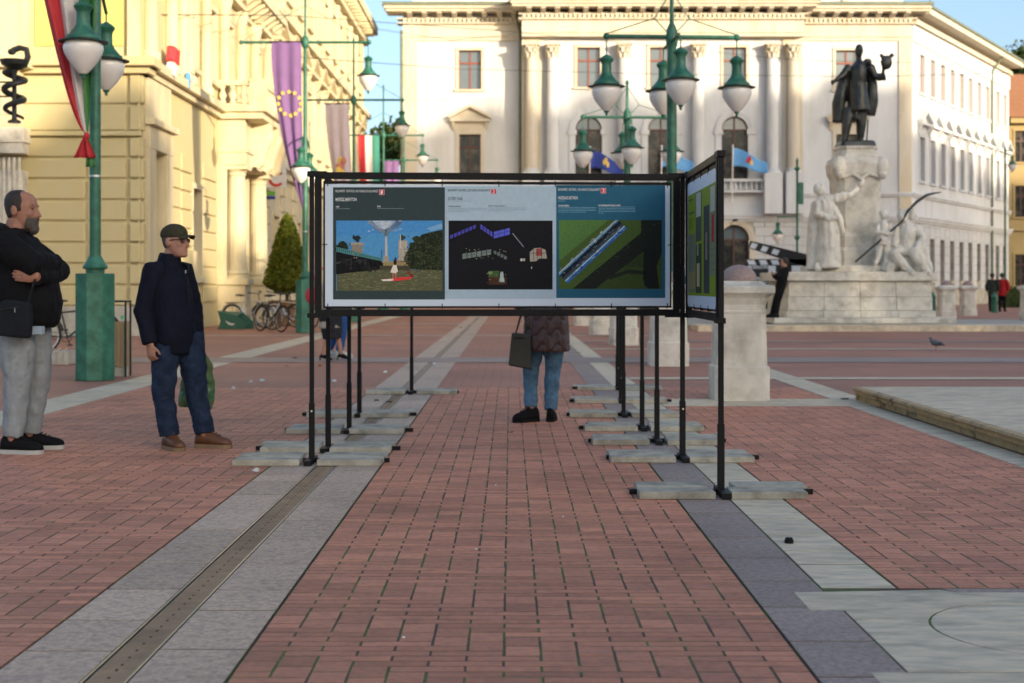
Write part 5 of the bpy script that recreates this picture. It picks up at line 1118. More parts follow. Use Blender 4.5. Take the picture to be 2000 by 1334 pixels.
# overhead wires
for pts, lb in (([(690, 50, 62), (880, 78, 74), (1000, 68, 78)], 'thin overhead wire near the left end of the town hall cornice'), ([(560, 110, 40), (900, 135, 66), (1300, 145, 70), (1700, 150, 70), (2040, 140, 60)], 'long thin overhead wire crossing the upper windows'), ([(250, 28, 34), (560, 30, 45), (1000, 62, 72), (1560, 118, 76), (1780, 122, 79)], 'thin overhead wire sagging below the cornice')):
    w = MB(); q = [at(*p) for p in pts]; w.tube([v - q[0] for v in q], 0.012, 5); o = w.build('overhead_wire', IRON); o.location = q[0]; tag(o, lb, 'wire')
# ------------------------------------------------------------------ monument
rp = tag(MB().box(5.0, 60, 37.4, 75, -0.01, 0.10).build('raised_pavement', mat('pale_paving', (0.36, 0.335, 0.29), rough=0.75, var=0.15, scale=2)), kind='structure')
kb = tag(MB().box(4.9, 60, 37.15, 37.39, -0.01, 0.15).box(4.9, 60, 37.39, 38.6, 0.0, 0.153).build('kerb', TRAV), kind='structure')
sheet('far_paving', 8.0, 60, 46.5, 74, 0.104, FARB)
YM = 39.7; XC = (1680 - CX)*41.3/F
mn = thing('monument', 'marble and bronze monument with statue on a tall pedestal', 'monument', (XC, YM, 0))
px_ = lambda p, Y=40.9: (p - CX)*Y/F - XC
pz_ = lambda p, Y=40.9: H + (CY - p)*Y/F
MB().box(px_(1508, 39.3), px_(1862, 39.3), -0.7, 4.6, 0.153, 0.31).build('step', MARB, mn, bevel=0.02)
xl, xr = px_(1540, 39.7), px_(1820, 39.7)
for i, (a, b, o) in enumerate(((0.31, 0.50, -0.09), (0.50, 0.88, -0.02), (0.88, 1.33, 0.0))):
    n = 4
    for k in range(n): MB().box(xl + o + (xr - xl - 2*o)*k/n + .004, xl + o + (xr - xl - 2*o)*(k+1)/n - .004, o, 3.2, a + .003, b - .002).build('plinth_stone', MARB, mn, bevel=0.012)
MB().box(xl - 0.22, xr + 0.12, -0.14, 3.3, 1.33, 1.58).build('plinth_slab', MARB, mn, bevel=0.02)
MB().box(px_(1588), px_(1708), 0.35, 3.0, 1.58, pz_(519)).build('upper_step', MARB, mn, bevel=0.02)
mb = MB(); c = ((px_(1622, 41.3) + px_(1718, 41.3))/2, 1.6, 0); hw = (px_(1718, 41.3) - px_(1622, 41.3))/2
zz = lambda p: pz_(p, 41.3)
MB().csq([(hw*1.0, zz(519)), (hw*1.0, zz(490)), (hw*0.92, zz(484)), (hw*0.92, zz(462)), (hw*0.86, zz(456)), (hw*0.88, zz(390)), (hw*0.92, zz(350)), (hw*1.02, zz(340)), (hw*1.05, zz(322)), (hw*0.98, zz(312)), (hw*0.82, zz(308)), (hw*0.76, zz(295)), (hw*0.80, zz(292)), (hw*0.78, zz(288))], c, ch=0.16).build('pedestal', MARB, mn)
for sg in (-1, 1):
    MB().ell((c[0] + sg*hw*0.86, c[1] - hw*0.9, zz(330)), (0.2, 0.2, 0.32), 12, 8).ell((c[0] + sg*hw*0.86, c[1] - hw*1.02, zz(345)), (0.13, 0.13, 0.14), 10, 6).build('mask_ornament', MARB, mn, smooth=True)
g_ = MB().tube([(c[0] - hw*0.7, c[1] - hw*0.95, zz(350)), (c[0] - hw*0.35, c[1] - hw*1.0, zz(342)), (c[0], c[1] - hw*1.0, zz(354)), (c[0] + hw*0.35, c[1] - hw*1.0, zz(342)), (c[0] + hw*0.7, c[1] - hw*0.95, zz(350))], 0.06, 8).build('garland', MARB, mn, smooth=True)
MB().csq([(hw*0.72, zz(288)), (hw*0.68, zz(280)), (hw*0.64, zz(277))], c, ch=0.1).build('bronze_plate', BRONZE, mn)
# bronze man, traced joints at the pedestal's distance
def V(px, py, y=0.0, Y=41.3): return Vector((px_(px, Y), 1.6 + y, pz_(py, Y)))
b = MB(); k = 41.3/F
b.tube([V(1658, 212, -.05), V(1652, 245, -.1), V(1647, 274, -.12)], [0.17, 0.15, 0.09], 12); b.tube([V(1683, 212, 0), V(1682, 245, 0), V(1680, 276, 0.02)], [0.17, 0.145, 0.09], 12)
b.tube([V(1647, 274, -.08), V(1641, 278, -.28)], [0.08, 0.055], 10); b.tube([V(1680, 277, 0.04), V(1686, 280, -.22)], [0.08, 0.055], 10)
b.tube([V(1677, 218), V(1676, 190), V(1674, 165), V(1676, 142), V(1677, 128), V(1678, 118)], [(0.39, 0.32), (0.37, 0.29), (0.34, 0.25), (0.36, 0.25), (0.31, 0.19), (0.1, 0.1)], 18)
b.tube([V(1678, 122), V(1678, 106)], [0.085, 0.08], 10); b.ell(V(1678, 99), (0.125, 0.15, 0.185)); b.ell(V(1679, 106, -.09), (0.07, 0.07, 0.09)); b.ell(V(1680, 101, -.16), (0.022, 0.04, 0.04))
b.tube([V(1658, 130), V(1646, 147, -.1), V(1628, 160, -.2)], [0.12, 0.10, 0.06], 10); b.ell(V(1624, 162, -.22), (0.07, 0.06, 0.06))
for dx, dz in ((-3, 3), (-4, 5), (-1, 6), (-5, 1)): b.tube([V(1624, 162, -.22), V(1624 + dx, 162 + dz*1.4, -.25)], [0.025, 0.014], 6)
b.tube([V(1699, 130), V(1709, 150, -.05), V(1724, 147, -.15)], [0.13, 0.10, 0.065], 10); b.tube([V(1711, 152, -.05), V(1727, 150, -.12)], [0.10, 0.13], 8)
# cloak
b.tube([V(1660, 128, 0.1), V(1650, 160, 0.18), V(1641, 200, 0.2), V(1640, 238, 0.18)], [(0.16, 0.12), (0.22, 0.16), (0.25, 0.2), (0.20, 0.18)], 12)
b.tube([V(1697, 124, 0.1), V(1706, 160, 0.2), V(1707, 195, 0.22), V(1703, 224, 0.2)], [(0.13, 0.12), (0.18, 0.15), (0.2, 0.18), (0.12, 0.15)], 12)
b.tube([V(1670, 128, 0.2), V(1670, 180, 0.28), V(1668, 236, 0.28)], [(0.34, 0.12), (0.54, 0.14), (0.62, 0.13)], 14)
b.ell(V(1694, 121, 0.0), (0.12, 0.12, 0.1))
remesh(b, 'bronze_statue', BRONZE, mn, 0.025, 3, wr=0.022, wscale=6, wst=(1, 1, 0.35))
hh = MB(); hh.ell(V(1728, 124, -.18), (0.17, 0.09, 0.21)); hh.tube([V(1722, 145, -.15), V(1723, 130, -.18)], 0.05, 8); hh.tube([V(1722, 114, -.18), V(1716, 108, -.18)], [0.06, 0.05], 8); hh.tube([V(1734, 114, -.18), V(1741, 108, -.18)], [0.05, 0.065], 8); remesh(hh, 'plumed_hat', BRONZE, mn, 0.02, 2)
MB().tube([V(1697, 232, 0.1), V(1694, 278, 0.1)], 0.022, 6).build('sword', BRONZE, mn)
# marble figures
def W(px, py, y=0.0): v = Vector((px_(px), 0.0 + y, pz_(py))); return v
s_ = MB()
s_.tube([W(1604, 524, .35), W(1604, 490, .35), W(1605, 455, .35), W(1603, 430, .35), W(1598, 408, .35), W(1594, 393, .35), W(1592, 386, .35)], [(0.46, 0.36), (0.42, 0.32), (0.36, 0.28), (0.30, 0.24), (0.29, 0.22), (0.22, 0.17), (0.09, 0.09)], 16)
s_.ell(W(1591, 376, .33), (0.125, 0.15, 0.17)); s_.ell(W(1588, 373, .4), (0.14, 0.15, 0.15)); s_.ell(W(1594, 378, .2), (0.02, 0.04, 0.035))
s_.tube([W(1604, 395, .3), W(1628, 389, .25), W(1645, 384, .3), W(1662, 372, .35)], [0.13, 0.11, 0.09, 0.055], 10); s_.ell(W(1668, 364, .35), (0.09, 0.07, 0.08)); s_.ell(W(1672, 358, .35), (0.05, 0.04, 0.07))
s_.tube([W(1584, 397, .3), W(1582, 421, .2), W(1600, 430, .05), W(1615, 430, .05)], [0.13, 0.11, 0.09, 0.06], 10)
s_.tube([W(1584, 398, .5), W(1580, 440, .55), W(1578, 490, .55), W(1577, 527, .5)], [(0.13, 0.12), (0.17, 0.14), (0.19, 0.16), (0.16, 0.16)], 12)
s_.tube([W(1606, 400, .25), W(1622, 430, .2), W(1632, 460, .25)], [(0.12, 0.1), (0.13, 0.1), (0.05, 0.06)], 10)
s_.tube([W(1583, 520, .2), W(1581, 530, .05)], [0.12, 0.06], 8)
remesh(s_, 'robed_figure', STAT, mn, 0.018, 1, wr=0.06, wscale=6.5, wst=(1.6, 1.6, 0.25))
ch_ = MB()
ch_.tube([W(1705, 480, .3), W(1708, 455, .3), W(1709, 440, .3), W(1710, 432, .3)], [(0.2, 0.15), (0.17, 0.14), (0.16, 0.12), (0.06, 0.06)], 12); ch_.ell(W(1710, 423, .28), (0.11, 0.12, 0.13)); ch_.ell(W(1710, 420, .33), (0.125, 0.13, 0.12))
ch_.tube([W(1702, 475, .3), W(1699, 500, .25), W(1694, 513, .2)], [0.11, 0.08, 0.06], 8); ch_.tube([W(1714, 475, .3), W(1716, 500, .25), W(1712, 516, .2)], [0.11, 0.08, 0.06], 8); ch_.tube([W(1694, 513, .2), W(1690, 516, .05)], 0.05, 6)
ch_.tube([W(1700, 440, .3), W(1696, 458, .2), W(1706, 457, .1)], [0.08, 0.07, 0.05], 8); ch_.tube([W(1719, 440, .3), W(1722, 458, .2), W(1708, 459, .1)], [0.08, 0.07, 0.05], 8)
remesh(ch_, 'child_figure', STAT, mn, 0.018, 1, wr=0.028, wscale=7)
m_ = MB()
m_.tube([W(1757, 500, .5), W(1754, 470, .5), W(1755, 450, .45), W(1750, 440, .4), W(1748, 434, .4)], [(0.38, 0.34), (0.36, 0.28), (0.36, 0.26), (0.22, 0.18), (0.1, 0.1)], 16); m_.ell(W(1748, 424, .36), (0.15, 0.17, 0.18)); m_.ell(W(1745, 431, .25), (0.1, 0.12, 0.12)); m_.ell(W(1742, 425, .2), (0.03, 0.05, 0.04))
m_.tube([W(1745, 492, .4), W(1724, 498, .0), W(1738, 515, .0), W(1752, 528, .0)], [0.2, 0.17, 0.13, 0.09], 12); m_.tube([W(1765, 495, .4), W(1764, 495, .0), W(1775, 515, .0), W(1786, 531, -.02)], [0.2, 0.17, 0.13, 0.09], 12)
m_.tube([W(1752, 529, .0), W(1756, 533, -.2)], [0.08, 0.06], 8); m_.tube([W(1786, 532, .0), W(1790, 536, -.2)], [0.08, 0.06], 8)
m_.tube([W(1772, 446, .4), W(1784, 468, .3), W(1768, 487, .05)], [0.14, 0.12, 0.08], 10); m_.tube([W(1736, 448, .4), W(1732, 470, .3), W(1728, 485, .2)], [0.13, 0.1, 0.08], 10)
m_.tube([W(1735, 500, .3), W(1722, 520, .3), W(1715, 532, .3)], [(0.25, 0.2), (0.28, 0.2), (0.2, 0.15)], 10); m_.tube([W(1775, 455, .7), W(1788, 495, .7), W(1798, 532, .6)], [(0.2, 0.15), (0.26, 0.2), (0.22, 0.18)], 10); m_.ell(W(1757, 515, .6), (0.5, 0.4, 0.35)); m_.ell(W(1770, 418, .6), (0.09, 0.09, 0.2))
remesh(m_, 'seated_figure', STAT, mn, 0.018, 1, wr=0.045, wscale=6, wst=(1.3, 1.3, 0.5))
MB().tube([W(1653, 513, .15), W(1742, 436, .15), W(1757, 411, .2)], [0.028, 0.03, 0.03], 8).tube([W(1752, 418, .2), W(1772, 398, .25), W(1792, 385, .3), W(1808, 381, .35), W(1822, 379, .4)], [(0.02, 0.035), (0.02, 0.045), (0.018, 0.04), (0.012, 0.028), (0.008, 0.01)], 8).build('scythe', IRON, mn, smooth=True)
# ------------------------------------------------------------------ giant clapperboard
Yc = 44.0; cz = lambda p: H + (CY - p)*Yc/F; cxp = lambda p: (p - CX)*Yc/F; ox = cxp(1455)
cb_ = thing('clapperboard', 'giant black and white film clapperboard standing beside the monument', 'clapperboard', (ox, Yc, 0.153))
X_ = lambda p: cxp(p) - ox; Z_ = lambda p: cz(p) - 0.153
CBK = mat('clapper_black', (0.01, 0.01, 0.012), rough=0.5, var=0.1); CWH = mat('clapper_white', (0.75, 0.76, 0.78), rough=0.5, var=0.03)
MB().box(0, X_(1600), 0, 0.12, 0.0, Z_(506)).build('slate', CBK, cb_)
ang = math.atan2(Z_(475) - Z_(510), X_(1462) - X_(1580))
arm = [(X_(1462), Z_(484)), (X_(1466), Z_(470)), (X_(1574), Z_(496)), (X_(1600), Z_(512)), (X_(1600), Z_(520)), (X_(1568), Z_(520))]
ar = MB().prism(arm, 0.0, 0.1).build('clapper_arm', CBK, cb_)
for a, b2 in ((1464, 1478), (1485, 1499), (1506, 1521)):
    f_ = lambda p, o: Z_(484) + (Z_(514) - Z_(484))*(p - 1462)/106 + o
    MB().prism([(X_(a), f_(a, 0.02)), (X_(b2 - 3), f_(b2 - 3, 0.02)), (X_(b2 + 2), f_(b2 + 2, 0.19)), (X_(a + 5), f_(a + 5, 0.19))], -0.008, 0.0).build('white_stripe', CWH, ar)
sl_ = cb_.children[0]
for a in (1459, 1482, 1505): MB().prism([(X_(a + 4), Z_(517)), (X_(a + 18), Z_(517)), (X_(a + 14), Z_(508)), (X_(a), Z_(508))], -0.008, 0.0).build('white_stripe', CWH, sl_)
MB().box(X_(1501), X_(1515), -0.008, 0, Z_(540), Z_(519)).box(X_(1546), X_(1568), -0.008, 0, Z_(536), Z_(519)).box(X_(1457), X_(1600), -0.006, 0, Z_(543), Z_(541.5)).box(X_(1457), X_(1600), -0.006, 0, Z_(553), Z_(551.5)).build('white_field', CWH, sl_)
for s, py in (('PRODUCTION', 524.5), ('DIRECTOR', 550), ('CAMERA', 562), ('DATE', 600)): text('lettering', s, 0.135, CWH, sl_, Matrix.Translation((X_(1460), -0.006, Z_(py))) @ Matrix.Rotation(R(90), 4, 'X'), xs=0.85, bold=0.004)
# ------------------------------------------------------------------ people
SKIN = mat('skin', (0.37, 0.185, 0.13), rough=0.55, var=0.12, scale=18, spec=0.4); SKINR = mat('skin_ruddy', (0.34, 0.155, 0.105), rough=0.55, var=0.14, scale=18, spec=0.4)
def cloth(n, c, var=0.15): return mat(n, c, rough=0.9, var=var, scale=14, bump=0.0012, bscale=240, spec=0.2)
HAIRB = mat('hair_brown', (0.028, 0.017, 0.012), rough=0.6, var=0.4, scale=60, bump=0.003, bscale=160); BEARD = mat('beard_grey', (0.075, 0.058, 0.05), rough=0.75, var=0.5, scale=70, bump=0.003, bscale=200)
def head_mb(mb, C, M, s=1.0, nose=True):
    """C: centre between the ears at eye height; M: 3x3 orientation, forward +X"""
    T = lambda x, y, z: C + M @ (Vector((x, y, z))*s)
    sec = [(-0.125, 0.055, 0.030, 0.028), (-0.112, 0.045, 0.052, 0.046), (-0.085, 0.030, 0.072, 0.058), (-0.05, 0.012, 0.088, 0.066), (-0.01, 0.004, 0.095, 0.073), (0.03, 0.0, 0.099, 0.077), (0.065, -0.003, 0.094, 0.074), (0.092, -0.008, 0.078, 0.062), (0.108, -0.012, 0.05, 0.042), (0.115, -0.014, 0.015, 0.012)]
    rings = [[T(cx + a*math.cos(6.2832*j/20), b*math.sin(6.2832*j/20), z) for j in range(20)] for (z, cx, a, b) in sec]
    mb.ring(rings)
    if nose:
        mb.tube([T(0.088, 0, 0.012), T(0.104, 0, -0.014), T(0.116, 0, -0.036), T(0.10, 0, -0.046)], [0.009*s, 0.012*s, 0.016*s, 0.012*s], 8)
        for sg in (-1, 1):
            mb.ell(T(0.101, sg*0.012, -0.040), (0.011*s, 0.009*s, 0.009*s), 8, 6); mb.ell(T(0.080, sg*0.030, 0.022), (0.02*s, 0.026*s, 0.010*s), 8, 6, rot=M); mb.ell(T(0.066, sg*0.042, -0.03), (0.024*s, 0.02*s, 0.02*s), 8, 6, rot=M)
        mb.ell(T(0.090, 0, -0.068), (0.014*s, 0.026*s, 0.007*s), 10, 6, rot=M); mb.ell(T(0.088, 0, -0.079), (0.014*s, 0.023*s, 0.007*s), 10, 6, rot=M); mb.ell(T(0.083, 0, -0.108), (0.022*s, 0.026*s, 0.02*s), 10, 6, rot=M)
    for sg in (-1, 1): mb.ell(T(-0.012, sg*0.079, -0.008), (0.022*s, 0.010*s, 0.034*s), 10, 8, rot=M); 
SKULL = [(-0.125, 0.055, 0.030, 0.028), (-0.112, 0.045, 0.052, 0.046), (-0.085, 0.030, 0.072, 0.058), (-0.05, 0.012, 0.088, 0.066), (-0.03, 0.008, 0.092, 0.070), (-0.01, 0.004, 0.095, 0.073), (0.01, 0.002, 0.097, 0.075), (0.03, 0.0, 0.099, 0.077), (0.05, -0.001, 0.097, 0.076), (0.065, -0.003, 0.094, 0.074), (0.092, -0.008, 0.078, 0.062), (0.108, -0.012, 0.05, 0.042), (0.115, -0.014, 0.015, 0.012)]
def shell(C, M, s, z0, z1, lim, grow, side):
    """part of the skull, a little thicker: side -1 keeps x below lim(z), +1 keeps x above"""
    mb = MB(); rings = []
    for (z, cx, a, b) in SKULL:
        if z < z0 or z > z1: continue
        ring = []
        for j in range(40):
            x = cx + (a + grow)*math.cos(6.2832*j/40); y = (b + grow)*math.sin(6.2832*j/40); l = lim(z)
            x = min(x, l) if side < 0 else max(x, l)
            ring.append(C + M @ (Vector((x, y, z + (grow if z > 0.1 else 0)))*s))
        rings.append(ring)
    return mb.ring(rings)
def hand_mb(mb, w, d, pn, s=1.0, curl=0.5, thumb=1):
    """w wrist, d direction of the fingers, pn palm normal"""
    d = d.normalized(); pn = (pn - d*pn.dot(d)).normalized(); sd = d.cross(pn)
    mb.tube([w - d*0.02, w + d*0.03*s, w + d*0.085*s], [(0.03*s, 0.022*s), (0.042*s, 0.018*s), (0.040*s, 0.015*s)], 10, ref=pn)
    for i, (o, l) in enumerate(((-0.03, 0.068), (-0.010, 0.08), (0.011, 0.075), (0.031, 0.058))):
        b0 = w + d*0.085*s + sd*o*s; c1 = b0 + (d*math.cos(curl*0.7) + pn*math.sin(curl*0.7))*l*0.5*s; c2 = c1 + (d*math.cos(curl*1.7) + pn*math.sin(curl*1.7))*l*0.5*s
        mb.tube([b0 - d*0.02*s, b0, c1, c2], [0.009*s, 0.0095*s, 0.0085*s, 0.0065*s], 8)
    tb = w + d*0.025*s + sd*(-0.035*thumb)*s; t1 = tb + (d*0.7 - sd*0.6*thumb + pn*0.3).normalized()*0.04*s; t2 = t1 + (d*0.9 - sd*0.1*thumb + pn*0.5).normalized()*0.032*s
    mb.tube([w + d*0.01, tb, t1, t2], [0.013*s, 0.0125*s, 0.011*s, 0.008*s], 8)
def shoe(name, parent, ankle, toe_dir, m, msole, L=0.27, heel=0.0, w=0.047, tip=0.0):
    a = Vector(ankle); d = Vector((toe_dir[0], toe_dir[1], 0)).normalized(); sd = Vector((-d.y, d.x, 0)); z0 = a.z
    def pt(t, y, z): return Vector((a.x, a.y, 0)) + d*t + sd*y + Vector((0, 0, z))
    def rr(t, wid, h, zb): return [pt(t, wid*math.cos(6.2832*j/14), zb + (h if math.sin(6.2832*j/14) > 0 else 0)*abs(math.sin(6.2832*j/14))**0.8) for j in range(14)]
    u = MB(); secs = [(-0.075, 0.55, 0.075), (-0.06, 0.75, 0.10), (-0.02, 0.78, 0.112), (0.03, 0.80, 0.10), (0.08, 0.95, 0.075), (0.13, 1.02, 0.06), (0.165, 0.9, 0.05), (0.19, 0.6, 0.035), (0.197, 0.3, 0.02)]
    f = L/0.27
    u.ring([rr(t*f, w*k_, h, 0.028) for t, k_, h in secs])
    o = u.build(name, m, parent, smooth='all'); o.location.z = z0
    q = MB(); outl = [(t*f, w*k_*1.06) for t, k_, h in secs]; pl_ = [(t, y) for t, y in outl] + [(t, -y) for t, y in reversed(outl)]
    q.add([pt(t, y, 0.0) for t, y in pl_] + [pt(t, y, 0.03) for t, y in pl_], [tuple(range(len(pl_))), tuple(range(2*len(pl_) - 1, len(pl_) - 1, -1))] + [(i, (i+1) % len(pl_), (i+1) % len(pl_) + len(pl_), i + len(pl_)) for i in range(len(pl_))]); q.build('sole', msole, o)
    lc = MB()
    for i in range(4): t = 0.035 + 0.022*i; lc.tube([pt(t*f, -w*0.55, 0.028 + 0.098 - 0.011*i), pt(t*f + 0.008, 0, 0.028 + 0.108 - 0.012*i), pt(t*f, w*0.55, 0.028 + 0.098 - 0.011*i)], 0.004, 5)
    lc.build('lace', msole if False else m, o)
    if tip: o.rotation_euler = (0, 0, 0)
    return o
def person(label, P, hgt, c, voxel=0.009, grp=None):
    """c: joints in metres, x right / y away from the viewer / z up, relative to P"""
    t = thing('person', label, 'person', P, group=grp); k = hgt/1.75
    b = MB(); yaw = Matrix.Rotation(R(c['yaw']), 3, 'Z'); hy = Matrix.Rotation(R(c.get('hyaw', c['yaw'])), 3, 'Z') @ Matrix.Rotation(R(c.get('hpitch', 0)), 3, 'Y')
    hip = Vector(c.get('hip', (0, 0, 0.92*k))); nk = Vector(c.get('neck', (0, 0, 1.46*k)))
    HC = Vector(c.get('head', (0.02, 0, hgt - 0.118*k - c.get('hat', 0))))
    head_mb(b, HC, hy, k*c.get('hs', 1.02), nose=voxel < 0.011); b.tube([nk - Vector((0, 0, 0.06)), HC + hy @ Vector((-0.02, 0, -0.07))*k], [0.072*k*c.get('neckw', 1), 0.06*k*c.get('neckw', 1)], 12)
    def tors(secs, grow=0.0):
        rings = []
        for (z, xo, rd, rw) in secs:
            f = (z*k - hip.z)/(nk.z - hip.z); cc = hip.lerp(nk, f); cc.z = z*k
            rings.append([cc + yaw @ Vector(((xo + (rd + grow)*math.cos(6.2832*j/24))*k, (rw + grow)*math.copysign(abs(math.sin(6.2832*j/24))**0.85, math.sin(6.2832*j/24))*k, 0)) for j in range(24)])
        return rings
    b.ring(tors(c['torso'], -0.035))
    arms = []
    for nm, sg in (('L', 1), ('R', -1)):
        if nm not in c: continue
        sh = Vector(c[nm][0]); el = Vector(c[nm][1]); wr = Vector(c[nm][2]); arms.append((sh, el, wr)); b.tube([sh, el, wr], [0.045*k, 0.038*k, 0.028*k], 10)
        hd = Vector(c[nm][3]) if len(c[nm]) > 3 else (wr - el); hand_mb(b, wr, hd, Vector(c[nm][4]) if len(c[nm]) > 4 else Vector((0.3, 0.2 if sg < 0 else -0.2, 0)), k, c.get('curl', 0.7), sg)
    legs = c['legs']
    for (h_, kn, an) in legs: b.tube([h_, kn, an, Vector(an) - Vector((0, 0, 0.04))], [0.07*k, 0.05*k, 0.038*k, 0.036*k], 10)
    remesh(b, 'body', c.get('skin', SKIN), t, voxel*0.72 if voxel < 0.011 else voxel, 2)
    j = MB(); j.ring(tors(c['torso'])); ar_ = c.get('arm', (0.085, 0.068, 0.05))
    for (sh, el, wr) in arms:
        sh2 = sh + (nk - sh)*0.25 - Vector((0, 0, 0.03)); j.tube([sh2, sh, sh.lerp(el, 0.5), el, el.lerp(wr, 0.55), wr - (wr - el).normalized()*0.012], [0.10*k, ar_[0]*k, ar_[0]*k*0.93, ar_[1]*k, ar_[1]*k*0.9, ar_[2]*k], 12)
    if 'collar' in c: j.tube([nk - Vector((0, 0, 0.05)), nk + Vector((0.012, 0, c['collar']))], [0.10*k, 0.082*k], 14)
    remesh(j, c.get('topname', 'jacket'), c['top'], t, voxel, 2, wr=c.get('wr', 0.009), wscale=9, wst=(1.1, 1.1, 0.8))
    if 'bot' in c:
        q = MB(); lr = c.get('leg', (0.105, 0.078, 0.062))
        for (h_, kn, an) in legs:
            h_, kn, an = Vector(h_), Vector(kn), Vector(an); q.tube([h_ + Vector((0, 0, 0.08)), h_, h_.lerp(kn, 0.5), kn, kn.lerp(an, 0.5), an], [lr[0]*k*0.95, lr[0]*k, lr[0]*k*0.92, lr[1]*k, (lr[1]+lr[2])/2*k, lr[2]*k], 14)
        q.ell(hip + Vector((0, 0, -0.03)), (0.13*k, 0.155*k, 0.13*k), rot=yaw)
        remesh(q, c.get('botname', 'trousers'), c['bot'], t, voxel, 2, wr=c.get('wrb', 0.009), wscale=13)
    return t, HC, hy, k, nk
NAVY = cloth('navy_wool', (0.0055, 0.0075, 0.017)); BLKC = cloth('black_cotton', (0.006, 0.006, 0.0075)); JEAN = cloth('dark_denim', (0.014, 0.026, 0.055), 0.4); JEANB = cloth('blue_denim', (0.075, 0.16, 0.25), 0.35); GREYC = cloth('grey_jersey', (0.26, 0.29, 0.31)); OLIVE = cloth('olive_cap', (0.045, 0.042, 0.026)); RUBB = mat('white_rubber', (0.45, 0.45, 0.43), rough=0.7, var=0.1); BRWN = mat('brown_leather', (0.13, 0.05, 0.022), rough=0.5, var=0.25, scale=12); TANS = mat('tan_sole', (0.22, 0.14, 0.08), rough=0.8)
# --- heavy man in a black hoodie, arms folded
Pm = gp(46, 882); Pm.z = 0
m1, HC, hy, k, nk = person('bearded man in black hoodie and grey joggers, arms folded', Pm, 1.855, dict(yaw=-4, hyaw=-6, skin=SKINR, neckw=1.25, hs=1.1, neck=(-0.05, 0, 1.545), hip=(0.0, 0, 0.96), head=(-0.015, 0, 1.725), top=BLKC, topname='hoodie', bot=GREYC, collar=0.05,
    torso=[(0.84, 0.01, 0.18, 0.20), (0.88, 0.02, 0.208, 0.215), (1.0, 0.03, 0.222, 0.225), (1.12, 0.02, 0.222, 0.225), (1.25, 0.01, 0.205, 0.225), (1.36, -0.01, 0.17, 0.215), (1.43, -0.01, 0.13, 0.17), (1.48, -0.02, 0.09, 0.10)], wr=0.016,
    R=((-0.05, -0.245, 1.46), (0.15, -0.26, 1.335), (0.21, 0.06, 1.35), (-0.3, 0.6, -0.1), (-1, 0, 0)), L=((-0.04, 0.245, 1.44), (0.17, 0.25, 1.28), (0.18, -0.27, 1.245), (-1, -0.12, 0.06), (0.1, 1, 0.1)), arm=(0.10, 0.082, 0.058), curl=0.25,
    legs=[((-0.02, -0.10, 0.90), (0.0, -0.115, 0.52), (-0.035, -0.115, 0.12)), ((0.02, 0.11, 0.90), (0.05, 0.13, 0.52), (0.0, 0.15, 0.12))], leg=(0.128, 0.092, 0.062), wrb=0.014))
T = lambda x, y, z: HC + hy @ Vector((x, y, z))*k*1.1
hr = shell(HC, hy, k*1.1, -0.06, 0.2, lambda z: -0.035 if z < -0.02 else (0.030 if z < 0.045 else 0.035 - max(0, z - 0.06)*0.5), 0.006, -1); remesh(hr, 'hair', HAIRB, m1, 0.006, 2, wr=0.002, wscale=90)
bd = shell(HC, hy, k*1.1, -0.126, -0.045, lambda z: 0.048 + 0.35*(z + 0.085), 0.004, 1); bd.ell(T(0.079, 0, -0.118), (0.032*k*1.1, 0.034*k*1.1, 0.036*k*1.1), rot=hy); bd.ell(T(0.094, 0, -0.058), (0.017*k, 0.036*k, 0.010*k), rot=hy)
remesh(bd, 'beard', BEARD, m1, 0.005, 2, wr=0.003, wscale=90)
ey = MB()
for sg in (-1, 1): ey.ell(T(0.0835, sg*0.032, 0.004), (0.009, 0.011, 0.008)); ey.tube([T(0.093, sg*0.016, 0.026), T(0.089, sg*0.046, 0.026)], 0.005, 6)
ey.build('eyes', HAIRB, m1, smooth=True)
hd = MB()
hd.tube([nk + Vector((0.06, -0.11, -0.03)), nk + Vector((-0.05, -0.135, 0.015)), nk + Vector((-0.14, -0.06, 0.03)), nk + Vector((-0.15, 0.05, 0.03)), nk + Vector((-0.05, 0.13, 0.02))], [0.035, 0.055, 0.065, 0.065, 0.04], 10); remesh(hd, 'hood', BLKC, m1, 0.009, 3, wr=0.008, wscale=14)
shoe('shoe', m1, (-0.035, -0.115, 0), (0.98, -0.18), BLKC, RUBB, 0.31, w=0.055); shoe('shoe', m1, (0.01, 0.15, 0), (0.97, 0.1), BLKC, RUBB, 0.31, w=0.055)
sh = MB().box(-0.03, 0.09, -0.265, -0.2, 0.845, 0.90).build('shirt_hem', mat('pale_blue_shirt', (0.32, 0.42, 0.50), rough=0.9), m1); sh.location = (0.12, 0.02, 0)
bg_ = thing('shoulder_bag', 'black zipped shoulder bag on the hip of the bearded man', 'bag', (Pm.x + 0.04, Pm.y - 0.33, 0.83)); BAGM = cloth('black_nylon', (0.012, 0.014, 0.018))
q = MB(); q.csq([(0.105, 0.0), (0.12, 0.02), (0.115, 0.16), (0.10, 0.235), (0.075, 0.25)], ch=0.12); q.xf = Matrix.Rotation(R(6), 4, 'Y') @ Matrix.Diagonal((1, 0.42, 1, 1)); bo = q.build('bag_body', BAGM, bg_, bevel=0.008)
MB().tube([(-0.08, -0.052, 0.185), (0.05, -0.053, 0.205)], 0.004, 6).build('zip', IRON, bg_); MB().box(0.03, 0.036, -0.062, -0.05, 0.17, 0.20).build('zip_pull', STEEL, bg_)
MB().tube([(-0.1, 0.0, 0.22), (-0.2, 0.14, 0.42), (-0.22, 0.3, 0.62)], (0.016, 0.003) if False else 0.008, 6).tube([(0.1, 0.0, 0.23), (0.13, 0.01, 0.34), (0.14, 0.06, 0.42)], 0.008, 6).build('strap', BAGM, bg_)
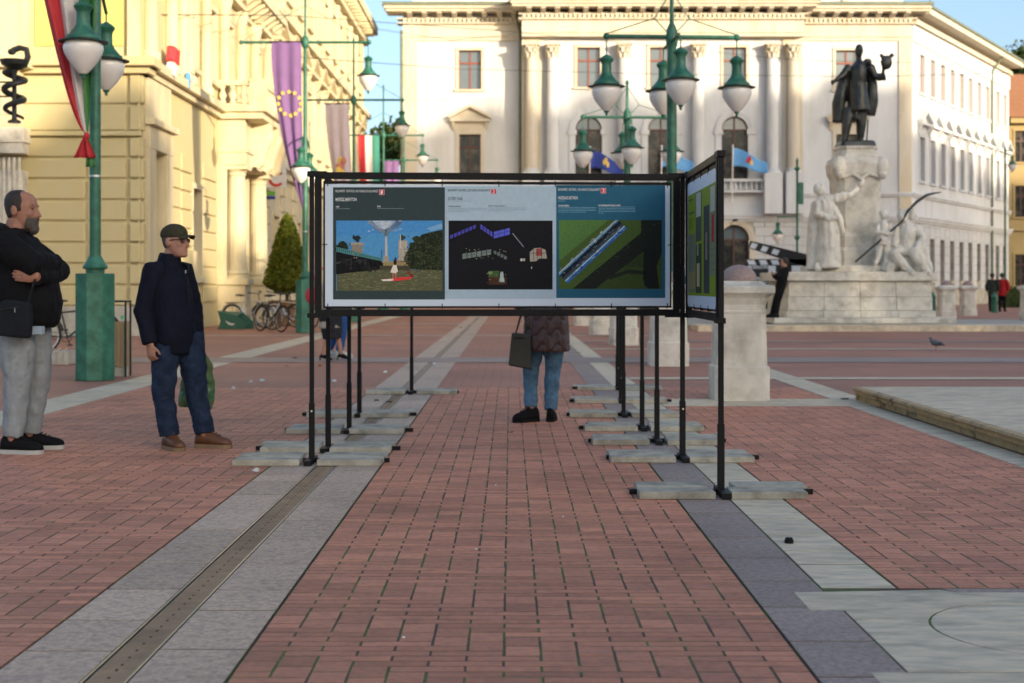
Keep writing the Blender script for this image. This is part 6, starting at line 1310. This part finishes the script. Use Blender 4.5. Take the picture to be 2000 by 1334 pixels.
# --- man in navy jacket with cap and glasses
Pn = gp(352, 876); Pn.z = 0
ca, sa = math.cos(R(-28)), math.sin(R(-28))
m2, HC, hy, k, nk = person('man in navy zip jacket, olive cap and glasses holding a green bag', Pn, 1.648, dict(yaw=-28, hyaw=-20, hat=0.012, hpitch=-3, head=(-0.035, -0.02, 1.505), neck=(-0.085, 0, 1.36), hip=(-0.055, 0.0, 0.80), top=NAVY, bot=JEAN, collar=0.055, wr=0.016,
    torso=[(0.735, 0.0, 0.135, 0.16), (0.78, 0.005, 0.14, 0.162), (0.84, 0.01, 0.155, 0.178), (1.0, 0.02, 0.155, 0.18), (1.12, 0.015, 0.15, 0.182), (1.26, 0.0, 0.135, 0.18), (1.36, -0.01, 0.105, 0.15), (1.43, -0.01, 0.07, 0.08)],
    R=((-0.17, -0.15, 1.285), (-0.225, -0.175, 1.0), (-0.165, -0.21, 0.76), (0.12, -0.05, -1), (0.4, 0.8, 0)), L=((0.0, 0.15, 1.285), (0.055, 0.2, 1.02), (0.085, 0.15, 0.79), (0.1, -0.1, -1), (0, -1, 0)), arm=(0.078, 0.068, 0.052), curl=1.0,
    legs=[((-0.09, -0.06, 0.76), (-0.10, -0.09, 0.42), (-0.065, -0.06, 0.105)), ((0.06, 0.06, 0.76), (0.10, 0.06, 0.42), (0.17, 0.05, 0.105))], leg=(0.108, 0.082, 0.072), wrb=0.017))
T = lambda x, y, z: HC + hy @ Vector((x, y, z))*k*1.02
cp = MB(); cp.ell(T(-0.004, 0, 0.055), (0.112*k, 0.090*k, 0.082*k), rot=hy); cap_o = remesh(cp, 'cap', OLIVE, m2, 0.007, 2, wr=0.003, wscale=20)
cutz = HC.z + 0.028
for v in cap_o.data.vertices:
    if v.co.z < cutz: v.co.z = cutz + (v.co.z - cutz)*0.12
br_ = MB(); br_.grid(lambda u, v: T(0.085 + 0.085*v*(1 - 0.55*(2*u - 1)**2), (u - .5)*0.155*(1 - 0.12*v), 0.045 - 0.025*(2*u - 1)**2 - 0.012*v), 14, 6); br_.build('cap_peak', OLIVE, m2, smooth=True, solid=0.006)
hr = shell(HC, hy, k*1.02, -0.055, 0.052, lambda z: -0.035 if z < -0.0 else -0.01, 0.004, -1); remesh(hr, 'hair', BEARD, m2, 0.006, 2, wr=0.003, wscale=60)
gl_ = MB()
for sg in (-1, 1):
    pts = [T(0.104 - 0.008*abs(sg), sg*0.034 + 0.024*math.cos(6.2832*i/12), 0.0 + 0.017*math.sin(6.2832*i/12)) for i in range(13)]; gl_.tube(pts, 0.0022, 6); gl_.tube([T(0.094, sg*0.058, 0.006), T(0.05, sg*0.078, 0.010), T(-0.005, sg*0.082, 0.004)], 0.003, 6)
gl_.tube([T(0.098, -0.01, 0.004), T(0.098, 0.01, 0.004)], 0.003, 6); go = gl_.build('glasses', HAIRB, m2, smooth=True)
le = MB(); SMOKE = mat('tinted_lens', (0.20, 0.11, 0.085), rough=0.12, var=0.1)
for sg in (-1, 1): le.poly([T(0.0945, sg*0.034 + 0.022*math.cos(6.2832*i/12), 0.015*math.sin(6.2832*i/12)) for i in range(12)])
le.build('lens', SMOKE, go)
zf = Matrix.Rotation(R(-28), 3, 'Z')
MB().tube([Vector((-0.01, 0, 0)) + zf @ Vector((0.09, 0, 1.345)), Vector((-0.075, 0, 0)) + zf @ Vector((0.165, 0, 1.2)), Vector((-0.07, 0, 0)) + zf @ Vector((0.175, 0, 1.05))], 0.004, 6).build('zip', BLACK, m2); MB().obox(Vector((-0.08, 0, 0)) + zf @ Vector((0.155, 0, 1.285)), 0.008, 0.012, 0.022).build('zip_pull', STEEL, m2)
shoe('shoe', m2, (-0.062, -0.06, 0), (0.62, -0.78), BRWN, TANS, 0.27, w=0.05); shoe('shoe', m2, (0.175, 0.05, 0), (0.96, -0.28), BRWN, TANS, 0.28, w=0.05)
GBAG = mat('green_plastic', (0.045, 0.15, 0.06), rough=0.4, var=0.3, scale=9, bump=0.003, bscale=25, col2=(0.10, 0.13, 0.05), mixscale=9)
gb = thing('carrier_bag', 'crumpled green plastic carrier bag held behind the man in navy', 'bag', (Pn.x + 0.085, Pn.y + 0.22, 0.28))
q = MB(); q.tube([(-0.02, 0, 0.0), (-0.015, 0, 0.06), (0.0, 0, 0.2), (0.02, -0.02, 0.33), (0.02, -0.06, 0.44)], [(0.125, 0.05), (0.135, 0.06), (0.12, 0.05), (0.08, 0.03), (0.02, 0.015)], 20, ref=(0, 1, 0)); remesh(q, 'bag_body', GBAG, gb, 0.009, 1, wr=0.016, wscale=13)
# --- woman in quilted coat, seen from behind under the board
Pw = gp(1060, 823); Pw.z = 0; QUIL = mat('brown_quilt', (0.085, 0.045, 0.040), rough=0.42, var=0.15, scale=8, bump=0.003, bscale=30)
wm, HC, hy, k, nk = person('person in brown quilted coat and blue jeans walking away behind the board', Pw, 1.66, dict(yaw=90, top=QUIL, topname='coat', bot=JEANB, wr=0.012, hip=(0.03, 0, 0.84), neck=(0.03, 0.0, 1.39), head=(0.03, 0.03, 1.55),
    torso=[(0.645, 0.0, 0.165, 0.205), (0.66, 0.0, 0.178, 0.22), (0.75, 0.0, 0.175, 0.213), (0.9, 0.0, 0.165, 0.20), (1.05, 0.0, 0.15, 0.19), (1.25, 0.0, 0.14, 0.20), (1.38, 0, 0.10, 0.16), (1.45, 0, 0.07, 0.08)],
    L=((-0.15, 0, 1.31), (-0.22, 0.05, 1.08), (-0.17, 0.16, 0.98)), R=((0.21, 0, 1.31), (0.27, 0.05, 1.08), (0.22, 0.18, 1.02)), arm=(0.09, 0.08, 0.06),
    legs=[((-0.06, 0.0, 0.76), (-0.105, 0.08, 0.43), (-0.105, -0.02, 0.12)), ((0.11, 0.0, 0.76), (0.085, 0.02, 0.44), (0.07, 0.0, 0.10))], leg=(0.098, 0.070, 0.058), wrb=0.014))
hr = MB(); hr.ell(HC + Vector((0, -0.03, 0.03)), (0.1, 0.1, 0.12)); remesh(hr, 'hair', HAIRB, wm, 0.012, 2)
for ch in wm.children:
    if ch.name.startswith('coat'):
        for v in ch.data.vertices:               # quilting seams
            a_ = math.atan2(v.co.y, v.co.x - 0.03); sx_ = abs(math.sin(a_*4.0)); sz_ = abs(math.sin((v.co.z + 0.03*math.sin(a_*8))*math.pi/0.13)); puff = min(1, sx_*2.6)*min(1, sz_*2.2)
            r_ = Vector((v.co.x - 0.03, v.co.y, 0)); v.co = v.co + r_.normalized()*(0.016*puff - 0.010)
shoe('shoe', wm, (-0.10, -0.03, 0.0), (-0.72, -0.5), BLKC, BLKC, 0.26, w=0.047); shoe('shoe', wm, (0.07, 0.0, 0.0), (0.1, 0.99), BLKC, BLKC, 0.25, w=0.047)
tb = thing('tote_bag', 'dark olive tote bag hanging from the arm of the walking person', 'bag', (Pw.x - 0.185, Pw.y - 0.10, 0.465)); TOTE = mat('tote_leather', (0.030, 0.029, 0.022), rough=0.5, var=0.15, scale=10)
q = MB(); q.ring([[(-0.115, -0.05, 0.03), (0.085, -0.05, -0.005), (0.085, 0.05, -0.005), (-0.115, 0.05, 0.03)], [(-0.085, -0.045, 0.315), (0.085, -0.045, 0.30), (0.085, 0.045, 0.30), (-0.085, 0.045, 0.315)]]); q.build('bag_body', TOTE, tb, bevel=0.012)
MB().box(-0.07, 0.03, -0.054, -0.045, 0.262, 0.272).build('zip_pocket', BLACK, tb); MB().tube([(-0.05, -0.03, 0.31), (0.0, -0.03, 0.5), (0.03, 0.05, 0.72), (0.035, -0.03, 0.5), (0.04, -0.03, 0.3)], 0.008, 6).tube([(-0.05, 0.03, 0.31), (0.01, 0.04, 0.5), (0.035, 0.06, 0.72), (0.04, 0.04, 0.3)], 0.008, 6).build('handles', TOTE, tb)
# --- couple walking behind the left posts
Pc = gp(645, 704); Pc.z = 0
simple = [(0.80, 0.0, 0.13, 0.19), (0.95, 0.0, 0.14, 0.19), (1.1, 0, 0.13, 0.18), (1.3, 0, 0.12, 0.19), (1.4, 0, 0.09, 0.15), (1.47, 0, 0.06, 0.07)]
BEIGE = cloth('beige_coat', (0.36, 0.32, 0.26)); SKRT = cloth('charcoal_skirt', (0.02, 0.02, 0.024))
cw_, HC, hy, k, nk = person('person in beige coat, dark skirt and black heels walking behind the posts', Pc, 1.66, dict(yaw=0, top=BEIGE, topname='coat', torso=[(0.54, 0, 0.20, 0.21)] + simple, L=((0, 0.2, 1.31), (0.02, 0.24, 1.05), (0.1, 0.22, 0.85)), R=((0, -0.2, 1.31), (-0.05, -0.24, 1.05), (0.02, -0.24, 0.84)), legs=[((0.0, -0.08, 0.8), (-0.02, -0.08, 0.44), (-0.1, -0.08, 0.1)), ((0.0, 0.08, 0.8), (0.1, 0.08, 0.45), (0.16, 0.08, 0.12))]), voxel=0.016)
q = MB(); q.tube([(0.0, 0, 0.75), (0.02, 0, 0.5), (0.03, 0, 0.345)], [(0.19, 0.19), (0.2, 0.17), (0.19, 0.15)], 16); remesh(q, 'skirt', SKRT, cw_, 0.016, 2)
hr = MB(); hr.ell(HC + Vector((-0.02, 0, 0.02)), (0.1, 0.095, 0.11)); remesh(hr, 'hair', HAIRB, cw_, 0.014, 2)
for x, y in ((-0.1, -0.08), (0.16, 0.08)): MB().tube([(x - 0.04, y, 0.09), (x + 0.06, y, 0.055), (x + 0.14, y, 0.02)], [(0.035, 0.04), (0.04, 0.035), (0.02, 0.015)], 10).tube([(x - 0.045, y, 0.08), (x - 0.055, y, 0.0)], [0.016, 0.008], 6).build('heeled_shoe', BLKC, cw_, smooth=True)
Pd = gp(668, 699); Pd.z = 0
cm_, HC, hy, k, nk = person('person in rust jacket, blue jeans and white shoes beside the beige coat', Pd, 1.74, dict(yaw=0, top=cloth('rust_jacket', (0.22, 0.05, 0.03)), bot=cloth('bright_jeans', (0.02, 0.07, 0.22)), torso=simple, L=((0, 0.2, 1.38), (0.02, 0.24, 1.1), (0.1, 0.22, 0.88)), R=((0, -0.2, 1.38), (-0.05, -0.24, 1.1), (-0.08, -0.24, 0.86)), legs=[((0.0, -0.08, 0.82), (0.02, -0.08, 0.46), (-0.03, -0.08, 0.12)), ((0.0, 0.08, 0.82), (-0.1, 0.08, 0.46), (-0.22, 0.08, 0.14))]), voxel=0.016)
hr = MB(); hr.ell(HC + Vector((-0.02, 0, 0.03)), (0.1, 0.09, 0.1)); remesh(hr, 'hair', HAIRB, cm_, 0.014, 2)
shoe('shoe', cm_, (-0.02, -0.08, 0), (1, -0.1), RUBB, RUBB, 0.29, w=0.055); shoe('shoe', cm_, (-0.2, 0.08, 0), (1, 0.0), RUBB, RUBB, 0.29, w=0.055)
rb_ = thing('red_bag', 'red shoulder bag carried just left of the front board', 'bag', (at(606, 578, 22.2).x - 0.02, 22.2, at(600, 594, 22.2).z)); q = MB().ell((0.06, 0, 0.13), (0.12, 0.07, 0.14)); q.build('bag_body', REDF, rb_, smooth=True); MB().tube([(0.0, 0, 0.22), (0.12, 0.05, 0.5), (0.3, 0.1, 0.62)], 0.012, 6).build('strap', REDF, rb_)
# --- man in black leaning on the plinth
Pl = Vector((at(1519, 600, 39.25).x, 39.25, 0.31))
bl_, HC, hy, k, nk = person('person in black leaning back against the side of the monument base', Pl, 1.68, dict(yaw=200, top=BLKC, topname='shirt', bot=BLKC, torso=simple, hip=(0.08, 0, 0.86), neck=(0.2, 0, 1.38), head=(0.17, -0.02, 1.53), L=((0.2, -0.18, 1.31), (0.05, -0.24, 1.1), (-0.12, -0.18, 1.2)), R=((0.16, 0.19, 1.31), (0.0, 0.2, 1.08), (-0.14, 0.0, 1.2)), legs=[((0.08, -0.08, 0.8), (0.0, -0.08, 0.44), (-0.05, -0.06, 0.1)), ((0.08, 0.08, 0.8), (-0.06, 0.08, 0.44), (-0.15, 0.08, 0.1))]), voxel=0.018)
hr = MB(); hr.ell(HC + Vector((0.025, 0, 0.035)), (0.11, 0.095, 0.105)); remesh(hr, 'hair', HAIRB, bl_, 0.014, 2); shoe('shoe', bl_, (-0.05, -0.06, 0), (-1, -0.2), BLKC, BLKC); shoe('shoe', bl_, (-0.15, 0.08, 0), (-1, 0), BLKC, BLKC)
Pr = Vector((at(1513, 600, 41.6).x, 41.6, 0.31))
# --- two walkers far right
for px, c1, lb in ((1938, cloth('dark_green_coat', (0.03, 0.035, 0.028)), 'person in dark coat walking beside the red coat, far right'), (1957, cloth('red_coat', (0.36, 0.015, 0.02)), 'person in bright red coat and black trousers, far right')):
    P_ = Vector((at(px, 560, 60.5).x, 60.5, 0.104)); t, HC, hy, k, nk = person(lb, P_, 1.62, dict(yaw=60, top=c1, topname='coat', bot=BLKC, torso=[(0.72, 0, 0.16, 0.21)] + simple, L=((-0.1, 0.16, 1.3), (-0.2, 0.18, 1.06), (-0.15, 0.22, 0.85)), R=((0.16, -0.12, 1.3), (0.24, -0.12, 1.06), (0.22, -0.05, 0.85)), legs=[((-0.05, 0.04, 0.78), (-0.08, 0.06, 0.44), (-0.1, 0.0, 0.1)), ((0.07, -0.04, 0.78), (0.1, -0.02, 0.44), (0.12, 0.02, 0.1))]), voxel=0.022)
    hr = MB(); hr.ell(HC + Vector((-0.03, -0.03, 0.03)), (0.1, 0.1, 0.11)); remesh(hr, 'hair', HAIRB, t, 0.018, 2)
    for x in (-0.1, 0.12): shoe('shoe', t, (x, 0, 0), (0.5, 0.85), BLKC, BLKC)
hg = thing('hedge', 'dark clipped hedge in front of the ochre house', 'hedge', (at(1990, 560, 72).x, 72, 0.1)); q = MB().box(-0.9, 3.0, -0.4, 0.4, 0, 0.95); leaves(q, lambda: Vector((random.uniform(-1.0, 3.1), random.uniform(-.5, .5), random.uniform(0, 1.05))), 3000, 0.12); q.build('foliage', LEAFD, hg, fix=False)
# pigeon
pg = thing('pigeon', 'grey pigeon standing on the brick paving before the monument', 'pigeon', gp(1828, 683), R(150)); PIG = mat('pigeon_grey', (0.11, 0.125, 0.15), rough=0.6, var=0.3, scale=30, col2=(0.04, 0.055, 0.06), mixscale=14)
q = MB(); q.tube([(-0.17, 0, 0.085), (-0.1, 0, 0.105), (-0.02, 0, 0.12), (0.05, 0, 0.135), (0.085, 0, 0.17), (0.095, 0, 0.20)], [(0.02, 0.008), (0.035, 0.025), (0.055, 0.055), (0.05, 0.055), (0.03, 0.032), (0.02, 0.02)], 12); q.ell((0.10, 0, 0.212), (0.027, 0.021, 0.022)); remesh(q, 'body', PIG, pg, 0.006, 2)
MB().tube([(0.122, 0, 0.21), (0.145, 0, 0.204)], [0.006, 0.002], 6).build('beak', IRON, pg)
for y in (-0.02, 0.02): MB().tube([(0.0, y, 0.08), (0.0, y, 0.004), (0.03, y, 0.003)], 0.004, 5).build('leg', mat('pigeon_red', (0.3, 0.07, 0.06)) if y < 0 else MATS['pigeon_red'], pg)
for y in (-1, 1): MB().ell((-0.035, y*0.05, 0.125), (0.085, 0.014, 0.032)).build('wing', PIG, pg, smooth=True)
# ------------------------------------------------------------------ bicycles, racks, bin
TYRE = mat('tyre', (0.012, 0.012, 0.012), rough=0.8); SILV = mat('silver_frame', (0.45, 0.46, 0.48), rough=0.3, metal=0.6, var=0.1); ORNG = mat('orange_saddle', (0.42, 0.09, 0.02), rough=0.6)
def torus(c, Rr, r, n=28, mi=0, mb=None):
    mb = mb or MB(); mb.tube([(c[0] + Rr*math.cos(6.2832*i/n), c[1], c[2] + Rr*math.sin(6.2832*i/n)) for i in range(n + 1)], r, 6, mi); return mb
def bicycle(label, P, rz, fm, sm, lean=0.08):
    t = thing('bicycle', label, 'bicycle', P, rz, 'bicycles parked by the left buildings'); t.rotation_euler = (lean, 0, rz); r = 0.335
    for nm, x in (('wheel', -0.52), ('wheel', 0.53)):
        w = torus((x, 0, r), r - 0.018, 0.019).build(nm, TYRE, t, smooth=True); torus((x, 0, r), r - 0.045, 0.011).build('rim', STEEL, w, smooth=True)
        s_ = MB()
        for i in range(18): a = 6.2832*i/18; s_.tube([(x, 0.015*(-1)**i, r), (x + (r - .05)*math.cos(a), 0, r + (r - .05)*math.sin(a))], 0.0022, 4)
        s_.lathe([(0.02, -0.04), (0.02, 0.04)], n=8); s_.build('spokes', STEEL, w)
        mg = MB(); mg.tube([(x + (r + .025)*math.cos(R(a)), 0, r + (r + .025)*math.sin(R(a))) for a in range(20 if x > 0 else 10, 171, 15)], (0.022), 6); mg.build('mudguard', fm, t, smooth=True)
    bb = (-0.08, 0, 0.28); st = (-0.22, 0, 0.80); hd0 = (0.36, 0, 0.78); hd1 = (0.39, 0, 0.64)
    f = MB(); f.tube([bb, st], 0.016, 8).tube([(-0.2, 0, 0.72), hd0], 0.016, 8).tube([bb, hd1], 0.019, 8).tube([hd0, hd1], 0.02, 8)
    for y in (-0.05, 0.05): f.tube([bb, (-0.52, y, r)], 0.009, 6).tube([(-0.2, 0, 0.72), (-0.52, y, r)], 0.008, 6)
    f.build('frame', fm, t, smooth=True)
    fk = MB()
    for y in (-0.05, 0.05): fk.tube([hd1, (0.42, y, 0.56), (0.53, y, r)], 0.011, 6)
    fk.build('fork', fm, t, smooth=True)
    MB().tube([hd0, (0.33, 0, 0.96)], 0.013, 6).tube([(0.2, -0.29, 1.02), (0.32, -0.2, 1.0), (0.36, 0, 0.97), (0.32, 0.2, 1.0), (0.2, 0.29, 1.02)], 0.012, 6).tube([(0.17, -0.3, 1.02), (0.27, -0.26, 1.01)], 0.018, 6).tube([(0.17, 0.3, 1.02), (0.27, 0.26, 1.01)], 0.018, 6).build('handlebar', IRON, t, smooth=True)
    q = MB(); q.tube([(-0.38, 0, 0.93), (-0.3, 0, 0.935), (-0.2, 0, 0.93), (-0.1, 0, 0.925)], [(0.06, 0.02), (0.085, 0.03), (0.045, 0.025), (0.02, 0.015)], 10); q.build('saddle', sm, t, smooth=True); MB().tube([st, (-0.25, 0, 0.92)], 0.012, 6).build('seat_post', STEEL, t)
    c_ = MB(); torus((-0.08, 0.05, 0.28), 0.085, 0.006, 18, mb=c_); c_.tube([(-0.08, 0.06, 0.28), (0.0, 0.07, 0.13)], 0.009, 6).tube([(-0.08, -0.06, 0.28), (-0.16, -0.07, 0.43)], 0.009, 6).obox((0.0, 0.12, 0.13), 0.08, 0.09, 0.02).obox((-0.16, -0.12, 0.43), 0.08, 0.09, 0.02); c_.tube([(-0.08, 0.05, 0.365), (-0.52, 0.05, r + 0.04)], 0.004, 4).tube([(-0.08, 0.05, 0.195), (-0.52, 0.05, r - 0.04)], 0.004, 4); c_.build('crank', IRON, t)
    rk = MB(); rk.tube([(-0.24, -0.05, 0.72), (-0.72, -0.06, 0.72), (-0.72, 0.06, 0.72), (-0.24, 0.05, 0.72)], 0.007, 5).tube([(-0.52, -0.06, r), (-0.6, -0.06, 0.72)], 0.006, 5).tube([(-0.52, 0.06, r), (-0.6, 0.06, 0.72)], 0.006, 5); rk.build('carrier', IRON, t)
    return t
P_ = gp(487, 641); bicycle('silver bicycle with black saddle next to the green rack', (P_.x, P_.y, 0), R(-20), SILV, IRON)
P_ = gp(528, 648); bicycle('dark bicycle with pale tyres in the middle by the porch', (P_.x, P_.y, 0), R(-50), IRON, IRON, -0.1)
P_ = gp(567, 645); bicycle('bicycle with orange saddle beside the lamp base', (P_.x, P_.y, 0), R(160), SILV, ORNG)
P_ = gp(548, 640); bicycle('dark bicycle leaning behind the orange saddled one', (P_.x, P_.y, 0), R(-15), IRON, IRON, 0.12)
P_ = gp(140, 690); bicycle('black bicycle half hidden behind the hexagonal green lamp base', (P_.x, P_.y, 0), R(35), IRON, IRON)
P_ = gp(455, 643); gr = thing('bike_rack', 'green folded sheet bike rack lying by the bicycles', 'rack', (P_.x, P_.y, 0)); GRK = mat('rack_green', (0.012, 0.085, 0.055), rough=0.45, var=0.15)
MB().prism([(-0.42, 0), (-0.34, 0.22), (-0.42, 0.5), (0.12, 0.36), (0.42, 0.14), (0.3, 0.0)], -0.02, 0.02).build('front_panel', GRK, gr); MB().prism([(-0.38, 0), (-0.36, 0.46), (0.2, 0.46), (0.5, 0.2), (0.5, 0.0)], 0.36, 0.40).build('rear_panel', GRK, gr)
MB().add([(-0.42, 0, 0.5), (0.12, 0, 0.36), (0.2, 0.36, 0.46), (-0.36, 0.36, 0.46)], [(0, 1, 2, 3)]).build('top_panel', GRK, gr, solid=0.015); MB().prism([(-0.22, 0.24), (-0.05, 0.16), (0.06, 0.15), (0.0, 0.11), (-0.1, 0.12)], -0.026, -0.02).build('white_mark', WHITEF, gr)
P_ = gp(108, 712); br2 = thing('concrete_kerb', 'low grey concrete bike stand with metal comb behind the bearded man', 'bike stand', (P_.x, P_.y, 0)); MB().box(-0.7, 0.22, -0.1, 0.35, 0, 0.2).build('block', SOCLE, br2, bevel=0.01)
for i in range(9): MB().tube([(-0.65 + i*0.1, -0.115, 0.03), (-0.65 + i*0.1, -0.115, 0.2), (-0.65 + i*0.1, 0.1, 0.24)], 0.008, 5).build('comb_bar', STEEL, br2)
P_ = gp(222, 738); bn = thing('litter_bin', 'slim litter bin with wooden slats and black frame behind lamp base', 'bin', (P_.x + 0.0, P_.y + 0.35, 0))
for x in (-0.22, 0.08): MB().box(x, x + 0.022, -0.13, -0.108, 0.0, 0.97).box(x, x + 0.022, 0.108, 0.13, 0.0, 0.97).build('frame_post', IRON, bn)
MB().box(-0.22, 0.102, -0.13, 0.13, 0.97, 0.995).build('lid', IRON, bn); MB().box(-0.16, 0.07, -0.1, 0.1, 0.0, 0.12).build('foot', SOCLE, bn); MB().box(-0.19, 0.07, -0.09, 0.09, 0.14, 0.70).build('liner', IRON, bn)
for i in range(5): MB().box(-0.195 + i*0.055, -0.145 + i*0.055, -0.105, -0.09, 0.13, 0.72).build('slat', WOOD, bn)
for i in range(4): MB().box(0.0715, 0.085, -0.1 + i*0.05, -0.055 + i*0.05, 0.13, 0.72).build('slat', WOOD, bn)
MB().box(0.03, 0.07, -0.1315, -0.128, 0.75, 0.80).build('sticker', mat('sticker_green', (0.05, 0.4, 0.2)), bn)
bpy.data.scenes.remove(WORK)
